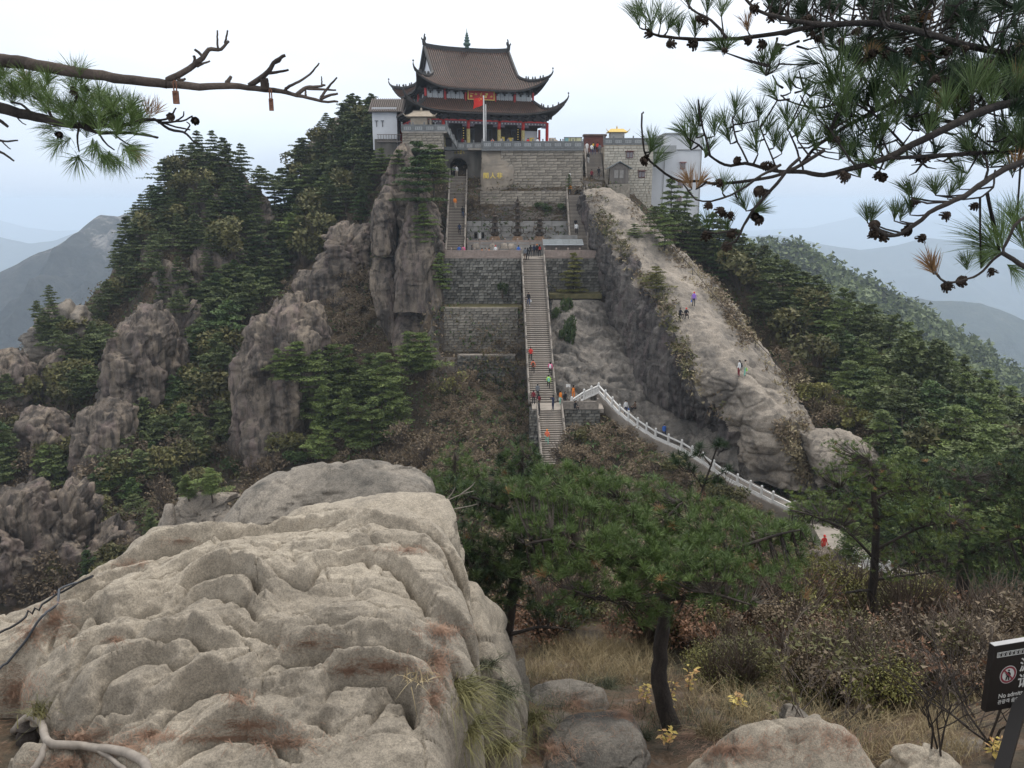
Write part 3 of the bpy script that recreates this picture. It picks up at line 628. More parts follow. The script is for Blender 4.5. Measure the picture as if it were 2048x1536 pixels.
# bank above the slab wall
slab('shrub_bank', [[(930,441,124.3),(1000,441,124.3),(1080,441,124.3),(1143,441,124.3)],[(930,415,125.8),(1000,412,125.8),(1080,412,125.8),(1143,410,125.8)],[(930,392,127),(1000,390,127.2),(1080,388,127.2),(1150,385,127)],[(925,374,128.4),(1000,374,128.4),(1080,374,128.4),(1160,372,128)]], mt, amp=.3, n=50, m=90, seed=77)
bwall('broken pale stone wall half hidden in shrubs above the burners', (X(960, 400, 125.9), 126.0), (X(1134, 400, 125.9), 126.0), ZW(430, 126), ZW(382, 126), .95, .42, M_block, M_mort, rough=.6, thick=.8)
# temple terrace
ZTT = ZW(297, 128) + .05
xw0 = X(1012, 330, 128); xw1 = X(1164, 330, 128)
bwall('tall wall of long pale stone blocks under the temple terrace', (xw0 - .8, 128.2), (xw1, 128.2), ZW(376, 128.2) - .3, ZTT - .25, 1.15, .42, M_block, M_mort, rough=.35, jit=.03, thick=2)
bwall('stepped end of the pale block wall beside the upper right stair', (xw1, 128.25), (xw1 + .1, 140), ZTT - 7, ZTT - .25, 1.1, .42, M_block, M_mort, as_obj=True, limit=60, thick=1)
sbox('temple_terrace', (X(1065, 300, 128) - 1.0, 145.5, ZTT - .13), (X(1166, 300, 128) - X(962, 300, 128) + 2.2, 35, .26), M_floor)
sbox('temple_terrace_lip', ((X(964, 300, 128) + xw1) / 2, 127.95, ZTT - .22), (xw1 - X(964, 300, 128) + .2, .5, .3), M_grey)
balustrade('long grey carved balustrade on the temple terrace in front of the hall', [(X(965, 297, 127.9), 127.9, ZTT), (X(1166, 297, 127.9), 127.9, ZTT)], (M_grey, M_greyl), sp=1.62, h=1.05, inset=True)
# left, recessed part of the terrace with the tunnel arch
yA = 130.6; axc = X(917, 340, yA); ar = .5 * (X(935, 340, yA) - X(899, 340, yA)); az0 = ZW(353, yA); azs = ZW(335, yA) - .0
azt = azs + ar
wl_ = X(890, 340, yA); wr_ = X(965, 340, yA)
m = MB(); zt_ = ZTT - .25; zb_ = ZW(425, yA) - .5; y1 = yA + 1.2
def quadbox(x0, x1, z0, z1): m.box(((x0 + x1) / 2, (yA + y1) / 2, (z0 + z1) / 2), (x1 - x0, y1 - yA, z1 - z0))
quadbox(wl_, axc - ar, zb_, zt_); quadbox(axc + ar, wr_, zb_, zt_); quadbox(axc - ar, axc + ar, zb_, az0 - .1)
for k in range(10):
    a0 = math.pi * k / 10; a1 = math.pi * (k + 1) / 10; x0 = axc + ar * math.cos(a1); x1 = axc + ar * math.cos(a0); q = [Vector((x0, yA, azs + ar * math.sin(a1))), Vector((x1, yA, azs + ar * math.sin(a0))), Vector((x1, yA, zt_)), Vector((x0, yA, zt_))]
    m.prism(q, (0, 0, 0), (0, y1 - yA, 0))
pw = empty('arched_gateway_wall', (0, 0, 0)); tag(pw, 'dark stained wall with a round arched tunnel at the head of the left stair', 'gateway')
m.build('wall', M_stain, pw)
m = MB()
for k in range(13):
    a = math.pi * (k + .5) / 13; m.bar((axc + (ar + .02) * math.cos(a), yA - .04, azs + (ar + .02) * math.sin(a)), (axc + (ar + .42) * math.cos(a), yA - .04, azs + (ar + .42) * math.sin(a)), .3, .55, up=Vector((math.sin(a), 0, -math.cos(a))))
m.build('arch_stones', simple('arch_stone', (.12, .11, .1), .95), pw)
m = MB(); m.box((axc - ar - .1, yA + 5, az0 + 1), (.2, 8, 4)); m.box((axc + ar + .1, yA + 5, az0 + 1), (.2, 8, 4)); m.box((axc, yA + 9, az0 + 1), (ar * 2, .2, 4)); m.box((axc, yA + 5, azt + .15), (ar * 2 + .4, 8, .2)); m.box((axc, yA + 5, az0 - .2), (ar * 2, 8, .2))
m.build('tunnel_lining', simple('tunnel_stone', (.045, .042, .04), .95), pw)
# left stair
AL = Vector((X(910, 500, 115.6), 115.6, ZT)); BL = Vector((axc - .02, yA + .1, az0))
flight('left stone stair rising from the middle terrace to the arched tunnel', AL, BL, 2.45, 52)
# raised left corner terrace with small stone pavilion
ZC = ZW(263, 126.2)
x0 = X(803, 262, 126); x1 = X(893, 262, 126)
bwall('pale block wall under the raised left corner terrace', (x0, 126.6), (x1 - .5, 126.6), ZC - 2.6, ZC - .12, 1.0, .42, M_block, M_mort, rough=.3, thick=1.6, limit=80)
sbox('corner_terrace', ((x0 + x1) / 2, 131, ZC - .1), (x1 - x0, 9.5, .22), M_floor)
balustrade('grey balustrade round the raised left corner terrace, stepping down towards the arch', [(x0, 126.5, ZC), (x1, 126.5, ZC)], (M_grey, M_greyl), sp=1.62, h=1.05)
balustrade('short sloping grey balustrade above the tunnel arch', [(x1, 126.6, ZC), (X(914, 297, 130), 130.4, ZTT), (X(964, 297, 130), 130.4, ZTT)], (M_grey, M_greyl), sp=1.5, h=1.0)
pv_ = empty('stone_pavilion', (X(838, 262, 128), 129, ZC)); tag(pv_, 'small beige stone pavilion with a curled roof on the left corner terrace', 'pavilion')
M_beige = simple('beige_cut_stone', (.37, .31, .24), .85, .25, 2)
m = MB(); m.box((0, 0, 1.1), (2.5, 2.2, 2.2)); m.build('wall', M_beige, pv_)
m = MB(); m.box((1.75, -.9, 1.0), (.22, .22, 2.1)); m.box((1.75, .9, 1.0), (.22, .22, 2.1)); m.build('column', M_beige, pv_)
# right stairs
AR = Vector((X(1160, 492, 116.8), 116.8, ZT)); BR = P(1151, 390, 125.2)
flight('lower flight of the right stair, rising from the tin-roofed stall', AR, BR, 2.4, 44)
CRz = BR.z
sbox('stair_landing', (X(1170, 386, 126.2), 126.4, CRz - .2), (6.2, 2.5, .4), M_floor)
AR2 = Vector((X(1193, 372, 127.5), 127.7, CRz + .05)); BR2 = P(1187, 305, 134.5)
flight('upper flight of the right stair between the block wall and the stone building', AR2, BR2, 2.6, 34, rails=(1, 0))
m = MB(); m.bar(AR2 + Vector((1.7, 0, -.5)), BR2 + Vector((1.7, 0, -.5)), .5, 1.5); o = m.build('stair_ramp_wall', M_block); tag(o, 'plain sloping stone ramp along the right side of the upper stair', 'ramp')
sbox('upper_landing', (X(1190, 300, 136), 138.5, BR2.z - .2), (9, 8, .4), M_floor)

# white marble balustrade down the path
WP = [(1143,812,88.4),(1168,799,89.6),(1197,786,91.3),(1239,829,88.0),(1275,856,86.4),(1311,878,84.8),(1363,901,82.0),(1405,927,79.6),(1449,958,77.2),(1500,984,75.2),(1545,1006,73.5),(1588,1026,72.3)]
WPw = [P(*p) for p in WP]
balustrade('short white marble rail climbing from the landing to the bend of the path', [Vector((WPw[0].x, WPw[0].y, LZ)), WPw[1], WPw[2]], (M_white, M_white), sp=1.55, h=.95, open_=True, name='marble_balustrade')
balustrade('long white marble balustrade running down the path right of the landing', WPw[2:], (M_white, M_white), sp=1.55, h=.95, inset=False, name='marble_balustrade', open_=2)
def ribbon(name, L, width, mat, side, drop=0, th=.4):
    """a paved strip beside a polyline"""
    V = []; F = []; n = len(L)
    for i, p in enumerate(L):
        d = (L[min(i + 1, n - 1)] - L[max(i - 1, 0)]); d.z = 0; d.normalize(); q = Vector((-d.y, d.x, 0)) * side
        V += [p - q * .25 + Vector((0, 0, -drop)), p + q * width + Vector((0, 0, -drop)), p + q * width + Vector((0, 0, -drop - th)), p - q * .25 + Vector((0, 0, -drop - th))]
    for i in range(n - 1):
        for k in range(4): F.append((i * 4 + k, i * 4 + (k + 1) % 4, (i + 1) * 4 + (k + 1) % 4, (i + 1) * 4 + k))
    m = MB(); m.add(V, F); o = m.build(name, mat); o['kind'] = 'structure'; return o
ribbon('path', WPw[2:], 2.3, M_floor, 1, .03, 1.6)
ribbon('path_kerb_wall', WPw[2:], .2, M_rubble, -1, .34, 2.4)
WP2 = [(1588,1026,72.3),(1630,1050,68),(1650,1085,63),(1690,1120,57),(1760,1148,52),(1850,1165,48)]
W2 = [P(*p) for p in WP2]
ribbon('path', W2, 2.6, M_floor, 1, .04, 1.2)
balustrade('white marble rail on the path glimpsed between the right hand pines', [P(1690,1118,57), P(1730,1140,54), P(1775,1155,51.5)], (M_white, M_white), sp=1.5, h=.95, open_=True, name='marble_balustrade')
for (px, py, Y, s) in ((1700,1090,60,1.6),(1640,1090,64,1.5)):
    pass
# ---------------------------------------------------------------- the temple hall
M_tile = simple('brown_roof_tile', (.115, .056, .036), .6, .35, 1.2, rnd=.05, col2=(.06, .036, .027))
M_tileg = simple('roof_trough_tile', (.055, .04, .033), .7, .3, 2)
M_ridge = simple('dark_ridge_tile', (.045, .042, .04), .6, .3, 4)
M_red = simple('red_lacquer', (.42, .03, .025), .5, .3, 3)
M_dred = simple('dark_red_timber', (.13, .022, .018), .6, .3, 3)
M_timb = simple('dark_bracket_timber', (.05, .045, .042), .8, .4, 3)
M_grn = simple('painted_beam', (.14, .11, .13), .6, .6, 7, col2=(.05, .045, .06))
M_gold = simple('gold_leaf', (.65, .46, .10), .4, .25, 6)
M_wht = simple('white_wall', (.66, .67, .69), .8, .12, .5)
M_shut = simple('pale_shutter', (.40, .41, .41), .7, .2, 3)
M_bron = simple('green_bronze', (.10, .15, .13), .5, .3, 6, metal=.4)
M_door = simple('dark_lattice_door', (.085, .09, .095), .7, .5, 12, col2=(.03, .032, .034))
M_yel = simple('yellow_print', (.75, .56, .12), .7, .15, 8)
M_dgrey = simple('grey_paint', (.2, .21, .22), .6, .15, 3)
TC = Vector((-7.6, 143.5, ZTT)); TYAW = math.radians(19)
hall = empty('temple_hall', TC, TYAW); tag(hall, 'two-tiered brown-roofed temple hall with upturned eaves on the summit terrace', 'temple')
S = 1.04
UW, UD = 10.3, 9.1                 # half size of the upper eaves
LW, LD = 12.4, 11.0                # lower eaves
RL = 7.3                          # half ridge
CW, CD = 11.0, 9.3                 # colonnade
BW, BD = 9.1, 7.6                  # upper wall
zz_ = lambda py, Y: ZW(py, Y) - ZTT
Z_LE = zz_(224, 132.6); Z_LT = zz_(199, 136.2); Z_UE = zz_(178, 134.6); Z_R = zz_(103, 143.5)
def roofpt(side, s, t, hw_in, hw_out, hd_in, hd_out, z0, z1, lift, ex, pw):
    """side 0 front 1 right 2 back 3 left; s -1..1 along, t 0..1 ridge to eave"""
    hw = hw_in + (hw_out - hw_in) * t; hd = hd_in + (hd_out - hd_in) * t
    z = z1 + (z0 - z1) * (1 - (1 - t) ** pw) if pw > 1 else z1 + (z0 - z1) * t
    a = abs(s) ** 5 * max(0., (t - .35) / .65) ** 2
    z += lift * a; k = 1 + ex * a
    x, y = {0: (s * hw, -hd), 1: (hw, s * hd), 2: (-s * hw, hd), 3: (-hw, -s * hd)}[side]
    return Vector((x * k, y * k, z))
def skirt(par, hw_in, hw_out, hd_in, hd_out, z0, z1, lift, ex, pw, tag_, t0=0., sides=(0, 1, 2, 3), pitch=.36, hfun=None):
    ribs = MB()
    for side in sides:
        V = []; ns, ntt = 41, 13
        f = (lambda s, t: hfun(side, s, t)) if hfun else (lambda s, t: roofpt(side, s, t, hw_in, hw_out, hd_in, hd_out, z0, z1, lift, ex, pw))
        for i in range(ns):
            for j in range(ntt): V.append(f(-1 + 2 * i / (ns - 1), t0 + (1 - t0) * j / (ntt - 1)))
        m = MB(); F = [(i * ntt + j, (i + 1) * ntt + j, (i + 1) * ntt + j + 1, i * ntt + j + 1) for i in range(ns - 1) for j in range(ntt - 1)]
        th = Vector((0, 0, -.28)); n = len(V); V2 = V + [v + th for v in V]
        F2 = F + [tuple(a + n for a in reversed(q)) for q in F] + [(i * ntt + ntt - 1, (i + 1) * ntt + ntt - 1, (i + 1) * ntt + ntt - 1 + n, i * ntt + ntt - 1 + n) for i in range(ns - 1)]
        m.add(V2, F2); m.m = 0; I = [0] * len(F) + [1] * (len(F2) - len(F)); m.I = I; m.build('roof_slope', [M_tileg, M_timb], par)
        W_ = (hw_out if side % 2 == 0 else hd_out) * (1 + ex); N = int(2 * W_ / pitch)
        for k in range(N + 1):
            c = -W_ + k * pitch * 2 * W_ / (N * pitch); pts = []
            for j in range(ntt):
                t = t0 + (1 - t0) * j / (ntt - 1); hw = (hw_in + (hw_out - hw_in) * t) if side % 2 == 0 else (hd_in + (hd_out - hd_in) * t)
                if hfun: hw = abs(f(1, t)[0 if side % 2 == 0 else 1])
                lim = hw * (1 + (ex if not hfun else 0) * max(0., (t - .35) / .65) ** 2)
                if abs(c) <= lim * 1.0: 
                    s = max(-1, min(1, c / lim)); p = f(s, t)
                    pts.append(p + Vector((0, 0, .06)))
            if len(pts) > 1: ribs.tube(pts, .085, 4, cap=True)
    o = ribs.build('tile_rows', M_tile, par); o['kind'] = 'stuff'
# lower roof
skirt(hall, BW - .1, LW, BD - .1, LD, Z_LE, Z_LT, 1.8, .06, 1.5, 'low')
# upper roof: hip and gable
TG = .56
def upper(side, s, t):
    prof = Z_UE + (Z_R - Z_UE) * (1 - t) ** 1.28
    hw = RL if t < TG else RL + (UW - RL) * ((t - TG) / (1 - TG)) ** 1.25
    hd = UD * t; a = abs(s) ** 5 * max(0., (t - .5) / .5) ** 2; k = 1 + .075 * a
    x, y = {0: (s * hw, -hd), 1: (hw, s * hd), 2: (-s * hw, hd), 3: (-hw, -s * hd)}[side]
    return Vector((x * k, y * k, prof + 2.15 * a + (.35 * abs(s) ** 3 * (1 - t) if side % 2 == 0 else 0)))
skirt(hall, 0, UW, 0, UD, Z_UE, Z_R, 2.15, .075, 1.3, 'up', .0, (0, 2), hfun=upper)
skirt(hall, 0, UW, 0, UD, Z_UE, Z_R, 2.15, .075, 1.3, 'up', TG, (1, 3), hfun=upper)
for sx in (-1, 1):       # gable walls
    m = MB(); pts = [upper(0, sx, 0) * 1.0] ; L = []
    for j in range(9): t = TG * j / 8; p = upper(0, sx, t); L.append(Vector((sx * (RL - .5), p.y, p.z - .1)))
    R_ = [Vector((p.x, -p.y, p.z)) for p in reversed(L[1:])]
    m.add(L + R_, [tuple(range(len(L + R_)))]); m.build('gable_wall', M_wht, hall)
    m = MB()
    for sy in (-1, 1):
        pts = [Vector((sx * (RL + .05), sy * abs(upper(0, 1, TG * j / 8).y), upper(0, 1, TG * j / 8).z + .12)) for j in range(9)]; m.tube(pts, .26, 6)
    m.build('gable_ridge', M_ridge, hall)
    m = MB(); 
    for sy in (-1, 1):
        pts = [Vector((sx * (RL - .25), sy * abs(upper(0, 1, TG * j / 8).y), upper(0, 1, TG * j / 8).z - .45)) for j in range(9)]
        for j in range(8): m.bar(pts[j], pts[j + 1], .12, .6)
    m.build('bargeboard', M_timb, hall)
def beast(m, p, d, h=.45):
    m.lathe(p, [(.12, 0), (.16, h * .3), (.09, h * .6), (.13, h * .75), (.03, h)], 6)
def hip_line(fn, t0, par, nb, tipz):
    for side, s in ((0, -1), (0, 1), (2, -1), (2, 1)):
        pts = [fn(side, s, t0 + (1 - t0) * j / 14) + Vector((0, 0, .16)) for j in range(15)]
        d = (pts[-1] - pts[-3]).normalized(); tip = pts[-1] + d * .5 + Vector((0, 0, .25)); tip2 = tip + Vector((d.x * .2, d.y * .2, .75))
        m = MB(); m.tube(pts + [tip], [.27] * 14 + [.24, .14], 6); h = m.build('hip_ridge', M_ridge, par)
        m = MB(); m.tube([tip, tip.lerp(tip2, .5) + Vector((d.x, d.y, 0)) * .12, tip2], [.14, .10, .03], 6); m.lathe(tip2, [(.05, 0), (.16, .08), (.12, .2), (.02, .3)], 6); m.build('eave_finial', M_ridge, h)
        m = MB()
        for k in range(nb):
            p = pts[5 + int(k * 9 / nb)]; beast(m, p + Vector((0, 0, .2)), d)
        m.build('roof_beasts', M_ridge, h)
hip_line(upper, TG, hall, 6, 1)
hip_line(lambda side, s, t: roofpt(side, s, t, BW - .1, LW, BD - .1, LD, Z_LE, Z_LT, 1.8, .06, 1.5), .0, hall, 5, 1)
m = MB(); pts = [upper(0, -1 + 2 * j / 16, 0) + Vector((0, 0, .2)) for j in range(17)]; 
for j in range(16): m.bar(pts[j], pts[j + 1], .4, .75)
m.build('main_ridge', M_ridge, hall)
for sx in (-1, 1):
    p = upper(0, sx, 0); m = MB()
    m.tube([p + Vector((0, 0, .3)), p + Vector((sx * .15, 0, .9)), p + Vector((-sx * .1, 0, 1.3)), p + Vector((-sx * .25, 0, 1.55))], [.38, .3, .24, .05], 7)
    m.tube([p + Vector((sx * .1, 0, .9)), p + Vector((sx * .5, 0, 1.25)), p + Vector((sx * .45, 0, 1.5))], [.18, .12, .03], 5); m.tube([p + Vector((0, 0, 1.1)), p + Vector((0, 0, 1.75)), p + Vector((-sx * .1, 0, 2.0))], [.2, .12, .12], 5)
    m.build('ridge_dragon', M_ridge, hall)
p = upper(0, 0, 0) + Vector((0, 0, .4)); m = MB(); m.lathe(p, [(.25, 0), (.5, .1), (.3, .35), (.62, .6), (.65, .85), (.3, 1.1), (.45, 1.2), (.5, 1.4), (.26, 1.55), (.37, 1.65), (.4, 1.82), (.2, 1.95), (.28, 2.05), (.3, 2.2), (.13, 2.32), (.2, 2.4), (.18, 2.5), (.08, 2.6), (.05, 3.1), (.01, 3.3)], 10)
m.build('spire', M_bron, hall, smooth=True)
# plinth, body, columns
m = MB(); m.box((0, 0, .2), (2 * CW + 2.2, 2 * CD + 2.0, .5)); m.build('plinth', M_grey, hall)
zc = Z_LE - 1.15
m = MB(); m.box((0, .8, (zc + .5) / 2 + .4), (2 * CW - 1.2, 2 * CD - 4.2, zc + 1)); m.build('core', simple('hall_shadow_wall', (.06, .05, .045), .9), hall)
xs = [-CW, -6.75, -2.6, 2.6, 6.75, CW]; ys = [-CD, -3.2, 3.2, CD]
cm = MB(); cm.lathe((0, 0, 0), [(.42, .44), (.42, .65), (.27, .7), (.27, zc)], 10); cme = cm.mesh('column', M_red, True)
cg = MB(); cg.lathe((0, 0, 0), [(.42, .44), (.42, .65), (.29, .7), (.29, zc)], 10); cgm = cg.mesh('column', M_gold, True)
sp = MB(); sp.lathe((0, 0, 0), [(.42, .44), (.42, .65), (.3, .7), (.3, zc * .72)], 10, m=0); sp.lathe((0, 0, 0), [(.29, zc * .72), (.29, zc)], 10, m=1); spm = sp.mesh('column', [simple('carved_yellow_stone', (.46, .38, .17), .8, .4, 5), M_red], True)
for i, x in enumerate(xs):
    for j, y in enumerate(ys):
        if j == 0 or (i in (0, 5)): obj('column', spm if j == 0 and 0 < i < 5 else cme, hall, (x, y, 0))
for i in range(5):
    xa, xb = xs[i], xs[i + 1]; m = MB(); m.box(((xa + xb) / 2, -CD, zc - .32), (xb - xa - .5, .24, .42), m=0); m.box(((xa + xb) / 2, -CD, zc + .02), (xb - xa - .5, .34, .24), m=1)
    for t in np.linspace(.12, .88, 7): m.box((xa + (xb - xa) * t, -CD - .14, zc - .32), (.22, .06, .22), m=2)
    for q in (xa + .6, xb - .6): m.box((q, -CD, zc - .72), (.75, .16, .38), m=0)
    m.build('lintel_beam', [M_grn, M_red, M_greyl], hall)
for sx in (-1, 1):
    for i in range(3):
        ya, yb = ys[i], ys[i + 1]; m = MB(); m.box((sx * CW, (ya + yb) / 2, zc - .3), (.24, yb - ya - .5, .42), m=0); m.box((sx * CW, (ya + yb) / 2, zc), (.34, yb - ya - .5, .2), m=1); m.build('lintel_beam', [M_grn, M_red], hall)
# bracket sets under the eaves
bm = MB(); bm.box((0, 0, 0), (.28, .5, .3)); bm.box((0, -.35, .28), (.8, .3, .22)); bm.box((0, -.6, .55), (.28, 1.1, .25)); bm.box((0, -.95, .78), (1.0, .25, .2)); bme = bm.mesh('bracket', M_timb)
def brackets(hw, hd, z, n, m_):
    for side, L, D in ((0, hw, hd), (1, hd, hw), (3, hd, hw)):
        for k in range(n):
            s = -L + 2 * L * (k + .5) / n; o = obj('bracket', bme, hall, {0: (s, -D, z), 1: (D, s, z), 3: (-D, s, z)}[side]); o.rotation_euler = (0, 0, {0: 0, 1: math.pi / 2, 3: -math.pi / 2}[side])
brackets(CW - .1, CD, zc + .2, 15, 0)
m = MB(); m.box((0, 0, zc + .55), (2 * CW - .3, 2 * CD - .3, .9)); m.build('eave_frieze', simple('frieze_timber', (.10, .09, .095), .8, .4, 5), hall)
zu = Z_LT - .05; hu = Z_UE - zu
m = MB(); m.box((0, 0, zu + hu / 2 + .2), (2 * BW - .5, 2 * BD - .5, hu + .6)); m.build('upper_wall', M_timb, hall)
brackets(BW - .1, BD - .15, zu + hu - .55, 13, 1)
ux = [-BW, -5.9, -2.5, 2.5, 5.9, BW]
for i, x in enumerate(ux):
    m = MB(); m.lathe((x, -BD, 0), [(.2, zu - .9), (.2, zu + hu)], 8); m.build('upper_column', M_red, hall)
    if i in (0, 5):
        for y in (-2.5, 2.5, BD): m = MB(); m.lathe((x, y, 0), [(.2, zu - .9), (.2, zu + hu)], 8); m.build('upper_column', M_red, hall)
for i in (0, 1, 3, 4):
    xa, xb = ux[i] + .25, ux[i + 1] - .25; n = 3 if i in (0, 4) else 4
    for k in range(n):
        a = xa + (xb - xa) * k / n; b = xa + (xb - xa) * (k + 1) / n; m = MB(); m.box(((a + b) / 2, -BD + .12, zu + hu / 2 - .05), (b - a - .08, .1, hu * .86)); m.build('shutter', M_shut, hall)
for sx in (-1, 1):
    for k in range(9):
        y = -BD + .9 + k * (2 * BD - 1.8) / 8; m = MB(); m.box((sx * (BD + 1.35), y, zu + hu / 2), (.1, .9, hu * .7)); m.build('shutter', M_shut if k % 2 else M_timb, hall)
# name board between the roofs: red field, gilt frame and gilt strokes too small to read
m = MB(); bz = zu + hu / 2 - .05; m.box((0, -BD - .35, bz), (4.55, .16, hu * 1.02), m=1); m.box((0, -BD - .45, bz), (4.2, .06, hu * .84), m=0)
nb_ = m.build('name_board', [M_red, M_gold], hall)
for k in range(5):
    m = MB(); x = -1.6 + k * .8
    for q in range(5): m.box((x + random.uniform(-.18, .18), -BD - .49, bz + random.uniform(-.3, .3)), (random.choice((.36, .08)), .02, random.choice((.07, .34))))
    m.build('gilt_stroke_group', M_gold, nb_)
# doors, screens, posters in the portico
for i in range(5):
    xa, xb = xs[i] + .3, xs[i + 1] - .3; n = 6 if i == 2 else 4; yd = -CD + 2.7
    for k in range(n):
        if (i in (1, 2, 3)) and k in (n // 2 - 1, n // 2) : continue
        if i == 4 and k < 4: continue
        a = xa + (xb - xa) * k / n; b = xa + (xb - xa) * (k + 1) / n; m = MB(); m.box(((a + b) / 2, yd, .45 + 1.65), (b - a - .08, .12, 3.1), m=0); m.box(((a + b) / 2, yd - .08, 2.7), (b - a - .35, .04, 1.5), m=1); m.build('door_leaf', [M_door, M_timb], hall)
m = MB(); m.box((xs[4] + 2.2, -CD + 2.6, 2.0), (2.6, .15, 3.0)); m.build('end_wall', M_wht, hall)
for x in (xs[4] + .65, xs[4] + 3.75): m = MB(); m.lathe((x, -CD + 2.3, 0), [(.22, .44), (.22, 3.7)], 8); m.build('red_post', M_red, hall)
for (x, z, w) in ((-8.6, 1.9, .55), (3.7, 1.9, .95), (5.3, 1.8, .8), (9.0, 1.9, .75)):
    m = MB(); m.box((x, -CD + 1.9, z), (w, .05, 1.0 if w > .7 else .6)); o = m.build('yellow_notice', M_yel, hall)
for x in (-3.1, 3.1 - .0, 6.2):
    m = MB(); m.box((x - .25, -CD + .25, 2.3), (.3, .08, 3.0), m=0)
    for k in range(7): m.lathe((x - .25, -CD + .2, 1.1 + k * .38), [(.001, 0), (.1, .01), (.1, .14), (.001, .15)], 6, m=1)
    m.build('couplet_board', [M_black, M_gold], hall)
for x in (-5, -1.2, 1.4, 4.6, 8): 
    m = MB(); m.box((x, -CD - .5, .75), (1.0, .5, .55)); m.build('offering_table', M_dgrey if x < 0 else M_beige, hall)

# incense burners
M_iron = simple('rusty_cast_iron', (.085, .06, .042), .75, .5, 5, col2=(.035, .03, .026))
M_pl = simple('ochre_pedestal', (.30, .20, .13), .9, .4, 4)
def burner(px, py, Y, H, tiers, label):
    b = P(px, py, Y); b.z = PZt; r = empty('incense_burner', b); tag(r, label, 'incense burner', None)
    m = MB(); m.box((0, 0, .25), (1.55, 1.55, .5)); m.box((0, 0, .6), (1.2, 1.2, .3)); m.build('pedestal', M_pl, r)
    m = MB(); m.lathe((0, 0, .75), [(.35, 0), (.6, .15), (.66, .4), (.55, .55), (.7, .6), (.68, .66), (.5, .66)], 8); bd = m.build('bowl', M_iron, r)
    for s in (-1, 1):
        m = MB(); m.tube([(s * .6, 0, 1.1), (s * .85, 0, 1.2), (s * .92, 0, 1.6), (s * .86, 0, 1.85)], .06, 5); m.build('handle', M_iron, bd)
    z = 1.4; w = .72; hh = (H - 1.4 - .5) / tiers
    for k in range(tiers):
        m = MB()
        for a in range(6):
            an = a * math.pi / 3; m.lathe((w * .52 * math.cos(an), w * .52 * math.sin(an), z), [(.055, 0), (.055, hh * .55)], 5)
        m.lathe((0, 0, z), [(w * .3, 0), (w * .3, hh * .5)], 6); m.build('lantern_posts', M_iron, r)
        m = MB(); m.lathe((0, 0, z + hh * .5), [(w * .6, 0), (w * 1.12, .02), (w * 1.05, .1), (w * .62, .27), (w * .5, .3), (w * .52, hh * .5)], 6)
        for a in range(6):
            an = a * math.pi / 3; c, s = math.cos(an), math.sin(an); m.tube([(w * 1.0 * c, w * s, z + hh * .5 + .08), (w * 1.22 * c, w * 1.22 * s, z + hh * .5 + .12), (w * 1.36 * c, w * 1.36 * s, z + hh * .5 + .34)], [.07, .05, .02], 5)
        m.build('tier_roof', M_iron, r); z += hh; w *= .86 if tiers < 4 else .87
    m = MB(); m.lathe((0, 0, z - .02), [(w * .4, 0), (w * .5, .1), (w * .25, .25), (w * .2, .35), (.03, .62)], 7); m.build('finial', M_iron, r)
burner(1035, 481, 120.6, 6.5, 5, 'tallest rusty five-tiered incense burner in the middle of the three')
burner(990, 481, 120.4, 4.5, 3, 'rusty tiered incense burner left of the tallest one')
burner(1079, 481, 120.4, 4.1, 3, 'rusty tiered incense burner right of the tallest one, beside the tin-roofed stall')

# tin-roofed stall
xs0, xs1 = X(1088, 492, 115), X(1163, 492, 115); st = empty('market_stall', ((xs0 + xs1) / 2, 115, ZT)); tag(st, 'grey wooden stall with a tin roof on the right of the middle terrace', 'stall')
wd = (xs1 - xs0)
for k in range(22): m = MB(); m.box((-wd / 2 + (k + .5) * wd / 22, -.95, .95), (wd / 22 - .03, .06, 1.9)); m.build('plank', M_wood, st)
m = MB(); m.box((0, .1, .9), (wd - .1, 1.8, 1.8)); m.build('body', M_wood, st)
for k in range(6):
    m = MB(); x = -wd / 2 + (k + .5) * (wd + .4) / 6 - .2; R_ = Matrix.Rotation(math.radians(14), 3, 'X'); m.box((x, -.15, 2.15), ((wd + .4) / 6 - .02, 2.6, .06), R=R_); m.build('roof_sheet', M_tin, st)
m = MB(); m.box((0, -1.45, 1.82), (wd + .4, .06, .1)); m.build('gutter', M_tinl, st)
m = MB(); m.box((.3, 1.4, 2.7), (wd * .7, .1, .7)); m.build('back_screen', M_plast, st)

# stone and white buildings on the right
zr = BR2.z
x0, x1 = X(1207, 350, 132), X(1297, 350, 132); zt = ZW(292, 132); zb2 = ZW(440, 132)
sb = bwall('pale block-built stone building with two dark shuttered windows right of the upper stair', (x0, 132), (x1 + .6, 132), zb2, zt, .8, .42, simple('cream_block', (.50, .455, .38), .9, .15, 2, rnd=.12), M_beige, thick=7, limit=300, jit=.015, name='stone_building', cat='building', cap=M_beige)
def window(par, base, x, z, w, h, y=-.22, fr=M_dred):
    m = MB(); m.box((x, y, z), (w, .16, h)); m.box((x, y - .1, z + h / 2 + .08), (w + .35, .35, .1)); f = m.build('window', fr, par)
    m = MB(); m.box((x - w * .24, y - .09, z), (w * .4, .04, h * .82)); m.box((x + w * .24, y - .09, z), (w * .4, .04, h * .82)); m.build('pane', simple('dull_window_glass', (.22, .2, .21), .3), f)
for (px, py) in ((1259, 310), (1283, 349)): window(sb, 0, X(px, py, 132) - x0, ZW(py, 132) - zb2, 1.05, .98)
balustrade('grey carved balustrade on the roof of the stone building', [(x0 - .1, 131.9, zt + .18), (X(1325, 290, 131.9), 131.9, zt + .18)], (M_grey, M_greyl), sp=1.65, h=1.05)
m = MB(); m.box((X(1322, 300, 134), 134.6, zt - .4), (4.2, 5, 1.0)); o = m.build('roof_parapet', M_greyl); tag(o, 'pale roof parapet linking the stone building to the white tower', 'parapet')
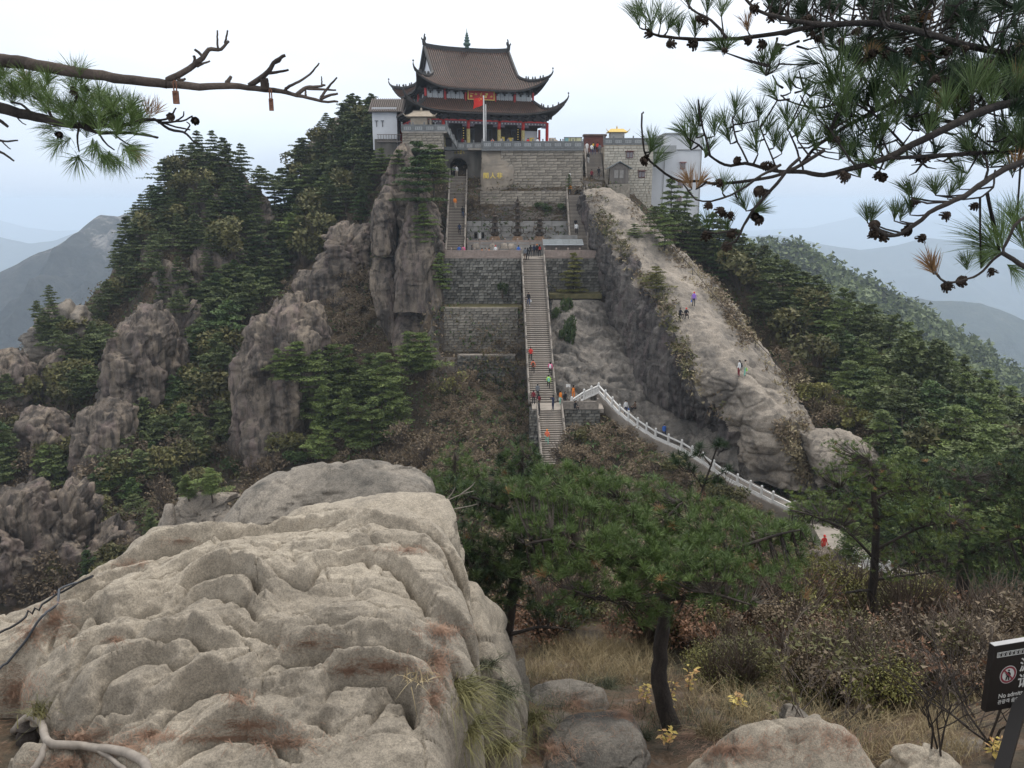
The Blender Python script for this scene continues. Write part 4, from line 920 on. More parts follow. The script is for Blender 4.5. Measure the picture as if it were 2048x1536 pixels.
m = MB(); m.box((0, 0, .35), (.9, .1, 2.1)); o = m.build('blue_door', simple('blue_paint', (.10, .27, .52), .6, .1, 3), sb, loc=(X(1245, 385, 131.6) - x0, -.3, ZW(384, 131.6) - zb2 - .3))
wb = empty('white_building', (X(1300, 420, 138), 138, ZW(520, 138))); tag(wb, 'tall plain white building with small red-framed windows behind the stone building', 'building')
w1 = X(1345, 350, 138) - X(1300, 350, 138); w2 = X(1400, 350, 138) - X(1300, 350, 138); H1 = ZW(300, 138) - ZW(520, 138); H2 = ZW(268, 138) - ZW(520, 138)
m = MB(); m.box((w2 / 2, 4, H1 / 2), (w2, 8, H1), taper=.985); m.build('wall', M_wht, wb)
xt = X(1327, 300, 138) - X(1300, 300, 138)
m = MB(); m.box(((xt + w2) / 2, 4.1, (H1 + H2) / 2), (w2 - xt, 7.4, H2 - H1)); m.build('upper_wall', M_wht, wb)
m = MB(); m.box(((xt + w2) / 2, 4, H2 + .08), (w2 - xt + .5, 8, .22)); m.build('roof_edge', M_greyl, wb)
m = MB(); m.box((w2 / 2, -.05, H1 + .05), (w2 + .1, .3, .14)); m.build('string_course', M_greyl, wb)
m = MB(); m.tube([(xt - .5, -.15, 0), (xt - .1, -.15, H1)], .06, 5); m.build('drain_pipe', M_greyl, wb)
m = MB(); m.tube([(w2 - .2, -.15, 0), (w2 - .2, -.15, H2)], .07, 5); m.build('drain_pipe', M_greyl, wb)
M_fad = simple('faded_red_frame', (.36, .16, .15), .8, .2, 3)
for (px, py) in ((1361, 332), (1358, 369), (1356, 401)): window(wb, 0, X(px, py, 138) - X(1300, py, 138) + .1, ZW(py, 138) - ZW(520, 138), .8, 1.05, y=-.08, fr=M_fad)
# kiosk
kz = CRz; k_ = empty('wooden_kiosk', (X(1237, 366, 128.6), 128.8, ZW(367, 128.6))); tag(k_, 'small gabled wooden kiosk at the foot of the stone building', 'kiosk')
for k in range(12): m = MB(); m.box((-1.45 + (k + .5) * 2.9 / 12, -1.0, 1.15), (2.9 / 12 - .02, .06, 2.3)); m.build('plank', M_wood, k_)
m = MB(); m.box((0, .1, 1.1), (2.8, 2, 2.2)); m.prism([Vector((-1.5, -1.02, 2.3)), Vector((1.5, -1.02, 2.3)), Vector((0, -1.02, 3.15))], (0, 0, 0), (0, 2.0, 0)); m.build('body', M_wood, k_)
for s in (-1, 1): m = MB(); m.box((s * .98, 0, 2.75), (2.25, 2.9, .1), R=Matrix.Rotation(s * math.radians(29), 3, 'Y')); m.build('roof_sheet', M_tin, k_)
m = MB(); m.box((-.5, -1.06, 1.4), (.62, .06, 1.2)); m.box((.32, -1.06, 1.4), (.62, .06, 1.2)); m.build('shutter', simple('pale_grey_wood', (.3, .28, .26), .8), k_)
m = MB(); m.box((0, .2, -1.4), (3.3, 3, 2.6)); m.build('stone_base', M_block, k_)
# dark red hall wall and golden roofed shrine behind
rw = empty('low_red_hall', (X(1190, 285, 142), 143, BR2.z)); tag(rw, 'low dark-red wall with a tiled coping at the head of the upper stair', 'hall wall')
m = MB(); m.box((0, 0, ZW(272, 143) / 2 - BR2.z / 2), (3.7, 1.5, ZW(272, 143) - BR2.z)); m.build('wall', simple('brown_red_wall', (.16, .06, .05), .8, .3, 2), rw)
m = MB(); m.box((0, 0, ZW(271, 143) - BR2.z), (4.0, 2.2, .3)); m.build('roof', M_tile, rw)
gs = empty('golden_roofed_shrine', (X(1233, 285, 136), 136, zt)); tag(gs, 'tiny shrine with a bright golden roof behind the rooftop balustrade', 'shrine')
m = MB(); m.box((0, 0, 1.0), (2.3, 2, 2.6)); m.build('wall', M_greyl, gs)
m = MB(); V = [(-1.7, -1.5, 2.35), (1.7, -1.5, 2.35), (1.7, 1.5, 2.35), (-1.7, 1.5, 2.35), (-1.0, -.3, 2.95), (1.0, -.3, 2.95), (1.0, .3, 2.95), (-1.0, .3, 2.95)]; m.add(V, [(0, 1, 5, 4), (1, 2, 6, 5), (2, 3, 7, 6), (3, 0, 4, 7), (4, 5, 6, 7), (3, 2, 1, 0)])
for s in (-1, 1): m.tube([(s * 1.5, -1.4, 2.4), (s * 1.8, -1.6, 2.6), (s * 1.95, -1.7, 2.9)], [.07, .05, .02], 5)
m.lathe((0, 0, 2.95), [(.1, 0), (.12, .2), (.03, .5)], 6); m.build('roof', simple('gold_glazed_tile', (.62, .42, .06), .5, .2, 5), gs)
# left white building
lw = empty('white_side_building', (X(772, 280, 141), 143, 0)); tag(lw, 'white building with a grey tiled roof behind the left of the hall', 'building')
xa, xb = X(752, 260, 143) - lw.location.x, X(800, 260, 143) - lw.location.x; za, zb3 = ZW(284, 143), ZW(228, 143)
m = MB(); m.box(((xa + xb) / 2, 0, (za + zb3) / 2 - .4), (xb - xa, 7, zb3 - za + 2.2)); m.build('wall', M_wht, lw)
for k in (0, 1): window(lw, 0, xa + .7 + k * 1.0, ZW(252, 143), .16, .9, y=-3.5, fr=M_dgrey)
m = MB(); x5 = X(812, 210, 143) - lw.location.x; m.prism([Vector((xa - .5, -4.3, zb3 - .1)), Vector((xa - .5, 0, zb3 + 2.4)), Vector((xa - .5, 4.3, zb3 - .1))], (0, 0, 0), (x5 - xa + .5, 0, 0)); m.build('roof', M_tileg, lw)
m = MB()
for k in range(16): x = xa - .4 + k * (x5 - xa + .3) / 16; m.bar((x, -4.3, zb3 + .0), (x, 0, zb3 + 2.5), .14, .12)
o = m.build('tile_rows', simple('grey_brown_tile', (.17, .14, .12), .7, .3, 4), lw); o['kind'] = 'stuff'
m = MB(); m.box(((xa + xb) / 2 + .1, -1, za - 1.4), (xb - xa - .5, 6, 3.2)); m.build('undercroft', M_stain, lw)
for k in range(9): m = MB(); m.box((xa + 1.0 + k * .45, -4.2, za + .3), (.07, .07, 1.3)); m.build('baluster', M_wood, lw)
m = MB(); m.bar((xa + .8, -4.2, za + .9), (xa + 4.9, -4.2, za + .9), .08, .1); m.bar((xa + .8, -4.2, za - .2), (xa + 4.9, -4.2, za - .2), .3, .25); m.build('walkway_rail', M_wood, lw)
# left pavilion roof
m = MB(); zp = 2.2
V = [(-2.0, -1.7, zp + .1), (2.6, -1.7, zp + .1), (2.6, 1.7, zp + .1), (-2.0, 1.7, zp + .1), (-.9, -.2, zp + .95), (1.5, -.2, zp + .95), (1.5, .2, zp + .95), (-.9, .2, zp + .95)]
m.add(V, [(0, 1, 5, 4), (1, 2, 6, 5), (2, 3, 7, 6), (3, 0, 4, 7), (4, 5, 6, 7), (3, 2, 1, 0)]); m.box((.3, 0, zp + .98), (2.6, .25, .22)); m.lathe((.3, 0, zp + 1.0), [(.15, 0), (.2, .25), (.05, .55)], 6)
for sx, x in ((-1, -2.0), (1, 2.6)): m.tube([(x - sx * .4, -1.3, zp + .3), (x, -1.7, zp + .2), (x + sx * .3, -1.85, zp + .55)], [.12, .1, .04], 5)
m.build('roof', M_beige, pv_)
# flagpole and flag
fp = Vector((X(968, 297, 128.6), 128.6, ZTT)); f_ = empty('flagpole', fp); tag(f_, 'white flagpole flying a red flag in front of the hall', 'flagpole')
hp = ZW(192, 128.6) - ZTT; m = MB(); m.lathe((0, 0, 0), [(.16, 0), (.14, 1), (.09, hp - .1), (.1, hp), (.02, hp + .1)], 8); m.build('pole', M_white, f_, smooth=True)
m = MB(); m.lathe((.3, .1, 0), [(.12, 0), (.09, hp - 1.2)], 8); m.build('second_pole', simple('steel_pole', (.45, .45, .45), .4), f_, smooth=True)
V = []; nf = 12
for i in range(nf):
    for j in range(8):
        u = i / (nf - 1); v = j / 7; V.append((-.1 - u * 1.45 + .05 * math.sin(v * 5), .12 * math.sin(u * 7 + v * 2), hp - .15 - v * 1.15 - u * u * .45 - .1 * math.sin(u * 5) - v * u * .25))
m = MB(); m.add(V, [(i * 8 + j, i * 8 + j + 1, (i + 1) * 8 + j + 1, (i + 1) * 8 + j) for i in range(nf - 1) for j in range(7)]); fl = m.build('flag', simple('red_cloth', (.62, .03, .02), .7, .1, 2), f_, smooth=True)
def star(m, c, r, rot=0):
    V = [(c[0], c[1], c[2])] + [(c[0] + (r if k % 2 == 0 else r * .4) * math.sin(k * math.pi / 5 + rot), c[1], c[2] + (r if k % 2 == 0 else r * .4) * math.cos(k * math.pi / 5 + rot)) for k in range(10)]
    m.add(V, [(0, 1 + k, 1 + (k + 1) % 10) for k in range(10)])
m = MB(); star(m, (-.38, -.14, hp - .45), .17)
for dx, dz in ((.62, -.25), (.72, -.4), (.72, -.57), (.62, -.72)): star(m, (-dx, -.16, hp + dz), .06, .3)
m.build('flag_stars', M_gold, fl)
# inscribed boulder in the terrace wall and its gilt characters
def rock(name, label, rows, Y, th, mat, n=44, rw_=30, amp=.25, seed=0, sc=.5, boxy=2.6, parent=None, vert=.5, base_ext=0., kind=None, grp=None, lean=0., wc=.28):
    if n > 24: n = int(n * 1.9); rw_ = int(rw_ * 1.9)
    """a free-standing rock from its outline: rows are (photo y, left x, right x); its depth is th (fraction of its width or metres)"""
    rows = sorted(rows, key=lambda r: -r[0]); L = []
    for (py, a, b) in rows: pa = P(a, py, Y); pb = P(b, py, Y); L.append((pa.z, pa.x, pb.x))
    L = np.array(L)
    if base_ext > 3:
        iw = int(np.argmax(L[:, 2] - L[:, 1])); L[:iw, 1:] = L[:iw, 1:] * .3 + L[iw, 1:] * .7
    z = np.linspace(L[0, 0] - base_ext, L[-1, 0], n); z = L[0, 0] - base_ext + (L[-1, 0] - L[0, 0] + base_ext) * (1 - (1 - np.linspace(0, 1, n)) ** 1.25)
    xa = np.interp(z, L[:, 0], L[:, 1]); xb = np.interp(z, L[:, 0], L[:, 2]); wmax = (xb - xa).max(); H = z[-1] - z[0]
    dep = th if th > 0 else wmax * .5; ang = np.linspace(0, 2 * math.pi, rw_, endpoint=False)
    q = 2 / boxy; cx = (xa + xb) / 2; hw = (xb - xa) / 2
    V = []
    for k in range(n):
        t = (z[k] - z[0]) / H; dk = dep * (1 - .75 * t ** 3) * (.35 + .65 * min(1, hw[k] * 2 / wmax * 1.2))
        c = np.cos(ang); s = np.sin(ang); X_ = cx[k] + hw[k] * np.sign(c) * np.abs(c) ** q; Y_ = Y + dep * .35 * t + lean * t + dk * np.sign(s) * np.abs(s) ** q
        V.append(np.stack([X_, Y_, np.full(rw_, z[k])], 1))
    V.append(np.array([[cx[-1], Y + dep * .35 + lean, z[-1] + .02]])); V = np.concatenate(V)
    N = V - np.array([[cx.mean(), Y, z.mean()]]); N[:, 2] *= .3; N /= np.linalg.norm(N, axis=1, keepdims=True)
    Pq = V * np.array([1, 1, vert]) * sc
    d = fbm(Pq, 4, seed, .5) * amp * .65 - np.maximum(0, fbm(Pq * 1.1 + 7, 3, seed + 9, ridged=True) - 1.05) * amp * 2.2
    wz, idc, tl_ = worley_facets(V * np.array([1, 1, .55]) * wc + .12 * np.stack([fbm(V * .5, 2, 81), fbm(V * .5, 2, 82), fbm(V * .5, 2, 83)], 1), seed)
    d = d - amp * 1.0 * np.exp(-(wz / .06) ** 2) * (idc > -.6) + amp * .5 * idc + amp * 3.0 * tl_ + amp * .35 * fbm(V * np.array([1.6, 1.6, .25]), 3, seed + 4, ridged=True)
    if n > 24: w5, i5, t5 = worley_facets(V * np.array([1, 1, .6]) * wc * 2.9 + .1 * np.stack([fbm(V * 1.3, 2, 84), fbm(V * 1.3, 2, 85), fbm(V * 1.3, 2, 86)], 1), seed + 3); d = d + amp * (.55 * t5 + .2 * i5 - .55 * np.exp(-(w5 / .07) ** 2))
    V = V + N * d[:, None]
    F = gridF(n, rw_, True); top = (n - 1) * rw_; T = np.array([[top + k, top + (k + 1) % rw_, n * rw_] for k in range(rw_)])
    o = obj(name, mesh_np(name, V, [F, T], [mat], smooth=True), parent)
    if kind: o['kind'] = kind
    elif label: tag(o, label, 'rock', grp)
    ROCKS.append((V, F)); return o
ROCKS = []
ro = rock('inscribed_boulder', 'smooth beige boulder with gilt characters built into the terrace wall', [(382, 962, 1010), (370, 962, 1028), (340, 963, 1032), (315, 963, 1024), (299, 964, 1010)], 128.6, 1.3, simple('smooth_beige_rock', (.36, .30, .235), .9, .35, .5, bmp=.3, col2=(.22, .19, .155)), amp=.12, seed=4, boxy=4, base_ext=.5)
def text(body, name, size, mat, loc, rot, ext=.01, parent=None, align='CENTER', bold=0.):
    cu = bpy.data.curves.new(name, 'FONT'); cu.body = body; cu.size = size; cu.extrude = ext; cu.align_x = align; cu.align_y = 'CENTER'; cu.offset = bold
    to = bpy.data.objects.new(name, cu); COL.objects.link(to); bpy.context.view_layer.update()
    me = bpy.data.meshes.new_from_object(to.evaluated_get(bpy.context.evaluated_depsgraph_get())); bpy.data.objects.remove(to)
    me.materials.clear(); me.materials.append(mat); o = obj(name, me, parent, loc); o.rotation_euler = rot; return o
for k, ch in enumerate('間人非'):
    p = P(972 + k * 13.5, 352, 127.0); text(ch, 'gilt_character', .92, M_yel, p, (math.radians(88), 0, 0), .04, None, bold=.02)
    bpy.context.scene.objects[-1] if False else None
    o = [q for q in COL.objects if q.name.startswith('gilt_character')][-1]; o.parent = ro
for k in range(4):
    m = MB(); c = P(911 + k * 5.4, 304.5, yA - .1)
    for q in range(5): m.box((c.x + random.uniform(-.09, .09), yA - .1, c.z + random.uniform(-.16, .16)), (random.choice((.26, .06)), .05, random.choice((.05, .28))))
    m.build('gilt_character', simple('dull_gilt', (.42, .33, .12), .7), pw)
# glass display board and rocks at the right end of the terrace
db = empty('display_board', (X(1146, 285, 130), 130, ZTT)); tag(db, 'low glazed display board behind the right end of the terrace balustrade', 'display board')
m = MB(); [m.box((x, 0, .85), (.08, .08, 1.8)) for x in (-1.35, -.45, .45, 1.35)]; m.box((0, 0, 1.75), (2.9, .12, .08)); m.build('frame', M_timb, db)
m = MB(); m.box((.3, .05, 1.2), (2.0, .03, 1.0), m=0); m.box((-1.0, .05, 1.2), (.6, .03, 1.0), m=1); m.build('sheet', [simple('pale_yellow_print', (.6, .58, .35), .6, .2, 6), simple('teal_print', (.25, .45, .45), .6)], db)
rock('terrace_rock', 'rounded beige rock at the right end of the temple terrace', [(290, 1094, 1122), (282, 1096, 1118), (275, 1097, 1108)], 133, 1.2, M_gran, n=14, rw_=16, amp=.1)
# map board below the landing
mb = empty('map_board', P(1168, 900, 85.5)); tag(mb, 'blue and white picture board standing among rusty shrubs below the landing', 'board')
m = MB(); m.box((0, 0, .9), (.85, .05, 1.25), m=0); m.box((-.2, -.04, 1.15), (.35, .02, .5), m=1); m.box((.2, -.04, .7), (.3, .02, .5), m=2); m.build('board', [simple('blue_print', (.30, .45, .58), .5, .3, 6), M_white, M_red], mb)
m = MB(); m.box((-.4, 0, .3), (.06, .06, 2)); m.box((.4, 0, .3), (.06, .06, 2)); m.build('post', M_timb, mb)
# ---------------------------------------------------------------- rock outcrops
def orock(label, rows, th=0, dY=1.0, Y=None, mat=None, **k):
    if Y is None: k.setdefault('base_ext', 5.)
    if Y is None:
        r = max(rows); h = hit((r[1] + r[2]) / 2, r[0] - 8); Y = (h.y if h else 110) + dY
    return rock('rock_outcrop', label, rows, Y, th, mat or M_cliff, **k)
orock('upper block of the tall split cliff tower beside the dark terrace wall', [(614,791,887),(560,792,886),(500,795,884),(470,800,882),(440,800,872),(420,805,860),(400,812,850)], 4.5, Y=113.5, amp=.24, boxy=5, sc=.45, n=60, rw_=48, seed=2, base_ext=.2)
orock('lower beige block of the cliff tower under the long horizontal crack', [(712,800,885),(690,786,893),(640,790,894),(618,794,890)], 4.5, Y=112.8, amp=.2, boxy=5, sc=.5, n=40, rw_=48, seed=5, base_ext=1)
orock('rounded upper left block of the cliff tower', [(512,750,787),(500,743,793),(460,744,792),(420,746,790),(390,756,788),(372,765,782)], 3.5, Y=114.5, amp=.24, boxy=3.6, n=44, rw_=36, seed=7)
orock('tapering lower left block of the cliff tower', [(690,785,798),(660,772,802),(620,752,797),(580,743,794),(540,741,793),(517,745,790)], 3.5, Y=114, amp=.26, boxy=3.6, n=50, rw_=36, seed=9)
orock('pale weathered crown of the cliff tower below the terrace', [(450,760,880),(420,764,872),(380,768,850),(340,774,835),(310,785,822),(285,795,812)], 5, Y=119, amp=.45, boxy=3, n=50, rw_=40, seed=11)
orock('streaked overhanging cliff left of the green pine cluster', [(870,485,560),(830,482,600),(780,470,640),(730,468,650),(680,488,650),(640,510,640),(610,540,620),(590,560,600)], 6, mat=M_cliff, amp=.5, sc=.35, n=60, rw_=56, seed=13, vert=.35, boxy=2.4)
orock('large round-topped outcrop on the lower left ridge', [(840,215,300),(800,212,315),(760,200,330),(720,202,342),(680,215,345),(650,238,340),(625,255,325),(612,272,305)], 6, amp=.45, sc=.35, n=56, rw_=48, seed=15)
orock('tan faced boulder below the round-topped outcrop', [(975,130,190),(930,128,218),(900,135,240),(860,140,246),(830,150,243),(803,180,228)], 5, amp=.4, sc=.4, n=48, rw_=44, seed=17)
orock('smooth dome of rock under the cracked pinnacle', [(805,75,140),(770,68,152),(740,70,152),(715,85,140),(703,100,128)], 4, amp=.5, n=34, rw_=34, seed=19)
orock('cracked pale pinnacle standing out against the far blue mountain', [(712,75,150),(680,67,172),(650,68,172),(630,78,150),(615,92,130)], 5, Y=123, mat=M_gran, amp=.5, n=34, rw_=36, seed=21)
for k, (r) in enumerate([[(640,112,146),(622,116,147),(605,120,142),(596,128,138)], [(645,142,173),(625,144,170),(612,148,166)], [(650,96,124),(632,98,126),(620,104,122)], [(668,140,175),(650,144,174),(642,150,170)]]):
    orock(('tallest','squat right','small left','lowest right')[k] + ' loose block on top of the cracked pinnacle', r, 1.8, Y=121.5 + k * .3, mat=M_gran, amp=.25, n=18, rw_=20, seed=23 + k, boxy=3.4)
orock('sloping grey rock at the left edge of the picture', [(810,-60,30),(770,-60,52),(740,-60,54),(715,-60,25),(700,-50,5)], 5, amp=.6, n=30, rw_=34, seed=29)
orock('grey face high on the left peak', [(478,380,466),(440,375,468),(410,380,450),(393,392,430)], 3.5, amp=.6, n=30, rw_=34, seed=31)
orock('small pale rock on the left edge of the peak', [(455,290,318),(430,293,322),(414,300,318)], 2, amp=.3, n=16, rw_=20, seed=32, mat=M_gran)
orock('pale blocky rock lower on the left edge of the peak', [(520,282,330),(500,284,334),(485,290,325)], 2, amp=.3, n=16, rw_=20, seed=33)
orock('streaked rock wall in the middle of the left peak', [(650,330,410),(600,325,400),(560,320,385),(530,330,370)], 3.5, amp=.7, n=34, rw_=34, seed=34)
orock('bare summit rock of the left peak', [(338,366,445),(318,370,438),(305,382,425)], 3, Y=149, amp=.35, n=18, rw_=26, seed=35, mat=M_gran)
orock('tall bare rock face of the farther peak with a lookout on top', [(372,622,700),(330,622,712),(290,630,720),(258,648,722),(240,664,716)], 6, Y=166, amp=.8, n=46, rw_=40, seed=36, mat=M_gran)
orock('grey slanting slab below the farther peak', [(560,632,742),(510,640,744),(470,668,742),(448,700,738)], 5, amp=.7, n=40, rw_=40, seed=37)
orock('dark wall of rock at the bottom left gorge', [(1180,90,170),(1100,95,180),(1030,98,178),(1000,108,170),(985,122,160)], 5, dY=3.5, amp=.8, n=40, rw_=36, seed=38)
orock('dark boulder wall at the lower left edge', [(1200,-40,70),(1100,-40,85),(1020,-30,80),(985,0,60)], 5, dY=3.5, amp=.8, n=40, rw_=36, seed=39)
orock('small upright rock in the brown gorge', [(1160,180,245),(1090,185,250),(1050,195,240)], 4, dY=3.5, amp=.6, n=30, rw_=30, seed=40)
orock('fluted pale rock topped with two green pines behind the boulder', [(1110,325,480),(1060,326,470),(1030,330,462),(1005,345,440)], 3, Y=66, mat=M_gran, amp=.5, sc=.7, n=36, rw_=44, seed=41, boxy=3)
orock('slim upright stone beside the fluted rock', [(1070,324,346),(1040,327,345),(1012,331,341)], .5, Y=64.5, mat=M_gran, amp=.12, n=20, rw_=16, seed=42)
orock('smooth pale whaleback rock at the foot of the granite ridge', [(965,1640,1765),(935,1626,1758),(905,1618,1752),(880,1622,1722),(866,1640,1690)], 4, Y=76, mat=M_gran, amp=.25, n=36, rw_=44, seed=43)
orock('dark cleft rock below the whaleback rock', [(985,1608,1690),(950,1606,1682),(920,1612,1665),(896,1625,1650)], 3, Y=78.5, mat=M_dark, amp=.4, n=30, rw_=32, seed=44)
orock('grey brown rock dome beneath the hidden bend of the path', [(1230,1590,1745),(1170,1604,1730),(1135,1618,1702),(1116,1640,1680)], 3.5, Y=44, mat=M_cliff, amp=.3, n=36, rw_=44, seed=45)
orock('tan fractured cliff high in the middle of the left peak', [(600,395,470),(560,385,478),(520,392,480),(490,400,470)], 4, amp=.5, n=40, rw_=40, seed=301, boxy=3.6)
orock('brown fractured face on the right flank of the left peak', [(480,470,530),(440,468,536),(400,474,528),(372,482,515)], 4, amp=.5, n=40, rw_=40, seed=302, boxy=3.4)
orock('dark rib of rock below the middle of the left peak', [(720,335,395),(680,330,402),(640,336,400),(612,345,390)], 4, amp=.5, n=40, rw_=40, seed=303, boxy=3.2)
orock('grey rib beside the round-topped outcrop', [(790,340,372),(740,338,378),(700,342,376),(672,348,370)], 3, amp=.4, n=36, rw_=36, seed=304, boxy=3.2)
orock('low fractured rock under the streaked cliff', [(930,500,570),(900,492,580),(870,500,572)], 3, amp=.4, n=30, rw_=36, seed=305, boxy=3.2)
orock('brown cleft rock above the streaked cliff', [(600,590,660),(570,585,668),(545,600,655)], 3, amp=.4, n=30, rw_=36, seed=306, boxy=3.2)
orock('small grey cliff at the far left below the dome', [(930,30,110),(890,24,118),(850,30,112),(825,45,95)], 4, amp=.5, n=36, rw_=36, seed=307, boxy=3.2)
BV_all = [BV_T, BV_R] + [BVHTree.FromPolygons(v.tolist(), f.tolist()) for v, f in ROCKS]
def hit_all(px, py, tmin=15.):
    d = P(px, py, 10).normalized(); best = None
    for i, b in enumerate(BV_all):
        h = b.ray_cast(d * tmin, d, 400)
        if h[0] is not None and (best is None or h[3] < best[1]): best = (h[0], h[3], i)
    return best

# ---------------------------------------------------------------- trees and shrubs of the mountain
M_bark = simple('pine_bark', (.085, .068, .055), .95, .4, 6)
M_barkl = simple('pale_trunk', (.20, .17, .14), .95, .3, 4)
M_twig = simple('bare_twigs', (.13, .10, .078), .95, .3, 4)
L_pine = leaf_mat('dark_pine_needles', (.055, .076, .028), (.13, .155, .055), 3., rnd=.25)
L_pineL = leaf_mat('fresh_pine_needles', (.065, .095, .025), (.16, .205, .058), 3., rnd=.2)
L_olive = leaf_mat('olive_leaves', (.07, .075, .028), (.15, .135, .05), 3., rnd=.3)
L_brown = leaf_mat('dry_brown_leaves', (.10, .075, .05), (.20, .15, .095), 3., rnd=.3)
L_rust = leaf_mat('rusty_leaves', (.13, .07, .042), (.22, .12, .07), 3., rnd=.2)
L_yell = leaf_mat('yellow_green_leaves', (.12, .125, .035), (.24, .22, .07), 3., rnd=.2)
L_grn = leaf_mat('green_leaves', (.032, .060, .016), (.08, .12, .036), 3., rnd=.25)
L_tan = leaf_mat('tan_grass', (.19, .155, .09), (.30, .25, .15), 3., rnd=.2)
def tris_at(C, size, up=.5, seed=0, aspect=1.8):
    """one small leaf triangle at each centre"""
    r = np.random.default_rng(seed); n = len(C)
    a = r.normal(size=(n, 3)); a[:, 2] *= (1 - up); a /= np.linalg.norm(a, axis=1, keepdims=True) + 1e-9
    b = r.normal(size=(n, 3)); b[:, 2] *= (1 - up * .7); b -= a * (a * b).sum(1, keepdims=True); b /= np.linalg.norm(b, axis=1, keepdims=True) + 1e-9
    s = (size * r.uniform(.6, 1.3, n))[:, None]
    V = np.stack([C + a * s * aspect * .5, C - a * s * aspect * .4 + b * s * .5, C - a * s * aspect * .4 - b * s * .5], 1).reshape(-1, 3)
    return V, np.arange(3 * n).reshape(-1, 3)
def pine_proto(seed, tiers=8, spread=.36, npad=70, leaf=.032, low=.3, flatt=.018, lean=.05):
    r = random.Random(seed); g = np.random.default_rng(seed); m = MB(); lx, ly = r.uniform(-lean, lean), r.uniform(-lean, lean)
    ax = lambda t: Vector((lx * t * t + .012 * math.sin(t * 6 + seed), ly * t * t, t))
    m.tube([ax(t) for t in (-.06, .2, .4, .6, .8, .97)], [.022, .018, .015, .012, .007, .003], 6)
    C = []
    for k in range(tiers):
        tt = k / (tiers - 1); t = low + (1 - low) * tt ** .9; nb = (5 if tt < .6 else 4 if tt < .85 else 3); off = r.uniform(0, 6.28)
        side = r.uniform(0, 6.28)
        for q in range(nb):
            az = off + q * 6.283 / nb + r.uniform(-.35, .35)
            if r.random() < .14 and tt < .8: continue
            rad = spread * (1 - .74 * tt ** 1.5) * r.uniform(.55, 1.12) * (1 + .25 * math.cos(az - side)); a = ax(t - .04)
            c = a + Vector((math.cos(az) * rad * .62, math.sin(az) * rad * .62, .03 + r.uniform(-.014, .02))); tip = a + (c - a) * 1.5
            m.tube([a, a.lerp(c, .5) + Vector((0, 0, -.008)), c, tip], [.007, .005, .003, .0015], 4, cap=False)
            n = npad; sub = 4
            for w in range(sub):
                cc = c + Vector((math.cos(az), math.sin(az), 0)) * rad * r.uniform(-.35, .42) + Vector((-math.sin(az), math.cos(az), 0)) * rad * r.uniform(-.3, .3) + Vector((0, 0, r.uniform(-.012, .014)))
                n1 = n // sub; th = g.uniform(0, 6.283, n1); rr = np.sqrt(g.uniform(0, 1, n1)); e = rad * r.uniform(.26, .4) + .018
                qd = np.stack([rr * np.cos(th) * e, rr * np.sin(th) * e, (1 - rr * rr) * flatt * 1.6 + g.normal(size=n1) * flatt * .3], 1); C.append(qd + np.array(cc))
    n = npad // 2; q = g.normal(size=(n, 3)) * np.array([.04, .04, .016]) + np.array(ax(.99)); C.append(q)
    V, F = tris_at(np.concatenate(C), leaf, .82, seed)
    return m.mesh('trunk', M_bark), mesh_np('crown', V, F, [L_pine])
def bush_proto(seed, n=900, lumps=7, leaf=.07, twig=18, squash=.8, fill=.55):
    g = np.random.default_rng(seed); r = random.Random(seed); C = []
    for k in range(lumps):
        c = np.array([r.uniform(-.33, .33), r.uniform(-.33, .33), r.uniform(.25, .75)]); rd = r.uniform(.18, .3)
        q = g.normal(size=(n // lumps, 3)); q /= np.linalg.norm(q, axis=1, keepdims=True); q *= rd * g.uniform(fill, 1, (len(q), 1)) ** .6; q[:, 2] *= squash; C.append(q + c)
    V, F = tris_at(np.concatenate(C), leaf, .2, seed, 1.5); m = MB()
    for k in range(twig):
        a = r.uniform(0, 6.28); rr = r.uniform(.1, .5); p = Vector((rr * math.cos(a), rr * math.sin(a), r.uniform(.5, 1.05))); q = Vector((p.x * .4 + r.uniform(-.05, .05), p.y * .4, p.z * .5))
        m.tube([(0, 0, -.05), q, q.lerp(p, .6) + Vector((r.uniform(-.06, .06), r.uniform(-.06, .06), .02)), p], [.012, .008, .005, .002], 3, cap=False)
    return m.mesh('branches', M_twig), mesh_np('foliage', V, F, [L_olive])
def twig_proto(seed, n=55):
    r = random.Random(seed); m = MB()
    for k in range(n):
        a = r.uniform(0, 6.28); e = r.uniform(.2, 1.3); L = r.uniform(.5, 1.); d = Vector((math.cos(a) * math.cos(e), math.sin(a) * math.cos(e), math.sin(e)))
        p0 = Vector((r.uniform(-.1, .1), r.uniform(-.1, .1), 0)); p1 = p0 + d * L * .5 + Vector((0, 0, .05)); p2 = p0 + d * L + Vector((r.uniform(-.1, .1), r.uniform(-.1, .1), r.uniform(-.05, .1)))
        m.tube([p0, p1, p2], [.012, .009, .003], 3, cap=False)
        for q in range(4):
            t = r.uniform(.3, .95); s = p0.lerp(p2, t); m.tube([s, s + Vector((r.uniform(-.2, .2), r.uniform(-.2, .2), r.uniform(0, .2)))], [.006, .002], 3, cap=False)
    return m.mesh('branches', M_twig)
PINES = [pine_proto(100 + k, tiers=(8, 7, 9, 7, 9, 6)[k], spread=(.32, .40, .27, .36, .31, .46)[k], low=(.22, .38, .16, .42, .2, .55)[k], npad=105, leaf=.038) for k in range(6)]
PINEH = [pine_proto(200 + k, tiers=(9, 8, 10)[k], spread=(.36, .42, .34)[k], npad=250, leaf=.023, low=(.22, .34, .18)[k], flatt=.015) for k in range(3)]
TALLP = pine_proto(300, tiers=6, spread=.24, npad=120, low=.66)
BUSH = [bush_proto(400 + k) for k in range(4)]; BUSHS = [bush_proto(420 + k, n=420, leaf=.055, fill=.3, twig=40) for k in range(3)]
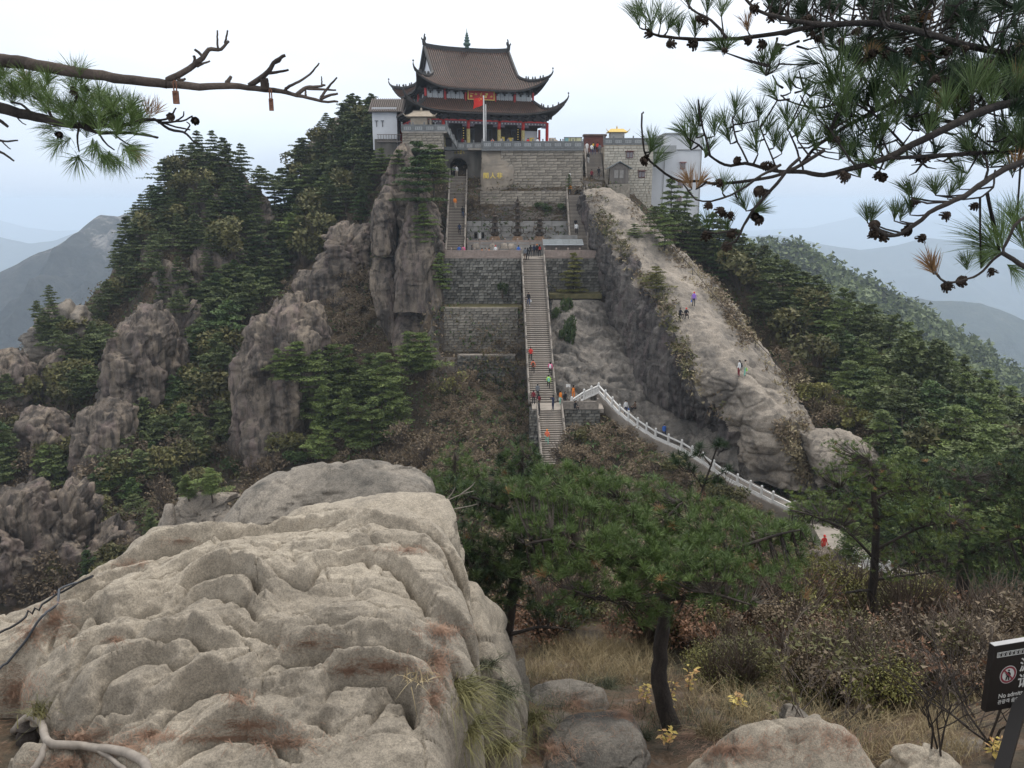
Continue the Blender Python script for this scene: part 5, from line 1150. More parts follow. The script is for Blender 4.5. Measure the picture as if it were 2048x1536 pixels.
TWIG = [twig_proto(440 + k) for k in range(3)]
def make_tree(name, protos, mat, label, cat, group, trunk_name='trunk', crown_name='crown'):
    roots = []
    for tm, cm_ in protos:
        rt = empty(name); tag(rt, label, cat, group); obj(trunk_name, tm, rt); c = obj(crown_name, cm_, rt)
        c.material_slots[0].link = 'OBJECT'; c.material_slots[0].material = mat; roots.append(rt)
    return roots
NTREE = {}
KEYS = {}
def plant(kind, p, h, label, group, mat=None, wide=1., rz=None):
    """kind: pine, hpine, tall, bush, sparse"""
    mats = {'pine': L_pine, 'hpine': L_pineL, 'tall': L_pine, 'bush': L_olive, 'sparse': L_brown}
    mat = mat or mats[kind]; key = (kind, mat.name)
    if key not in KEYS:
        pr = {'pine': PINES, 'hpine': PINEH, 'tall': [TALLP], 'bush': BUSH, 'sparse': BUSHS}[kind]
        woody = kind in ('pine', 'hpine', 'tall')
        KEYS[key] = [make_tree('pine_tree' if woody else 'shrub', [q], mat, '', 'pine tree' if woody else 'shrub', None, 'trunk' if woody else 'branches', 'crown' if woody else 'foliage')[0] for q in pr]; NTREE[key] = 0
        for q in KEYS[key]: q['_free'] = 1
    L = KEYS[key]; i = random.randrange(len(L)) if NTREE[key] >= len(L) else NTREE[key] % len(L); NTREE[key] += 1
    o = L[i]
    j = next((q for q in L if q.get('_free')), None)
    if j is not None: o = j
    if o.get('_free'): del o['_free']
    else: o = copy_tree(o)
    o.location = p; o.scale = (h * wide, h * wide, h); o.rotation_euler = (random.uniform(-.04, .04), random.uniform(-.04, .04), random.uniform(0, 6.28) if rz is None else rz)
    o['label'] = label
    if group: o['group'] = group
    elif 'group' in o: del o['group']
    return o
ALLP = []
def scatter(poly, sp, n_try=4000, rocks=False, jit=None):
    xs_ = [p[0] for p in poly]; ys_ = [p[1] for p in poly]; out = []
    for _ in range(n_try):
        x = random.uniform(min(xs_), max(xs_)); y = random.uniform(min(ys_), max(ys_))
        if not in_poly(np.array([x]), np.array([y]), poly)[0]: continue
        s2 = sp * random.uniform(.75, 1.25)
        if any(abs(x - a) < s2 and (x - a) ** 2 + ((y - b) * 1.25) ** 2 < s2 * s2 for a, b in out): continue
        h = hit_all(x, y)
        if h is None or h[0].y > 185: continue
        if h[2] != 0 and not (rocks and random.random() < .25): continue
        out.append((x, y)); ALLP.append((x, y)); yield x, y, h[0]
BIG = []   # every candidate pine, sorted later so that the 300 largest are things
def grow(poly, sp, hr, kinds, label, group, rocks=False, sink=.3):
    for x, y, p in scatter(poly, sp, rocks=rocks):
        k, mat = random.choice(kinds); h = random.uniform(*hr); mat = mat or (L_grn if k == 'pine' and random.random() < .12 else L_pineL if k == 'pine' and random.random() < .10 else None)
        BIG.append((k, mat, p - Vector((0, 0, sink)), h, label, group))
pn = [('pine', None)] * 5 + [('bush', L_olive)]
grow([(360,345),(440,320),(515,350),(530,410),(520,470),(460,500),(380,500),(330,520),(300,560),(230,640),(195,655),(235,540),(290,440)], 31, (4.5, 6.8), pn, 'dark layered pine on the left peak', 'pines on the left peak', rocks=True)
grow([(350,480),(470,480),(500,620),(440,700),(340,640),(300,560)], 48, (4, 6), pn, 'dark layered pine on the left peak', 'pines on the left peak', rocks=True)
for (x, y) in [(385,330),(400,322),(428,310),(447,306),(465,310),(482,322),(500,335),(512,350),(368,345),(350,362),(336,382),(322,398),(308,418),(298,440),(286,458),(276,482),(266,505),(258,530),(250,556),(243,580),(235,604),(222,630),(208,648),(520,372),(530,390)]:
    h = hit_all(x, y) or hit_all(x, y + 12)
    if h: BIG.append(('pine', None, h[0] - Vector((0, 0, .3)), random.uniform(3.6, 5.4), 'dark pine on the skyline edge of the left peak', 'pines on the edge of the left peak'))
grow([(520,430),(600,400),(740,330),(745,430),(700,470),(640,540),(600,600),(540,620),(500,640),(480,820),(350,840),(345,650),(420,640),(480,560)], 27, (5.5, 8), pn + [('pine', L_grn)], 'dark green pine in the wooded gully between the peaks', 'pines in the gully between the peaks')
grow([(560,395),(620,330),(690,262),(745,240),(752,330),(640,385),(590,400)], 24, (5, 8), pn, 'dark pine on the farther peak', 'pines on the farther peak', rocks=True)
for (x, y) in [(585,378),(600,362),(612,345),(640,262),(655,250),(705,236),(722,230),(740,228)]:
    h = hit_all(x, y) or hit_all(x, y + 14)
    if h: BIG.append(('pine', None, h[0] - Vector((0, 0, .3)), random.uniform(5, 7) if x < 630 else random.uniform(3.2, 5), 'dark pine on the skyline of the farther peak', 'pines on the skyline of the farther peak'))
grow([(0,775),(60,800),(200,690),(205,820),(330,830),(470,840),(480,900),(350,970),(200,1010),(0,990)], 33, (4, 6), pn + [('pine', L_grn), ('bush', L_olive), ('sparse', L_brown)], 'dark tree on the lower left slope', 'trees on the lower left slope')
grow([(80,640),(150,680),(200,660),(230,700),(160,760),(80,700)], 24, (3.5, 5), pn, 'dark pine around the cracked pinnacle', 'pines around the cracked pinnacle', rocks=True)
BIG.append(('pine', None, P(104, 618, 124), 3.6, 'small lone pine on the left shoulder of the cracked pinnacle', None))
grow([(0,990),(450,970),(330,1080),(200,1190),(0,1210)], 36, (3, 4.6), [('pine', L_grn), ('pine', None), ('bush', L_olive), ('sparse', L_brown), ('sparse', L_brown)], 'dull tree in the brown gorge at the lower left', 'trees in the lower left gorge')
grow([(480,830),(600,760),(600,940),(440,960)], 32, (2.6, 4.2), [('bush', L_olive), ('bush', L_grn), ('sparse', L_brown), ('sparse', L_brown)], 'olive or brown shrub below the streaked cliff', 'shrubs below the streaked cliff')
grow([(560,560),(740,560),(770,640),(700,680),(600,640)], 24, (2, 3.6), [('sparse', L_brown), ('sparse', L_olive), ('bush', L_olive), ('sparse', L_rust)], 'brown shrub on the steep slope left of the cliff tower', 'shrubs left of the cliff tower')
for (x, y, h) in [(630,790,8.5),(665,800,9),(700,800,9),(735,815,8.5),(770,820,9),(610,850,7.5),(650,880,8.5),(700,890,8.5),(745,900,8),(790,850,7),(600,780,7.5),(820,770,8.5),(850,760,7.5),(680,850,8),(640,930,6),(560,760,5)]:
    q = hit_all(x, y)
    if q: BIG.append(('hpine', L_pineL if x > 590 else None, q[0] - Vector((0, 0, .4)), h * .86, 'fresh green layered pine in the cluster below the cliff tower', 'green pines below the cliff tower'))
grow([(880,780),(960,720),(1050,640),(1056,780),(1068,930),(960,960),(800,960),(640,950),(700,930),(860,900)], 22, (1.3, 2.5), [('sparse', L_brown), ('sparse', L_brown), ('sparse', L_olive), ('bush', L_olive), ('sparse', L_tan)], 'brown leafless shrub on the slope left of the long stair', 'brown shrubs left of the long stair')
for (x, y, h, m_) in [(905,790,5.2,L_yell),(940,770,3.5,L_yell),(880,800,4,L_olive),(800,900,5.5,None),(850,930,5.5,None),(780,960,5,None),(650,910,3.5,L_yell)]:
    q = hit_all(x, y)
    if q: BIG.append(('sparse', m_ or L_brown, q[0] - Vector((0, 0, .2)), h * .8, 'wiry brown tree with few leaves left below the cliff tower' if m_ is None else 'yellowing leafy shrub under the pale stone wall', 'wiry brown trees' if m_ is None else 'yellowing shrubs under the wall'))
grow([(1330,490),(1440,530),(1600,630),(1800,745),(2048,895),(2090,1000),(2048,1060),(1900,1010),(1780,900),(1660,800),(1600,720),(1500,610),(1400,530)], 34, (5.2, 8), pn + [('hpine', None)] * 2, 'dark layered pine in the forest right of the granite ridge', 'pines right of the granite ridge')
for k in range(34):
    t = k / 33; x = 1345 + t * 720; y = np.interp(x, [1345, 1420, 1500, 1600, 1700, 1800, 1900, 2048], [482, 526, 566, 624, 675, 740, 800, 890]); q = hit_all(x, y) or hit_all(x, y + 14)
    if q: BIG.append(('pine', None, q[0] - Vector((0, 0, .4)), random.uniform(4.5, 6.8), 'dark pine on the skyline right of the granite ridge', 'pines on the right hand skyline'))
for (x, y, h) in [(1340,478,8.5),(1365,470,6.5),(1330,500,6),(1385,520,5.5),(1310,470,4)]:
    q = hit_all(x, y) or hit_all(x, y + 14)
    if q: BIG.append(('hpine', L_pineL, q[0] - Vector((0, 0, .4)), h, 'open crowned green pine in front of the white building', 'green pines before the white building'))
for (x, y, od) in [(1795,858,'leftmost'),(1810,862,'second'),(1822,858,'third'),(1845,880,'rightmost')]:
    q = hit_all(x, y)
    if q: plant('tall', q[0] - Vector((0, 0, .4)), random.uniform(10, 11.5), od + ' of four tall pines with long bare pale trunks in the right forest', 'tall bare-trunked pines in the right forest', None, .8).children[0].data.materials[0] = M_barkl
grow([(1660,900),(1800,930),(2048,1050),(2100,1200),(1900,1170),(1760,1100),(1660,1010)], 46, (4.2, 6.2), [('hpine', L_pineL), ('hpine', None), ('bush', L_grn), ('hpine', L_grn)], 'green tree on the lower right slope above the path', 'trees on the lower right slope')
grow([(1520,690),(1600,745),(1660,820),(1750,890),(1660,880),(1590,790)], 24, (2.2, 3.4), [('bush', L_yell), ('sparse', L_tan), ('bush', L_olive)], 'pale olive thicket along the right foot of the granite ridge', 'thicket along the granite ridge')
grow([(1250,400),(1300,440),(1420,560),(1500,650),(1470,640),(1380,540),(1270,450)], 22, (1, 1.9), [('sparse', L_brown), ('sparse', L_tan), ('bush', L_olive)], 'dry shrub along the right edge of the granite ridge', 'dry shrubs on the ridge edge')
grow([(1085,900),(1150,850),(1210,850),(1340,925),(1450,990),(1560,1060),(1450,1080),(1300,1060),(1090,1010)], 24, (1.4, 2.6), [('sparse', L_brown)] * 3 + [('bush', L_olive), ('sparse', L_rust)], 'brown shrub below the white balustrade', 'brown shrubs below the white balustrade')
for (x, y, h) in [(1130,925,2.4),(1165,925,2.2),(1195,930,2.2),(1150,910,1.8)]:
    q = hit_all(x, y)
    if q: BIG.append(('sparse', L_rust, q[0], h, 'rusty red leaved shrub at the foot of the lower flight', 'rusty shrubs by the lower flight'))
for (x, y, h, w, Yv) in [(1005,598,2.6,.55,112),(1116,668,4.2,.42,104.6),(1131,655,4.8,.40,105.4),(1140,702,5.0,.42,100.6),(1125,700,3.0,.45,100.4)]:
    plant('bush', P(x, y, Yv), h, {1005: 'small round-topped cypress in front of the left terrace wall'}.get(x, {1116: 'upper left', 1131: 'tallest upper', 1140: 'lower right', 1125: 'short lower left'}.get(x, '') + ' dark cypress beside the right rail of the long stair'), None if x == 1005 else 'cypresses beside the long stair', L_grn, w)
plant('hpine', P(1146, 600, 111.5), 6.3, 'yellow-green pine before the dark wall right of the stair head', None, L_yell, .8)
for (x, y, h, Y, lb) in [(838,430,9.5,113,'big dense pine growing from the top of the cliff tower'),(800,390,6,118,'pine on the left of the cliff tower top'),(868,400,7.5,119,'slim stemmed pine between the cliff tower and the arch'),(880,590,5.5,110.5,'dark pine leaning from the right side of the cliff tower'),(850,500,6,111.5,'pine hanging low over the front of the cliff tower'),(765,370,5,120,'small pine left of the cliff tower under the white building')]:
    plant('hpine', P(x, y, Y), h, lb, None, None if x != 838 else L_grn, .95)
for (x, y, h, lb) in [(1592,1068,3.4,'left'),(1628,1062,4.2,'middle'),(1668,1072,3.6,'right'),(1700,1130,3.0,'lowest')]:
    q = hit_all(x, y)
    if q: plant('hpine', q[0] - Vector((0, 0, .3)), h, lb + ' one of the green pines screening the hidden bend of the path', None, L_pineL if lb != 'right' else None, 1.1)
plant('hpine', P(1312, 595, 96), 3.6, 'small yellow-green pine clinging to the dark face of the ridge', None, L_yell, 1.2)
plant('hpine', P(1268, 495, 108), 3.0, 'little wind-bent pine on the upper crest of the ridge', None, None, 1.1)
plant('hpine', P(378, 1000, 66), 2.2, 'left one of the two green pines on the fluted pale rock', None, L_pineL, 1.3)
plant('hpine', P(425, 1002, 66), 2.9, 'right one of the two green pines on the fluted pale rock', None, L_pineL, 1.1)
plant('hpine', P(1138, 385, 125.8), 2.6, 'tiny thin pine beside the landing of the right stair', None, None, .7)
for (x, y, h, od) in [(1080,425,1.7,'second'),(1100,430,1.6,'third'),(1120,425,1.6,'rightmost'),(1060,435,1.2,'leftmost small')]:
    plant('bush', P(x, y, 125.2), h, od + ' green shrub on the bank above the slab wall', 'green shrubs above the burners', L_grn, 1.1)
for (x, y, h, od) in [(950,430,1.8,'middle'),(970,425,1.6,'fourth'),(945,410,1.8,'uppermost'),(1000,436,1.,'rightmost small'),(930,425,1.6,'leftmost')]:
    plant('sparse', P(x, y, 125.2), h, od + ' brown shrub on the bank above the slab wall', 'brown shrubs above the burners', L_brown, 1.1)
# the 300 largest pines are things; the rest, and the shrubs past 300, merge into one thicket each
def size_px(b): return b[3] / max(1, b[2].y)
wood = sorted([b for b in BIG if b[0] in ('pine', 'hpine')], key=size_px, reverse=True); shr = sorted([b for b in BIG if b[0] not in ('pine', 'hpine')], key=size_px, reverse=True)
n_p = sum(v for k, v in NTREE.items() if k[0] in ('pine', 'hpine', 'tall')); n_s = sum(v for k, v in NTREE.items() if k[0] in ('bush', 'sparse'))
LAND = [('the round-topped outcrop', 270, 720), ('the streaked cliff', 550, 720), ('the cliff tower', 820, 520), ('the cracked pinnacle', 120, 650), ('the left peak summit', 420, 320), ('the farther peak face', 665, 300), ('the whaleback rock', 1690, 910), ('the white building', 1350, 400), ('the bare-trunked pines', 1815, 860), ('the hidden path bend', 1690, 1110), ('the tan-faced boulder', 190, 880), ('the fluted rock', 395, 1040), ('the lower flight', 1100, 880), ('the marble rail end', 1560, 1010), ('the slanting slab', 690, 500), ('the pale stone wall', 960, 660), ('the seated pair', 1372, 630), ('the far left dome', 110, 750)]
ORD = 'nearest second third fourth fifth sixth seventh eighth ninth tenth eleventh twelfth thirteenth fourteenth fifteenth sixteenth seventeenth eighteenth nineteenth twentieth'.split()
def relabel(L, LAND=LAND):
    cell = {}
    for b in L:
        x, y = to_px(b[2]); d, nm, lx, ly = min((math.hypot(x - q[1], y - q[2]), q[0], q[1], q[2]) for q in LAND); dx, dy = x - lx, y - ly
        w = ('right of' if dx > 0 else 'left of') if abs(dx) > abs(dy) else ('below' if dy > 0 else 'above'); s0 = b[4]
        for t_ in (' on the ', ' in the ', ' above the', ' below the', ' along the', ' right of', ' left of', ' around the'): s0 = s0.split(t_)[0]
        if b[0] in ('bush', 'sparse'): s0 = s0.replace('layered ', '').replace('pine', 'shrub').replace('tree', 'shrub')
        cell.setdefault((nm, w, s0), []).append((d, b))
    for (nm, w, lb), q in cell.items():
        q.sort(key=lambda t: t[0])
        for k, (d, b) in enumerate(q):
            s_ = lb if len(lb.split()) < 7 else ' '.join(lb.split()[:6])
            yield b, (s_ + ' ' + w + ' ' + nm + (', ' + ORD[k] + (' to it' if k == 0 else ' nearest') if k < 20 else ', farther off'))
_wl = [list(b) for b in wood[:max(0, 300 - n_p)]]; _sl = [list(b) for b in shr[:max(0, 150 - n_s)]]
for q_ in (_wl, _sl):
    for b, t in list(relabel(q_)): b.append(t)
wood[:len(_wl)] = [b[:4] + [b[6], b[5]] for b in _wl]; shr[:len(_sl)] = [b[:4] + [b[6], b[5]] for b in _sl]
for L_, cut in ((wood, 300 - n_p), (shr, 150 - n_s)):
    for b in L_[:max(0, cut)]: plant(b[0], b[2], b[3], b[4], b[5], b[1], random.uniform(.85, 1.15))
def merged(name, L_, mat):
    if not L_: return
    VV = []; FF = []; base = 0
    for b in L_:
        pr = random.choice(PINES if b[0] in ('pine', 'hpine') else BUSHS)[1]; n = len(pr.vertices); v = np.empty(n * 3, np.float32); pr.vertices.foreach_get('co', v); v = v.reshape(-1, 3)
        a = random.uniform(0, 6.28); c, s = math.cos(a), math.sin(a); v = np.stack([v[:, 0] * c - v[:, 1] * s, v[:, 0] * s + v[:, 1] * c, v[:, 2]], 1) * b[3] + np.array(b[2]); VV.append(v); FF.append(np.arange(n).reshape(-1, 3) + base); base += n
    o = obj(name, mesh_np(name, np.concatenate(VV), np.concatenate(FF), [mat])); o['kind'] = 'stuff'
merged('far_small_pines', wood[max(0, 300 - n_p):], L_pine); merged('far_small_shrubs', shr[max(0, 150 - n_s):], L_brown)
print('TREES', len(wood), len(shr), n_p, n_s)
# undergrowth: twigs, dead leaves and low brush, one mass per colour
def undergrowth(name, n, mat, region, size, per=7, spread=.8, seed=0, thr=None, hgt=.5):
    g = np.random.default_rng(seed); x0, y0, x1, y1 = region; C = []
    for _ in range(n):
        x = g.uniform(x0, x1); y = g.uniform(y0, y1)
        h = hit(x, y)
        if h is None or h.y > 190: continue
        if thr is not None and math.sin(h.x * .35 + seed) + math.cos(h.y * .31 + seed * 2) + math.sin(h.z * .5 + seed) < thr: continue
        k = h.y / 100; C.append(np.array(h) + g.normal(size=(per, 3)) * np.array([spread, spread, hgt * .5]) * k + np.array([0, 0, hgt * .4 * k]))
    C = np.concatenate(C); V, F = tris_at(C, size, .1, seed, 2.2)
    V = V.reshape(-1, 3); o = obj(name, mesh_np(name, V, F, [mat])); o['kind'] = 'stuff'
V, F = tris_at(FAR_TREES, 2.3, .2, 5, 1.4); o = obj('distant_forest', mesh_np('distant_forest', V, F, [L_pine])); o['kind'] = 'stuff'
def on_ridge(name, n, mat, polys, size, seed):
    g = np.random.default_rng(seed); C = []
    for k in range(n):
        q = polys[k % len(polys)]; i = g.integers(0, len(q) - 1); t = g.uniform(); x = q[i][0] * (1 - t) + q[i + 1][0] * t + g.normal() * 9; y = q[i][1] * (1 - t) + q[i + 1][1] * t + g.normal() * 9; d = P(x, y, 10).normalized(); h = BV_R.ray_cast(d * 30, d, 300)[0]
        if h is None or math.sin(h.x * 1.3 + seed) + math.sin(h.y * .9) < -.3: continue
        C.append(np.array(h) + g.normal(size=(9, 3)) * np.array([.35, .35, .14]) + np.array([0, 0, .15]))
    V, F = tris_at(np.concatenate(C), size, .0, seed, 2.6); o = obj(name, mesh_np(name, V, F, [mat])); o['kind'] = 'stuff'
CREST = [[(1190,400),(1215,455),(1262,520),(1300,570),(1340,630),(1362,700),(1400,775),(1440,830)],[(1262,410),(1340,500),(1400,560),(1480,650),(1560,745),(1600,830),(1615,920)],[(1420,560),(1470,640),(1500,680)],[(1560,850),(1590,900),(1610,960)]]
on_ridge('ridge_scrub', 900, L_brown, CREST, .2, 5); on_ridge('ridge_grass', 900, L_tan, CREST, .16, 8); on_ridge('ridge_moss', 300, L_olive, CREST[:1], .2, 9)
undergrowth('hidden_slope_brush', 2200, L_brown, (860, 1050, 2048, 1320), .14, 14, 1.0, 15, -.9)
undergrowth('hidden_slope_green', 1200, L_olive, (860, 1050, 2048, 1320), .14, 14, 1.0, 16, -.4)
undergrowth('low_green_brush', 6500, L_grn, (0, 300, 2048, 1150), .26, 9, .6, 3, -.2)
undergrowth('brown_brush', 9000, L_brown, (0, 300, 2048, 1200), .24, 9, .7, 5, -.8)
undergrowth('olive_brush', 5500, L_olive, (0, 320, 2048, 1150), .24, 9, .6, 8, .0)
undergrowth('dry_grass', 3500, L_tan, (560, 420, 1700, 1150), .16, 9, .5, 11, .3, .3)
# ---------------------------------------------------------------- leftover prototypes never used go away
for L_ in KEYS.values():
    for q in L_:
        if q.get('_free'):
            for c in list(q.children): bpy.data.objects.remove(c)
            bpy.data.objects.remove(q)
# ---------------------------------------------------------------- near ground
NP = [(1340,1455,7.6),(1200,1325,10.3),(1070,1420,8.0),(1050,1300,11),(900,1536,6.0),(1100,1536,6.2),(1340,1536,6.3),(1600,1536,6.0),(1800,1500,6.2),(2048,1460,6.4),(1740,1295,13),(1500,1335,10.6),
      (1920,1290,14),(2048,1250,15),(1600,1225,17),(1400,1205,18),(1200,1200,19),(930,1310,12),(1000,1220,16),(2300,1400,7),(2300,1250,14),(1750,1400,8.4),(1950,1380,8.5),(0,1425,5.3),(90,1500,4.7),(-150,1500,4.6),(0,1345,6.2),(-200,1330,6.5)]
NW = [tuple(P(*p)) for p in NP] + [(0,.5,-1.65),(3,.5,-1.8),(-3,.5,-1.8),(0,2.5,-3.0),(3,2.5,-3.1),(-3,2.5,-3.1),(6,3,-3.5),(-6,3,-3.2),(-1.5,6,-4.6),(-2.5,8,-5.4),(-6,9,-8),(-4,13,-13),(-10,8,-7),(-10,14,-15),(0,21,-17),(8,21,-16),(15,21,-15),(16,10,-9),(-14,21,-22),(14,3,-5),(-14,3,-5)]
NA = np.array(NW); _D = np.sqrt(((NA[:, None, :2] - NA[None, :, :2]) ** 2).sum(2) + .5); _w2 = np.linalg.solve(np.block([[_D + .01 * np.eye(len(NA)), np.ones((len(NA), 1))], [np.ones((1, len(NA))), np.zeros((1, 1))]]), np.append(NA[:, 2], 0))
def near_z(x, y): return (np.sqrt((x[:, None] - NA[None, :, 0]) ** 2 + (y[:, None] - NA[None, :, 1]) ** 2 + .5) @ _w2[:-1]) + _w2[-1]
xs_ = np.linspace(-12, 15, 330); ys_ = np.linspace(.3, 21, 260); GX, GY = np.meshgrid(xs_, ys_); x_ = GX.ravel(); y_ = GY.ravel()
z_ = near_z(x_, y_); pp = np.stack([x_, y_, z_ * .5], 1); z_ = z_ + .10 * fbm(pp * 1.3, 4, 71) + .03 * fbm(pp * 5, 3, 72)
gm_, t_, b_ = new_mat('needle_strewn_soil'); n1 = noise_node(t_, 1.1, 6, rough=.7); n2 = noise_node(t_, 22, 6, rough=.85)
c_ = ramp(t_, n1.outputs[0], [(.30, (.05, .043, .03)), (.46, (.105, .085, .06)), (.54, (.15, .10, .065)), (.62, (.19, .165, .135)), (.8, (.24, .215, .18))])
c_ = mix(t_, .8, c_, ramp(t_, n2.outputs[0], [(.3, (.3, .3, .3)), (.7, (1.5, 1.45, 1.4))]), 'MULTIPLY'); t_.links.new(c_, b_.inputs['Base Color']); b_.inputs['Roughness'].default_value = .95; bump(t_, b_, n2.outputs[0], .9, .04)
NV = np.stack([x_, y_, z_], 1); NF = gridF(len(ys_), len(xs_)); o = obj('near_ground', mesh_np('near_ground', NV, NF, [gm_], smooth=True)); o['kind'] = 'structure'
BV_N = BVHTree.FromPolygons(NV.tolist(), NF.tolist())
# ---------------------------------------------------------------- the big foreground boulder
BA, BB = -3.95, .125                      # its mean surface: z = BA + BB*Y
def onb(px, py):
    d = P(px, py, 1.); k = BA / (d.z - BB); return (d.x * k, k)
OUT = [(-90,1250),(0,1222),(110,1200),(150,1180),(195,1150),(250,1095),(295,1062),(360,1066),(430,1076),(520,1066),(600,1050),(680,1040),(760,1036),(840,1040),(885,1060),(905,1090),(918,1120),(934,1170),(948,1225),(962,1285),(962,1335),(948,1375),(925,1410),(905,1450),(894,1530),(890,1640),(230,1640),(165,1510),(100,1470),(45,1420),(26,1340),(-20,1345),(-90,1370)]
OW = [onb(*p) for p in OUT]
bx0, bx1, by0, by1 = -4.6, .75, 3.3, 8.4
xs_ = np.linspace(bx0, bx1, 470); ys_ = np.linspace(by0, by1, 440); GX, GY = np.meshgrid(xs_, ys_); bx = GX.ravel(); by = GY.ravel()
ins = in_poly(bx, by, OW); dd, _, _ = seg_dist(bx, by, OW, True); dd = np.where(ins, dd, -dd)
bp = np.stack([bx, by, bx * 0], 1); wob = fbm(bp * 1.4, 3, 91) * .06; dd2 = dd + wob * .5
R_ = .34; edge_ = np.where(dd2 < 0, -R_ * .9 - np.minimum(2.6, -dd2 * 22), np.where(dd2 < R_, np.sqrt(np.maximum(0, R_ * R_ - (R_ - dd2) ** 2)) - R_, 0))
bz = BA + BB * by + edge_
# stepped folds of the rock: each a line (left to right) whose far side stands proud of the near side
FOLD_R = []
FOLD = [([(362,1242),(393,1210),(440,1199),(497,1220),(528,1246),(535,1268)],.16,.24),([(350,1268),(404,1242),(455,1246),(497,1268),(538,1303)],.10,.20),([(538,1220),(611,1235),(640,1205),(700,1190),(735,1180),(760,1212)],.07,.16),
 ([(225,1292),(290,1262),(330,1250)],.08,.2),([(120,1310),(171,1277),(210,1270),(232,1296)],.09,.2),([(290,1339),(331,1344),(383,1339),(445,1360),(492,1362)],.10,.18),([(145,1375),(207,1344),(290,1339)],.10,.2),
 ([(176,1448),(217,1396),(269,1380),(321,1365),(383,1385)],.13,.22),([(310,1468),(362,1427),(414,1406),(466,1411),(497,1437)],.13,.22),([(130,1460),(200,1436),(290,1436)],.08,.15),
 ([(507,1406),(543,1375),(621,1360),(725,1354),(838,1358),(885,1385)],.15,.30),([(631,1437),(673,1396),(725,1380),(797,1385),(828,1411),(838,1448)],.14,.2),([(725,1468),(750,1422),(787,1401),(828,1411),(845,1470)],.10,.14),([(605,1473),(642,1458),(673,1473)],.07,.15),
 ([(342,1530),(393,1489),(466,1473),(538,1479),(595,1515)],.14,.25),([(424,1152),(466,1111),(543,1085),(647,1085),(725,1101)],.10,.35),([(280,1152),(362,1132),(430,1122),(481,1096)],.10,.16),([(222,1173),(310,1147),(393,1137)],.09,.16),
 ([(683,1111),(750,1111),(828,1121),(911,1140)],.08,.18),([(745,1189),(807,1210),(849,1251),(880,1292)],.09,.25),([(880,1137),(921,1178),(958,1240),(983,1292)],.10,.2),([(83,1323),(114,1292),(181,1272)],.09,.2),
 ([(20,1225),(110,1208),(180,1190),(240,1170)],.08,.3),([(100,1270),(160,1225),(250,1190),(330,1180)],.07,.25),([(600,1300),(680,1330),(760,1340),(840,1330)],.04,.3),([(430,1300),(520,1330),(600,1365)],.05,.2),([(860,1300),(900,1285),(950,1290),(985,1330)],.10,.2),([(900,1340),(940,1370),(985,1380)],.08,.2),([(560,1170),(640,1180),(700,1170),(780,1150),(860,1165)],.06,.3),([(255,1225),(330,1205),(400,1185),(480,1180)],.05,.25)]
rf_ = random.Random(12)
for k in range(30):
    x = rf_.uniform(120, 960); y = rf_.uniform(1110, 1510); l = rf_.uniform(50, 130); sl = -.38 if x < 560 else rf_.uniform(-.1, .35); b_ = rf_.uniform(4, 20); FOLDX = [(x - l, y - sl * l + b_ * .4), (x - l * .3, y - sl * l * .3 - b_ * .6), (x + l * .4, y + sl * l * .4 - b_ * .4), (x + l, y + sl * l + b_)]
    FOLD_R.append((FOLDX, rf_.uniform(.02, .045), rf_.uniform(.09, .2)))
bz0 = bz.copy()
for pts, A_, w_ in FOLD + FOLD_R:
    L = cr_spline(np.array([onb(*p) for p in pts]), len(pts) * 5); d, sg, T = seg_dist(bx, by, L); sd = d * sg + .012 * fbm(bp * 9, 2, 5)
    tp = np.sin(np.clip(T, .02, .98) * math.pi) ** .6; up = sstep(-.05, .03, sd) * np.exp(-np.maximum(sd, 0) / (w_ * 1.4)); dn = -.22 * np.exp(-(np.minimum(sd, 0) / (w_ * .5)) ** 2) * (sd < .02)
    endf = np.exp(-np.maximum(0, d - .02) / (w_ * 1.2)); up = up * (.45 + .55 * np.sqrt(1 - np.exp(-np.maximum(sd, 0) / .05))); dn = dn - 1.05 * np.exp(-((sd + .052) / .019) ** 2); bz = bz + A_ * 1.55 * tp * (up + dn) * np.where((T <= .001) | (T >= .999), endf ** 3, 1)
fl = np.stack([bx * 1.1 + by * .5, by * 2.6 - bx * .9, bx * 0], 1)
bz = bz + .045 * fbm(fl * .9, 3, 95, .5, ridged=True) + .018 * fbm(fl * 3.2, 3, 97, ridged=True) + .010 * fbm(bp * 14, 3, 99)
_a, _b, _c = worley_facets(np.stack([bx * 1.6 + .3 * fbm(bp * 2, 2, 31), by * 3 - bx + .3 * fbm(bp * 2, 2, 33), bx * 0], 1), 4); bz = bz - .04 * np.exp(-(_a / .022) ** 2) * (_b > -.2) + .018 * _c
bz = bz + .22 * np.exp(-(((bx + 1.3) / 1.3) ** 2 + ((by - 6.3) / 1.0) ** 2)) * (dd > 0)
keep = dd > -.15; BFq = gridF(len(ys_), len(xs_)); BFq = BFq[keep[BFq].any(1)]
BVt = np.stack([bx, by, bz], 1); o = obj('boulder', mesh_np('boulder', BVt, BFq, [M_bould], smooth=True)); tag(o, 'huge folded granite boulder filling the lower left foreground', 'boulder')
BV_B = BVHTree.FromPolygons(BVt.tolist(), BFq.tolist())
def frock(label, rows, Y, th, mat, **k):
    o = rock('boulder', None, rows, Y, th, mat, wc=k.pop('wc', 1.0), **k); tag(o, label, 'boulder'); return o
frock('flat topped lichen-dark slab lying behind the big folded boulder', [(1100,425,830),(1078,432,852),(1055,447,863),(1030,462,867),(1005,478,866),(985,492,862),(971,512,850),(958,548,800),(949,590,740),(945,630,690)], 7.9, .8, M_bould2, amp=.05, sc=1.6, n=60, rw_=70, seed=61, boxy=3., base_ext=.3, wc=1.1)
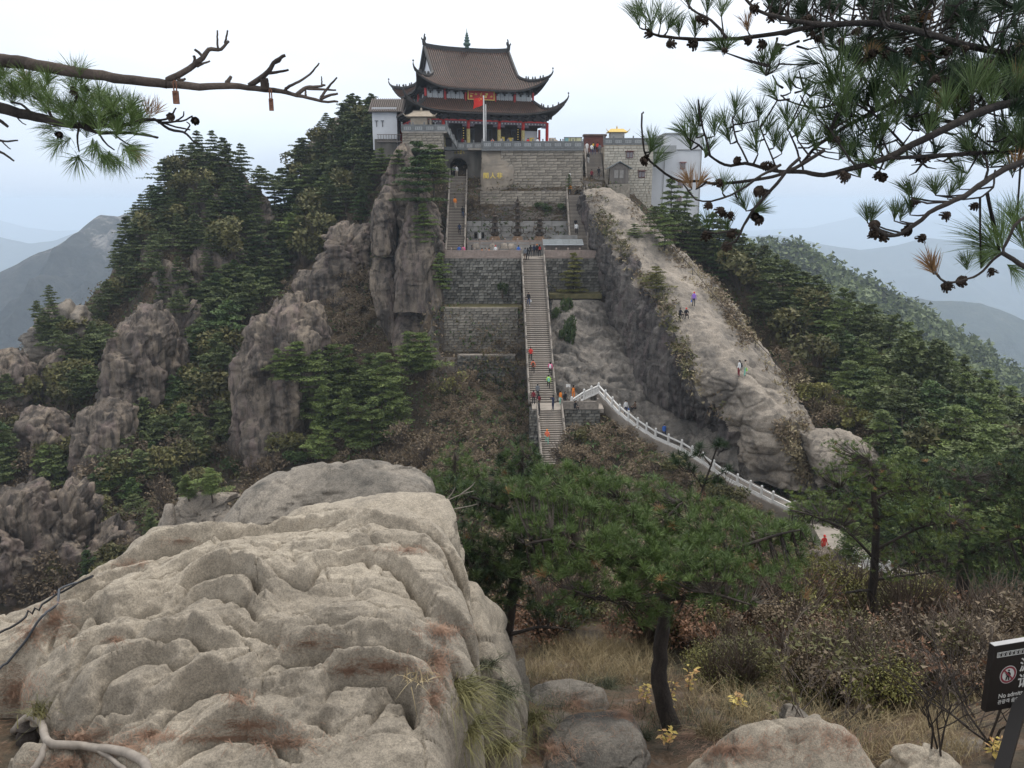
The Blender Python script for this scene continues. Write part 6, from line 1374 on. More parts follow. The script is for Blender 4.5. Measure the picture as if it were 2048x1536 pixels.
frock('rounded grey shoulder of rock behind the crest of the folded boulder', [(1150,740,918),(1118,640,919),(1090,575,914),(1062,560,904),(1042,600,890),(1030,660,876),(1023,720,855)], 6.95, .75, M_bould, amp=.045, sc=1.6, n=56, rw_=70, seed=63, boxy=2.6, base_ext=.4, wc=.9)
frock('lower right flank of the folded boulder sloping down into the grass', [(1460,950,1052),(1410,938,1058),(1370,926,1052),(1330,920,1036),(1290,915,1010),(1250,912,985),(1200,910,955)], 6.6, .8, M_bould, amp=.05, sc=1.6, n=50, rw_=56, seed=64, boxy=2.4, base_ext=.5, wc=1.2)
frock('low humped grey rock at the bottom right of the clearing', [(1600,1380,1790),(1540,1440,1745),(1500,1480,1720),(1475,1530,1680),(1460,1570,1640)], 5.6, .5, M_bould, amp=.04, sc=2, n=34, rw_=40, seed=65, base_ext=.3)
frock('small dark rock peeping out behind the humped grey rock', [(1480,1556,1650),(1455,1560,1632),(1436,1566,1610),(1430,1575,1600)], 6.6, .25, M_bould2, amp=.03, sc=3, n=26, rw_=30, seed=66, base_ext=.2)
frock('flat grey slab of rock on the ground left of the near pine trunk', [(1545,1090,1310),(1510,1110,1300),(1488,1140,1290),(1478,1180,1270)], 6.4, .55, M_bould2, amp=.06, sc=1.6, n=34, rw_=40, seed=67, base_ext=.2)
frock('long low pale rock in the grass right of the boulder', [(1420,1060,1215),(1400,1070,1205),(1388,1090,1190)], 8.2, .4, M_bould2, amp=.04, sc=2, n=26, rw_=36, seed=68, base_ext=.3)
frock('reddish low rock in the bottom right corner', [(1580,1770,1960),(1530,1800,1920),(1512,1830,1890)], 5.6, .4, M_bould, amp=.04, sc=2, n=26, rw_=30, seed=69, base_ext=.3)
frock('pale rock showing through bare twigs left of the sign', [(1450,1810,1990),(1400,1820,1975),(1350,1835,1950),(1320,1850,1920)], 8.4, .6, M_bould2, amp=.05, sc=1.6, n=30, rw_=36, seed=70, base_ext=.4)
frock('grey rock deep in the bare brush right of the near pine', [(1450,1640,1790),(1400,1650,1780),(1365,1670,1760)], 9, .5, M_bould2, amp=.05, sc=1.6, n=26, rw_=30, seed=73, base_ext=.4)
for k, (a, b, c) in enumerate(((30, 95, 1500), (85, 130, 1508), (110, 160, 1520), (0, 50, 1520))): frock('%s pale stone beside the dead root' % ('jagged', 'small round', 'flat low', 'corner')[k], [(1580, a - 10, b + 14), (c + 15, a, b + 5), (c, a + 10, b - 8)], 4.35 + .03 * k, .12, M_bould, amp=.02, sc=5, n=16, rw_=20, seed=80 + k)
rocks_near = [BVHTree.FromPolygons(v.tolist(), f.tolist()) for v, f in ROCKS[-13:]]
def hit_near(px, py):
    d = P(px, py, 10).normalized(); best = None
    for b in [BV_B, BV_N, BV_T] + rocks_near:
        h = b.ray_cast(d * 1., d, 90)
        if h[0] is not None and (best is None or h[3] < best[1]): best = (h[0], h[3], h[1])
    return best

# ---------------------------------------------------------------- pine needles, cones, near pines
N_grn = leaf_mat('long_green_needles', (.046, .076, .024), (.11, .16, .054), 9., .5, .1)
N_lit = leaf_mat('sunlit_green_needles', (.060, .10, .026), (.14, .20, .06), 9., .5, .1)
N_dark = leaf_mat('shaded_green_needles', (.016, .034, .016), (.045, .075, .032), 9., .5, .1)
N_org = leaf_mat('orange_dead_needles', (.20, .11, .05), (.34, .20, .09), 9., .7, .1)
N_ylg = leaf_mat('yellow_green_needles', (.07, .10, .022), (.15, .19, .045), 5., .6, .1)
M_litter = leaf_mat('fallen_needles', (.19, .11, .075), (.33, .21, .145), 6., .8, .1)
M_bark2 = rock_mat('furrowed_pine_bark', (.11, .09, .075), (.055, .045, .04), (.018, .016, .015), scale=7, streak=.2, lichen=.6, bmp=1., bd=.03)
M_bark3 = rock_mat('flaky_grey_bark', (.17, .13, .105), (.085, .066, .055), (.03, .024, .022), scale=11, streak=1., lichen=.7, bmp=1., bd=.015)
M_cone = simple('pine_cone_scales', (.065, .045, .032), .8, .5, 30, rnd=.2)
M_gwood = simple('bleached_dead_wood', (.33, .29, .25), .9, .4, 12, stretch=(1, 1, .3))
def tufts(T, seed=0):
    """T rows: base xyz, axis xyz, needle length, count, spread, width -> blades"""
    g = np.random.default_rng(seed); out = []; 
    for (b, ax, L, n, sp_, w) in T:
        ax = np.array(ax, float); ax /= np.linalg.norm(ax) + 1e-9; r = g.normal(size=(n, 3)); r /= np.linalg.norm(r, axis=1, keepdims=True)
        d = ax * (1.05 - sp_) + r * sp_; d /= np.linalg.norm(d, axis=1, keepdims=True); k = (d @ ax) < -.15; d[k] = -d[k] * .6 + ax * .5
        s = np.array(b) + ax * (g.uniform(0, .55, (n, 1)) ** 1.2) * L * .7; ln = L * g.uniform(.75, 1.1, (n, 1)); pr = np.cross(d, g.normal(size=(n, 3))); pr /= np.linalg.norm(pr, axis=1, keepdims=True) + 1e-9; pr *= w
        md = s + d * ln * .55 + np.array([0, 0, -.02]) * ln; tp = s + d * ln + np.array([0, 0, -.10]) * ln
        out.append(np.stack([s - pr * .7, s + pr * .7, md + pr, md - pr, tp], 1).reshape(-1, 3))
    V = np.concatenate(out); n = len(V) // 5; i = np.arange(n)[:, None] * 5
    return V, [i + np.array([[0, 1, 2, 3]]), i + np.array([[3, 2, 4]])]
def cone_mesh(seed=0):
    r = random.Random(seed); m = MB(); m.lathe((0, 0, -.022), [(.003, 0), (.012, .006), (.014, .022), (.006, .042)], 7)
    for k in range(30):
        t = k / 46; a = k * 2.39996; z = -.02 + .040 * t; rr = .024 * math.sin(math.pi * (.25 + .65 * (1 - t))) + .004; c, s = math.cos(a), math.sin(a); up = (.3 + t * 1.2) * .012
        o_ = Vector((c * rr, s * rr, z + up)); i_ = Vector((c * .008, s * .008, z)); q = Vector((-s, c, 0)) * .0075
        m.add([i_ - q * .5, i_ + q * .5, o_ + q, o_ - q, o_ + Vector((0, 0, .005)) + Vector((c, s, 0)) * .002], [(0, 1, 2, 3), (3, 2, 4), (0, 3, 2, 1)])
    return m.mesh('pine_cone', M_cone)
CONES = [cone_mesh(k) for k in range(3)]
def cam_side(p, px, py, Y): return P(px, py, Y)
def limb(m, pts, r0, r1, n=8, wig=.0, seed=0):
    A_ = cr_spline(np.array([tuple(p) for p in pts]), len(pts) * 3); r = random.Random(seed); k = len(A_)
    A_ = [Vector(a) + Vector((r.uniform(-wig, wig), r.uniform(-wig, wig), r.uniform(-wig, wig))) for a in A_]; m.tube(A_, [r0 + (r1 - r0) * i / (k - 1) + r.uniform(0, wig * .5) for i in range(k)], n); return A_
# --- overhanging branches, top right
def jitY(seed, a, b): return random.Random(seed).uniform(a, b)
tr = empty('pine_tree', P(2300, 200, 3.0)); tag(tr, 'dark pine whose cone-laden boughs hang across the upper right of the sky', 'pine tree')
base_ = tr.location.copy()
LIMBS = [([(2300,150),(2150,130),(2048,114),(1950,95),(1851,67),(1753,47),(1654,49),(1595,59),(1516,73),(1437,79),(1358,77),(1311,69),(1291,59)],.022,.0045,2.75),
 ([(1674,51),(1575,39),(1516,20),(1485,-10)],.012,.005,2.75),([(1453,75),(1425,43),(1382,16),(1370,-12)],.007,.003,2.7),([(1555,75),(1548,103),(1534,138),(1532,152)],.006,.003,2.72),([(1534,150),(1552,138),(1560,118)],.004,.002,2.7),
 ([(2300,160),(2150,185),(2048,201),(1990,213),(1930,237),(1871,268),(1812,296),(1773,316),(1713,335),(1646,351),(1607,343),(1556,343),(1496,327),(1453,331),(1421,312),(1398,290)],.024,.0035,2.6),
 ([(2050,300),(1930,308),(1832,314),(1773,316)],.012,.008,2.62),([(1650,300),(1600,330),(1567,347),(1516,359),(1437,367),(1398,363),(1354,361),(1315,335),(1291,308),(1283,237),(1287,225)],.009,.0035,2.55),
 ([(1600,315),(1579,335),(1548,375),(1508,418),(1485,454),(1473,481),(1453,489)],.008,.004,2.5),([(1366,367),(1398,402),(1461,391),(1516,355),(1560,330)],.003,.006,2.55),([(1473,458),(1440,466),(1414,465)],.004,.003,2.5),
 ([(2300,260),(2150,290),(2048,323),(2009,339),(1970,363),(1930,391),(1871,418),(1824,454),(1792,471),(1769,469),(1749,450)],.018,.005,2.45),([(1911,402),(1855,406),(1824,398)],.005,.003,2.45),
 ([(2200,620),(2100,560),(2048,533),(2005,505)],.014,.009,2.2),([(2005,505),(1990,517),(1958,548),(1926,560),(1891,564),(1871,544)],.006,.003,2.2),([(2150,400),(2048,434),(2013,485),(2005,505)],.006,.005,2.2),
 ([(1843,40),(1863,118),(1871,154),(1942,170),(2048,158),(2200,170)],.016,.012,3.0),([(1871,154),(1832,189),(1753,221),(1694,252),(1634,292),(1595,335),(1560,345)],.014,.006,2.8),([(2200,60),(2048,20),(1960,-10)],.018,.012,2.9),([(1700,200),(1640,215),(1585,205),(1560,190)],.005,.003,2.75),
 ([(1753,221),(1700,190),(1670,165)],.006,.003,2.75),([(1421,312),(1402,240),(1396,200)],.005,.003,2.6),([(1496,327),(1470,270),(1465,235)],.004,.003,2.6),([(1556,343),(1530,280),(1520,255)],.004,.003,2.65),([(1607,343),(1590,290),(1575,260)],.005,.003,2.65),
 ([(1713,335),(1680,290),(1660,260)],.005,.003,2.6),([(1812,296),(1760,240),(1745,225)],.006,.003,2.65),([(1871,268),(1840,230),(1835,205)],.005,.003,2.6),([(1970,363),(1975,330),(1960,300)],.006,.003,2.45),([(1990,340),(1985,375),(1960,395)],.004,.003,2.45)]
m = MB()
for k, (pts, r0, r1, Y) in enumerate(LIMBS): limb(m, [P(a, b, Y + .12 * math.sin(a * .01 + k)) - base_ for a, b in pts], r0 * .62, r1 * .7, 7, .0015, k)
rr_ = random.Random(5)
for k in range(170):
    x = rr_.uniform(1560, 2080); y = rr_.uniform(-10, 330); Y = rr_.uniform(2.6, 3.2); a = rr_.uniform(0, 6.28); p = P(x, y, Y) - base_
    q = P(x + 45 * math.cos(a), y + 30 * math.sin(a), Y + rr_.uniform(-.1, .1)) - base_; m.tube([p, p.lerp(q, .5) + Vector((0, 0, -.01)), q], [.0045, .0035, .002], 4, cap=False)
TWIGM = m
C3 = lambda x, y: (1240 + x / 2.535, y / 2.535)
TU = []   # (x, y) in photo, angle (deg, 90 up), length in px, Y, kind
def T_(x, y, ang=90, L=60, Y=2.65, k=0): TU.append((x, y, ang, L, Y, k))
for x, y, a, L in [(100,140,110,115),(160,165,95,125),(205,130,80,110),(240,160,70,95),(130,100,120,90),(350,45,100,75),(440,70,85,80),(515,90,85,95),(300,185,100,75),(380,195,90,95),(530,265,100,75),(530,265,60,70),(530,265,140,60),(740,385,120,95),(740,385,60,100),(760,330,80,80),(735,340,110,70)]:
    T_(*C3(x, y), a, L / 2.535 * 1.15, 2.72)
T_(*C3(650, 165), 100, 26, 2.75, 2)
for x, y, a, L in [(800,505,120,90),(865,470,100,100),(930,490,70,110),(955,500,40,80),(360,760,105,120),(390,700,100,150),(400,640,95,120),(430,800,80,110),(345,700,125,95),(580,590,85,110),(700,610,90,100),(620,660,100,110),(560,730,110,110),(690,720,95,120),(540,650,110,90),(780,750,95,120),(850,640,100,120),(920,660,85,120),(1120,470,105,230),(1090,480,125,190),(1135,480,75,170),(1150,610,100,150),(1280,560,95,210),(1290,570,65,170),(1260,570,125,170),(1180,670,110,150),(1080,730,120,150),(1280,770,100,170),(1340,860,60,120),(1300,860,120,110),(1160,820,100,110),(1000,770,110,130),(900,710,100,120),(820,780,95,110),(1500,620,90,150),(1560,690,80,170),(1560,690,115,160),(1650,580,95,160),(1780,490,90,190),(1800,490,65,170),(1880,570,85,170),(2000,490,80,190),(1860,850,95,200),(1850,850,130,170),(1880,850,55,180),(1780,770,110,140),(1950,770,85,170),(1760,880,150,110),(2000,640,80,160),(1700,620,100,150),
   (1480,1000,95,95),(1470,1000,115,80),(1600,990,85,100),(1600,990,110,90),(1660,1010,75,90),(1720,960,90,90),(1255,1130,105,100),(1270,1130,80,90),(1390,1120,95,75),(1470,1090,90,80),(1420,1120,75,70),(1920,1270,160,200),(1930,1280,130,230),(1940,1270,100,200),(1950,1280,190,150),(2060,1270,110,240),(2048,1250,80,220),(1960,1340,330,120),(1760,1370,100,70),(1830,1360,80,70),(450,1170,100,80),(545,1180,95,80),(690,1090,80,95),(640,1070,110,85),(660,1090,40,70),(520,980,90,70),(170,840,60,95),(150,780,70,85),(160,760,100,60),(600,1010,90,60),(1120,560,90,130),(1400,640,100,150),(1420,480,80,130),(1330,700,80,140),(1220,900,110,50),(700,780,120,80),(480,690,95,110),(2010,1160,110,170),(1990,900,100,160),(2040,760,110,170),(1100,620,150,120),(1000,600,110,110),(740,680,80,100)]:
    T_(*C3(x, y), a, L / 2.535 * 1.0, 2.55 if x > 1900 and y > 1000 else 2.62, 1 if (x > 1850 and y > 1100) else 0)
for x, y in ((1610, 1400), (1590, 1390)): T_(*C3(x, y), 120, 34, 2.2, 2)
T_(*C3(385, 960), 60, 28, 2.55, 2); T_(*C3(365, 960), 110, 26, 2.55, 2); T_(*C3(2000, 870), 70, 40, 2.5, 2)
for k in range(430):
    x = rr_.uniform(1500, 2110); y = rr_.uniform(-60, 230)
    if y > 30 + (x - 1500) * .5: continue
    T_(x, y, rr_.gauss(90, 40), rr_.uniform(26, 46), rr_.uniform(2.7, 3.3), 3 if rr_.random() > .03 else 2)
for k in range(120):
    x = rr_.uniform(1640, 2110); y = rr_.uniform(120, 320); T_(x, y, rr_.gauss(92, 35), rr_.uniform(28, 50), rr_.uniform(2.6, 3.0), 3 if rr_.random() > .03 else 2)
G4 = {0: [], 1: [], 2: [], 3: []}
for x, y, a, L, Y, k in TU:
    Y += rr_.uniform(-.08, .08); b = P(x, y, Y); ln = max(.075, min(.19, L / FPX * Y * 1.15)); ax = Vector((math.cos(math.radians(a)), rr_.uniform(-.35, .35), math.sin(math.radians(a))))
    G4[k].append((b - base_, ax, ln, int(50 + ln * 300), .40, .0008))
LPTS = np.array([tuple(P(a, b, Y)) for pts, r0, r1, Y in LIMBS for a, b in cr_spline(np.array(pts, float), len(pts) * 8)])
for k in G4:
    for (b, ax, ln, n_, s_, w_) in G4[k]:
        q = np.array(b + base_); pr = to_px(q); lp_ = LPTS; d_ = ((lp_ - q) ** 2).sum(1) + np.where(lp_[:, 2] > q[2] + .02, .05, 0); a_ = Vector(lp_[int(np.argmin(d_))]) - base_
        if (a_ - b).length < .28: TWIGM.tube([a_, a_.lerp(b, .5) + Vector((0, 0, -.02 * (a_ - b).length)), b, b + ax.normalized() * ln * .35], [.0035, .003, .0022, .0012], 4, cap=False)
TWIGM.build('branch', M_bark2, tr, smooth=True)
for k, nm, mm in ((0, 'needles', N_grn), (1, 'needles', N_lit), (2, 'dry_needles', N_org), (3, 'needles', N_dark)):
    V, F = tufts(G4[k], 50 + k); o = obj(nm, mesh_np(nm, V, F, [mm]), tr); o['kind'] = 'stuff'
CN = [(150,165),(255,215),(375,215),(530,250),(655,200),(725,220),(800,235),(430,100),(400,85),(1000,190),(975,165),(770,80),(120,805),(500,920),(730,830),(770,840),(590,810),(560,1085),(525,1075),(510,1060),(450,1030),(690,1090),(710,1105),(435,1185),(540,1235),(560,1180),(1145,890),(1130,880),(1330,890),(1310,880),(1545,800),(1520,795),(1300,1170),(1290,1130),(1340,1190),(1280,1180),(1460,1165),(1530,1200),(1490,1015),(1655,1085),(1800,1035),(1885,1370),(1665,1440),(1650,1445),(1725,1420),(1280,260),(1350,270),(1240,300),(1660,250),(1460,250),(1850,330),(1100,700),(1120,200),(730,970),(700,960),(1600,390),(1450,90),(1750,240),(1870,310),(1200,150),(950,90),(680,35)]
for k, (x, y) in enumerate(CN):
    px_, py_ = C3(x, y); o = obj('pine_cone', CONES[k % 3], tr, P(px_, py_ + 3, 2.55 if py_ > 150 else 2.7) - base_); s_ = rr_.uniform(.5, .72); o.scale = (s_,) * 3; o.rotation_euler = (rr_.uniform(1.2, 4.5), rr_.uniform(-.6, .6), rr_.uniform(0, 6))
# --- branches, top left
tl = empty('pine_tree', P(-250, 130, 3.6)); tag(tl, 'pine reaching in from the left with one bare limb and one needled bough', 'pine tree'); bl = tl.location.copy()
C1 = lambda x, y: (x / 2.844, 40 + y / 2.844)
def LP(pts, Y=3.6): return [P(*C1(x, y), Y) - bl for x, y in pts]
m = MB()
limb(m, LP([(-700,150),(-300,200),(0,228),(150,243),(350,285),(550,312),(750,342),(950,362)]), .031, .017, 12, .003, 1)
limb(m, LP([(950,362),(1150,380),(1300,372),(1450,388),(1600,408),(1700,432),(1820,460),(1925,466)]), .017, .0035, 10, .0025, 2)
for pts, r0, r1 in [([(950,345),(1060,288),(1150,218),(1190,168),(1250,168),(1302,120)],.014,.005),([(1240,165),(1236,110),(1238,60)],.005,.003),([(1278,135),(1285,110),(1296,60)],.005,.003),([(1160,210),(1130,185),(1108,168)],.007,.005),([(1120,262),(1150,250),(1195,235)],.006,.003),([(1100,255),(1108,225),(1104,205)],.006,.006),
  ([(1000,325),(1030,342),(1055,335)],.008,.004),([(1420,375),(1520,300),(1560,240),(1622,200)],.012,.006),([(1520,300),(1570,298),(1642,285)],.007,.004),([(1560,245),(1590,235),(1600,220)],.005,.003),([(1622,402),(1640,380),(1700,350),(1770,300),(1816,243)],.008,.003),([(1690,425),(1740,385),(1800,380),(1850,370)],.009,.004),([(1740,388),(1830,395),(1912,400)],.006,.003),([(1825,440),(1870,380),(1918,328)],.006,.003),([(1820,450),(1870,430),(1922,420)],.007,.004),([(1832,375),(1830,350),(1830,322)],.004,.002),([(1740,430),(1738,410),(1740,402)],.005,.003),([(1285,360),(1300,345),(1315,322)],.010,.006),([(1510,400),(1506,365),(1503,335)],.021,.019)]:
    limb(m, LP(pts), r0, r1, 6, .0012, len(pts))
m.build('bare_limb', M_bark3, tl, smooth=True)
m = MB()
limb(m, LP([(-500,440),(-200,470),(0,500),(100,530),(250,560),(350,590),(450,600),(560,600)], 3.75), .030, .012, 9, .002, 3)
for pts, r0, r1 in [([(450,600),(560,640),(700,640),(800,650),(900,668)],.010,.004),([(560,600),(700,600),(870,565),(960,620),(1050,640),(1100,690),(1130,700)],.009,.003),([(870,560),(970,600),(1080,625)],.005,.003),([(880,570),(960,560),(1000,500)],.005,.003),([(900,585),(980,580),(1050,570),(1095,545)],.005,.003),([(1000,575),(1040,550),(1045,520)],.004,.002),([(1050,640),(1080,600),(1060,580)],.004,.002),([(800,650),(860,660),(895,672)],.006,.004),([(350,580),(420,480),(440,420)],.006,.004),([(300,560),(250,480),(180,430)],.007,.004),([(180,530),(120,480),(60,470)],.006,.004),([(560,600),(620,560),(700,530),(760,520)],.007,.004),([(450,600),(440,680),(450,750)],.005,.003),([(560,640),(600,700),(650,740)],.005,.003),([(640,640),(700,690),(760,720)],.004,.003),([(1095,645),(1115,655),(1120,650)],.004,.003),
   ([(-60,540),(10,580),(45,608)],.010,.006),([(-60,670),(20,690),(100,685)],.006,.003),([(10,690),(40,720),(60,735)],.003,.002),([(-60,730),(20,760),(78,802)],.007,.004),([(90,545),(120,580),(148,597)],.003,.002)]:
    limb(m, LP(pts, 3.75), r0, r1, 6, .001, len(pts) + 7)
m.build('bough', M_bark2, tl, smooth=True)
GL = {0: [], 2: []}; rl = random.Random(9)
for x, y, a in [(30,340,95),(80,420,100),(180,420,85),(240,440,95),(320,500,110),(400,520,100),(560,500,95),(600,540,80),(680,500,95),(720,520,80),(780,540,75),(400,640,110),(480,660,90),(560,640,85),(620,580,95),(700,640,85),(740,600,80),(570,740,300),(640,755,280),(700,710,330),(150,370,100),(60,470,95),(0,370,90),(520,580,95),(660,660,80),(450,340,90),(440,400,95),(300,530,120),(340,620,150),(500,520,90),(620,500,95),(540,450,100),(480,560,100),(120,450,90),(210,480,95),(-40,420,90),(0,460,100),(580,600,90),(760,640,60),(420,580,100),(360,560,110),(460,470,95),(700,560,90),(640,620,90),(800,600,60),(250,380,80),(720,720,320),(500,620,80),(530,690,250),(380,690,200)]:
    for q in range(3): b = P(*C1(x + rl.uniform(-30, 30), y + rl.uniform(-24, 24)), 3.75 + rl.uniform(-.18, .18)) - bl; GL[0].append((b, Vector((math.cos(math.radians(a)), rl.uniform(-.4, .4), math.sin(math.radians(a)))), .095, 50, .5, .001))
GL[0].append((P(*C1(450, 765), 3.7) - bl, Vector((0, -.3, -.3)), .11, 70, .95, .0013))
for x, y, a in [(835,540,80),(850,560,70),(880,540,60),(150,360,110),(740,740,330)]: GL[2].append((P(*C1(x, y), 3.7) - bl, Vector((math.cos(math.radians(a)), .2, math.sin(math.radians(a)))), .09, 26, .4, .0012))
for k, nm, mm in ((0, 'needles', N_lit), (2, 'dry_needles', N_org)):
    V, F = tufts(GL[k], 60 + k); o = obj(nm, mesh_np(nm, V, F, [mm]), tl); o['kind'] = 'stuff'
for k, (x, y) in enumerate([(425,405),(480,385),(340,650),(975,552),(1113,572)]):
    o = obj('pine_cone', CONES[k % 3], tl, P(*C1(x, y), 3.66) - bl); o.scale = (.66,) * 3; o.rotation_euler = (1.5 + k, .5 * k, k)
M_rust = simple('rusty_iron', (.26, .12, .075), .85, .5, 40, bmp=.4, col2=(.10, .05, .035))
for (x, y0, y1, w, lb) in ((1002, 348, 475, .019, 'rusty padlock hanging from the middle of the bare limb'), (1543, 395, 514, .014, 'thin rusty padlock hanging near the tip of the bare limb')):
    a = P(*C1(x - 6, y0), 3.57); b = P(*C1(x + 2, y1), 3.57); e = empty('padlock', b); tag(e, lb, 'padlock'); h = (a - b).length; w = w * .62
    m = MB(); m.box((0, 0, h * .27), (w * 2, w * 1.1, h * .58)); m.lathe((0, 0, h * .48), [(w * .9, 0), (w * .5, h * .06), (w * .45, h * .1)], 8); m.build('lock_body', M_rust, e)
    m = MB(); m.tube([(w * .5, 0, h * .55), (w * .5, 0, h * .97), (0, 0, h * 1.03), (-w * .5, 0, h * .97), (-w * .5, 0, h * .55)], .003, 6); m.build('shackle', M_rust, e)

# --- foreground pines with full crowns
def near_pine(label, trunk, tr_r, limbs, vols, nt_, nl, mats, seed, w=.0021, cnt=46, limbr=.03, stem=True):
    """trunk and limbs are lines of (photo x, y, distance); vols are ellipsoids (x, y, distance, rx, ry, rz metres) filled with needle tufts"""
    r = random.Random(seed); T0 = [P(*p) for p in trunk]; e = empty('pine_tree', T0[0]); tag(e, label, 'pine tree'); b0 = T0[0].copy(); m = MB()
    pts = limb(m, [p - b0 for p in T0], tr_r, tr_r * .32, 12, tr_r * .12, seed); m.build('trunk', M_bark2, e, smooth=True); m = MB(); sk = list(pts)
    for L in limbs: sk += limb(m, [P(*p) - b0 for p in L], limbr, limbr * .25, 6, .006, seed + len(sk))
    tot = sum(v[3] * v[4] * v[5] for v in vols); groups = {k: [] for k in range(len(mats))}; skn = np.array([tuple(s) for s in sk])
    for v in vols:
        c = P(v[0], v[1], v[2]) - b0; n = int(nt_ * (v[3] * v[4] * v[5]) / tot)
        for _ in range(n):
            d = Vector((r.gauss(0, 1), r.gauss(0, 1), r.gauss(0, 1))).normalized() * r.random() ** .28; q = c + Vector((d.x * v[3], d.y * v[4], d.z * v[5] * (1 if d.z > 0 else .6)))
            i = int(np.argmin(((skn - np.array(q)) ** 2).sum(1))); s = sk[i]; md = s.lerp(q, .55) + Vector((0, 0, -.04)); 
            if stem or r.random() < .35: m.tube([s.lerp(q, .15), md, q], [.007, .005, .0025], 3, cap=False)
            ax = (q - s).normalized() * .45 + Vector((0, 0, .8)) + Vector((r.uniform(-.3, .3), r.uniform(-.3, .3), 0))
            k = 0 if r.random() > .014 else len(mats) - 1; k = 1 if k == 0 and len(mats) > 2 and r.random() < .45 else k
            groups[k].append((q, ax, nl * r.uniform(.8, 1.15), cnt, .52, w))
    m.build('limbs', M_bark2, e, smooth=False)
    for k, g in groups.items():
        if g: V, F = tufts(g, seed + k); o = obj('needles', mesh_np('needles', V, F, [mats[k]]), e); o['kind'] = 'stuff'
    return e
near_pine('broad near pine with one thick dark trunk rising from the clearing', [(1345,1460,7.6),(1322,1380,7.7),(1322,1300,7.8),(1330,1220,7.9),(1322,1150,8),(1305,1080,8.1)], .105,
  [[(1325,1180,7.9),(1420,1120,7.8),(1520,1080,7.7),(1600,1060,7.6)],[(1325,1170,7.9),(1220,1120,7.6),(1120,1080,7.4),(1050,1090,7.4)],[(1320,1140,8),(1400,1070,8.5),(1480,1040,8.8)],[(1310,1120,8),(1200,1040,8.4),(1130,980,8.8)],[(1330,1200,7.9),(1430,1190,7.2),(1500,1210,7.0)],[(1325,1190,7.9),(1210,1200,7.3),(1150,1180,7.1)],[(1305,1090,8.1),(1330,1040,8.3),(1365,1005,8.4)],[(1305,1090,8.1),(1270,1040,8.2),(1240,1000,8.4)]],
  [(x, y, Y, r, r * .95, r * .42) for x, y, Y, r in [(1060,985,8,0.3),(1120,960,8.2,0.32),(1190,965,8.4,0.32),(1150,1015,7.9,0.4),(1080,1050,7.7,0.35),(1240,985,8.6,0.33),(1230,1040,8.1,0.4),(1310,985,8.8,0.3),(1310,1040,8.4,0.4),(1380,1015,8.8,0.32),(1370,1075,8.0,0.42),(1450,1030,8.6,0.3),(1450,1085,8.0,0.38),(1520,1045,8.2,0.3),(1540,1095,7.8,0.36),(1590,1070,7.9,0.24),(1170,1090,7.5,0.42),(1260,1100,7.5,0.42),(1120,1130,7.4,0.35),(1330,1130,7.3,0.4),(1420,1140,7.4,0.38),(1500,1150,7.4,0.32),(1580,1140,7.5,0.26),(1210,1160,7.3,0.36),(1290,1180,7.2,0.32),(1380,1195,7.2,0.28),(1150,1200,7.3,0.28),(1470,1200,7.3,0.26),(1275,1228,7.3,0.26),(1330,1235,7.35,0.18),(1570,1190,7.3,0.18)]], 1250, .115, [N_grn, N_lit, N_org], 11, w=.0019)
near_pine('darker pine with a pointed leader standing just right of the big boulder', [(1012,1300,9.4),(1020,1220,9.4),(1035,1130,9.4),(1040,1050,9.5),(1042,960,9.6),(1043,895,9.6)], .085,
  [[(1030,1150,9.4),(960,1110,9.2),(900,1090,9)],[(1035,1120,9.4),(1100,1080,9.3),(1150,1060,9.2)],[(1040,1040,9.5),(960,1000,9.6),(900,980,9.8)],[(1040,1000,9.5),(1100,960,9.4)],[(1015,1270,9.4),(1080,1255,9.1),(1140,1260,9)]],
  [(1040,945,9.6,.35,.4,.32),(960,1010,9.6,.5,.5,.26),(1060,1040,9.4,.55,.6,.30),(920,1090,9.2,.32,.4,.22),(1000,1120,9.1,.55,.5,.26),(1100,1130,9.1,.4,.4,.2),(1043,900,9.6,.12,.12,.16),(1120,1225,9.2,.45,.4,.13),(900,985,9.9,.25,.3,.18),(1000,1190,9.2,.45,.4,.2),(960,1150,9.3,.4,.4,.25)], 1000, .11, [N_dark, N_grn, N_org], 12, cnt=38)
near_pine('lighter green bushy pine behind the right end of the flat topped slab', [(905,1060,13),(905,1000,13),(908,940,13),(910,905,13)], .05, [[(906,1000,13),(860,970,13)],[(906,980,13),(960,950,13)]],
  [(905,960,13,.55,.5,.36),(875,1000,13,.42,.4,.3),(950,975,13,.5,.5,.35),(912,915,13,.28,.3,.18)], 420, .10, [N_lit, N_ylg], 13, w=.002, cnt=30)
near_pine('slim young pine leader sticking up before the white balustrade', [(1392,1010,9.5),(1412,960,9.5),(1432,900,9.5),(1442,878,9.5)], .016, [[(1405,975,9.5),(1385,945,9.5)],[(1420,930,9.5),(1402,905,9.5)],[(1412,960,9.5),(1450,945,9.5)]],
  [(1442,890,9.5,.09,.09,.10),(1402,905,9.5,.09,.09,.10),(1385,945,9.5,.08,.08,.08),(1448,940,9.5,.08,.08,.06),(1360,925,9.5,.12,.1,.10),(1420,965,9.5,.14,.12,.07)], 46, .11, [N_dark, N_grn], 14, limbr=.009)
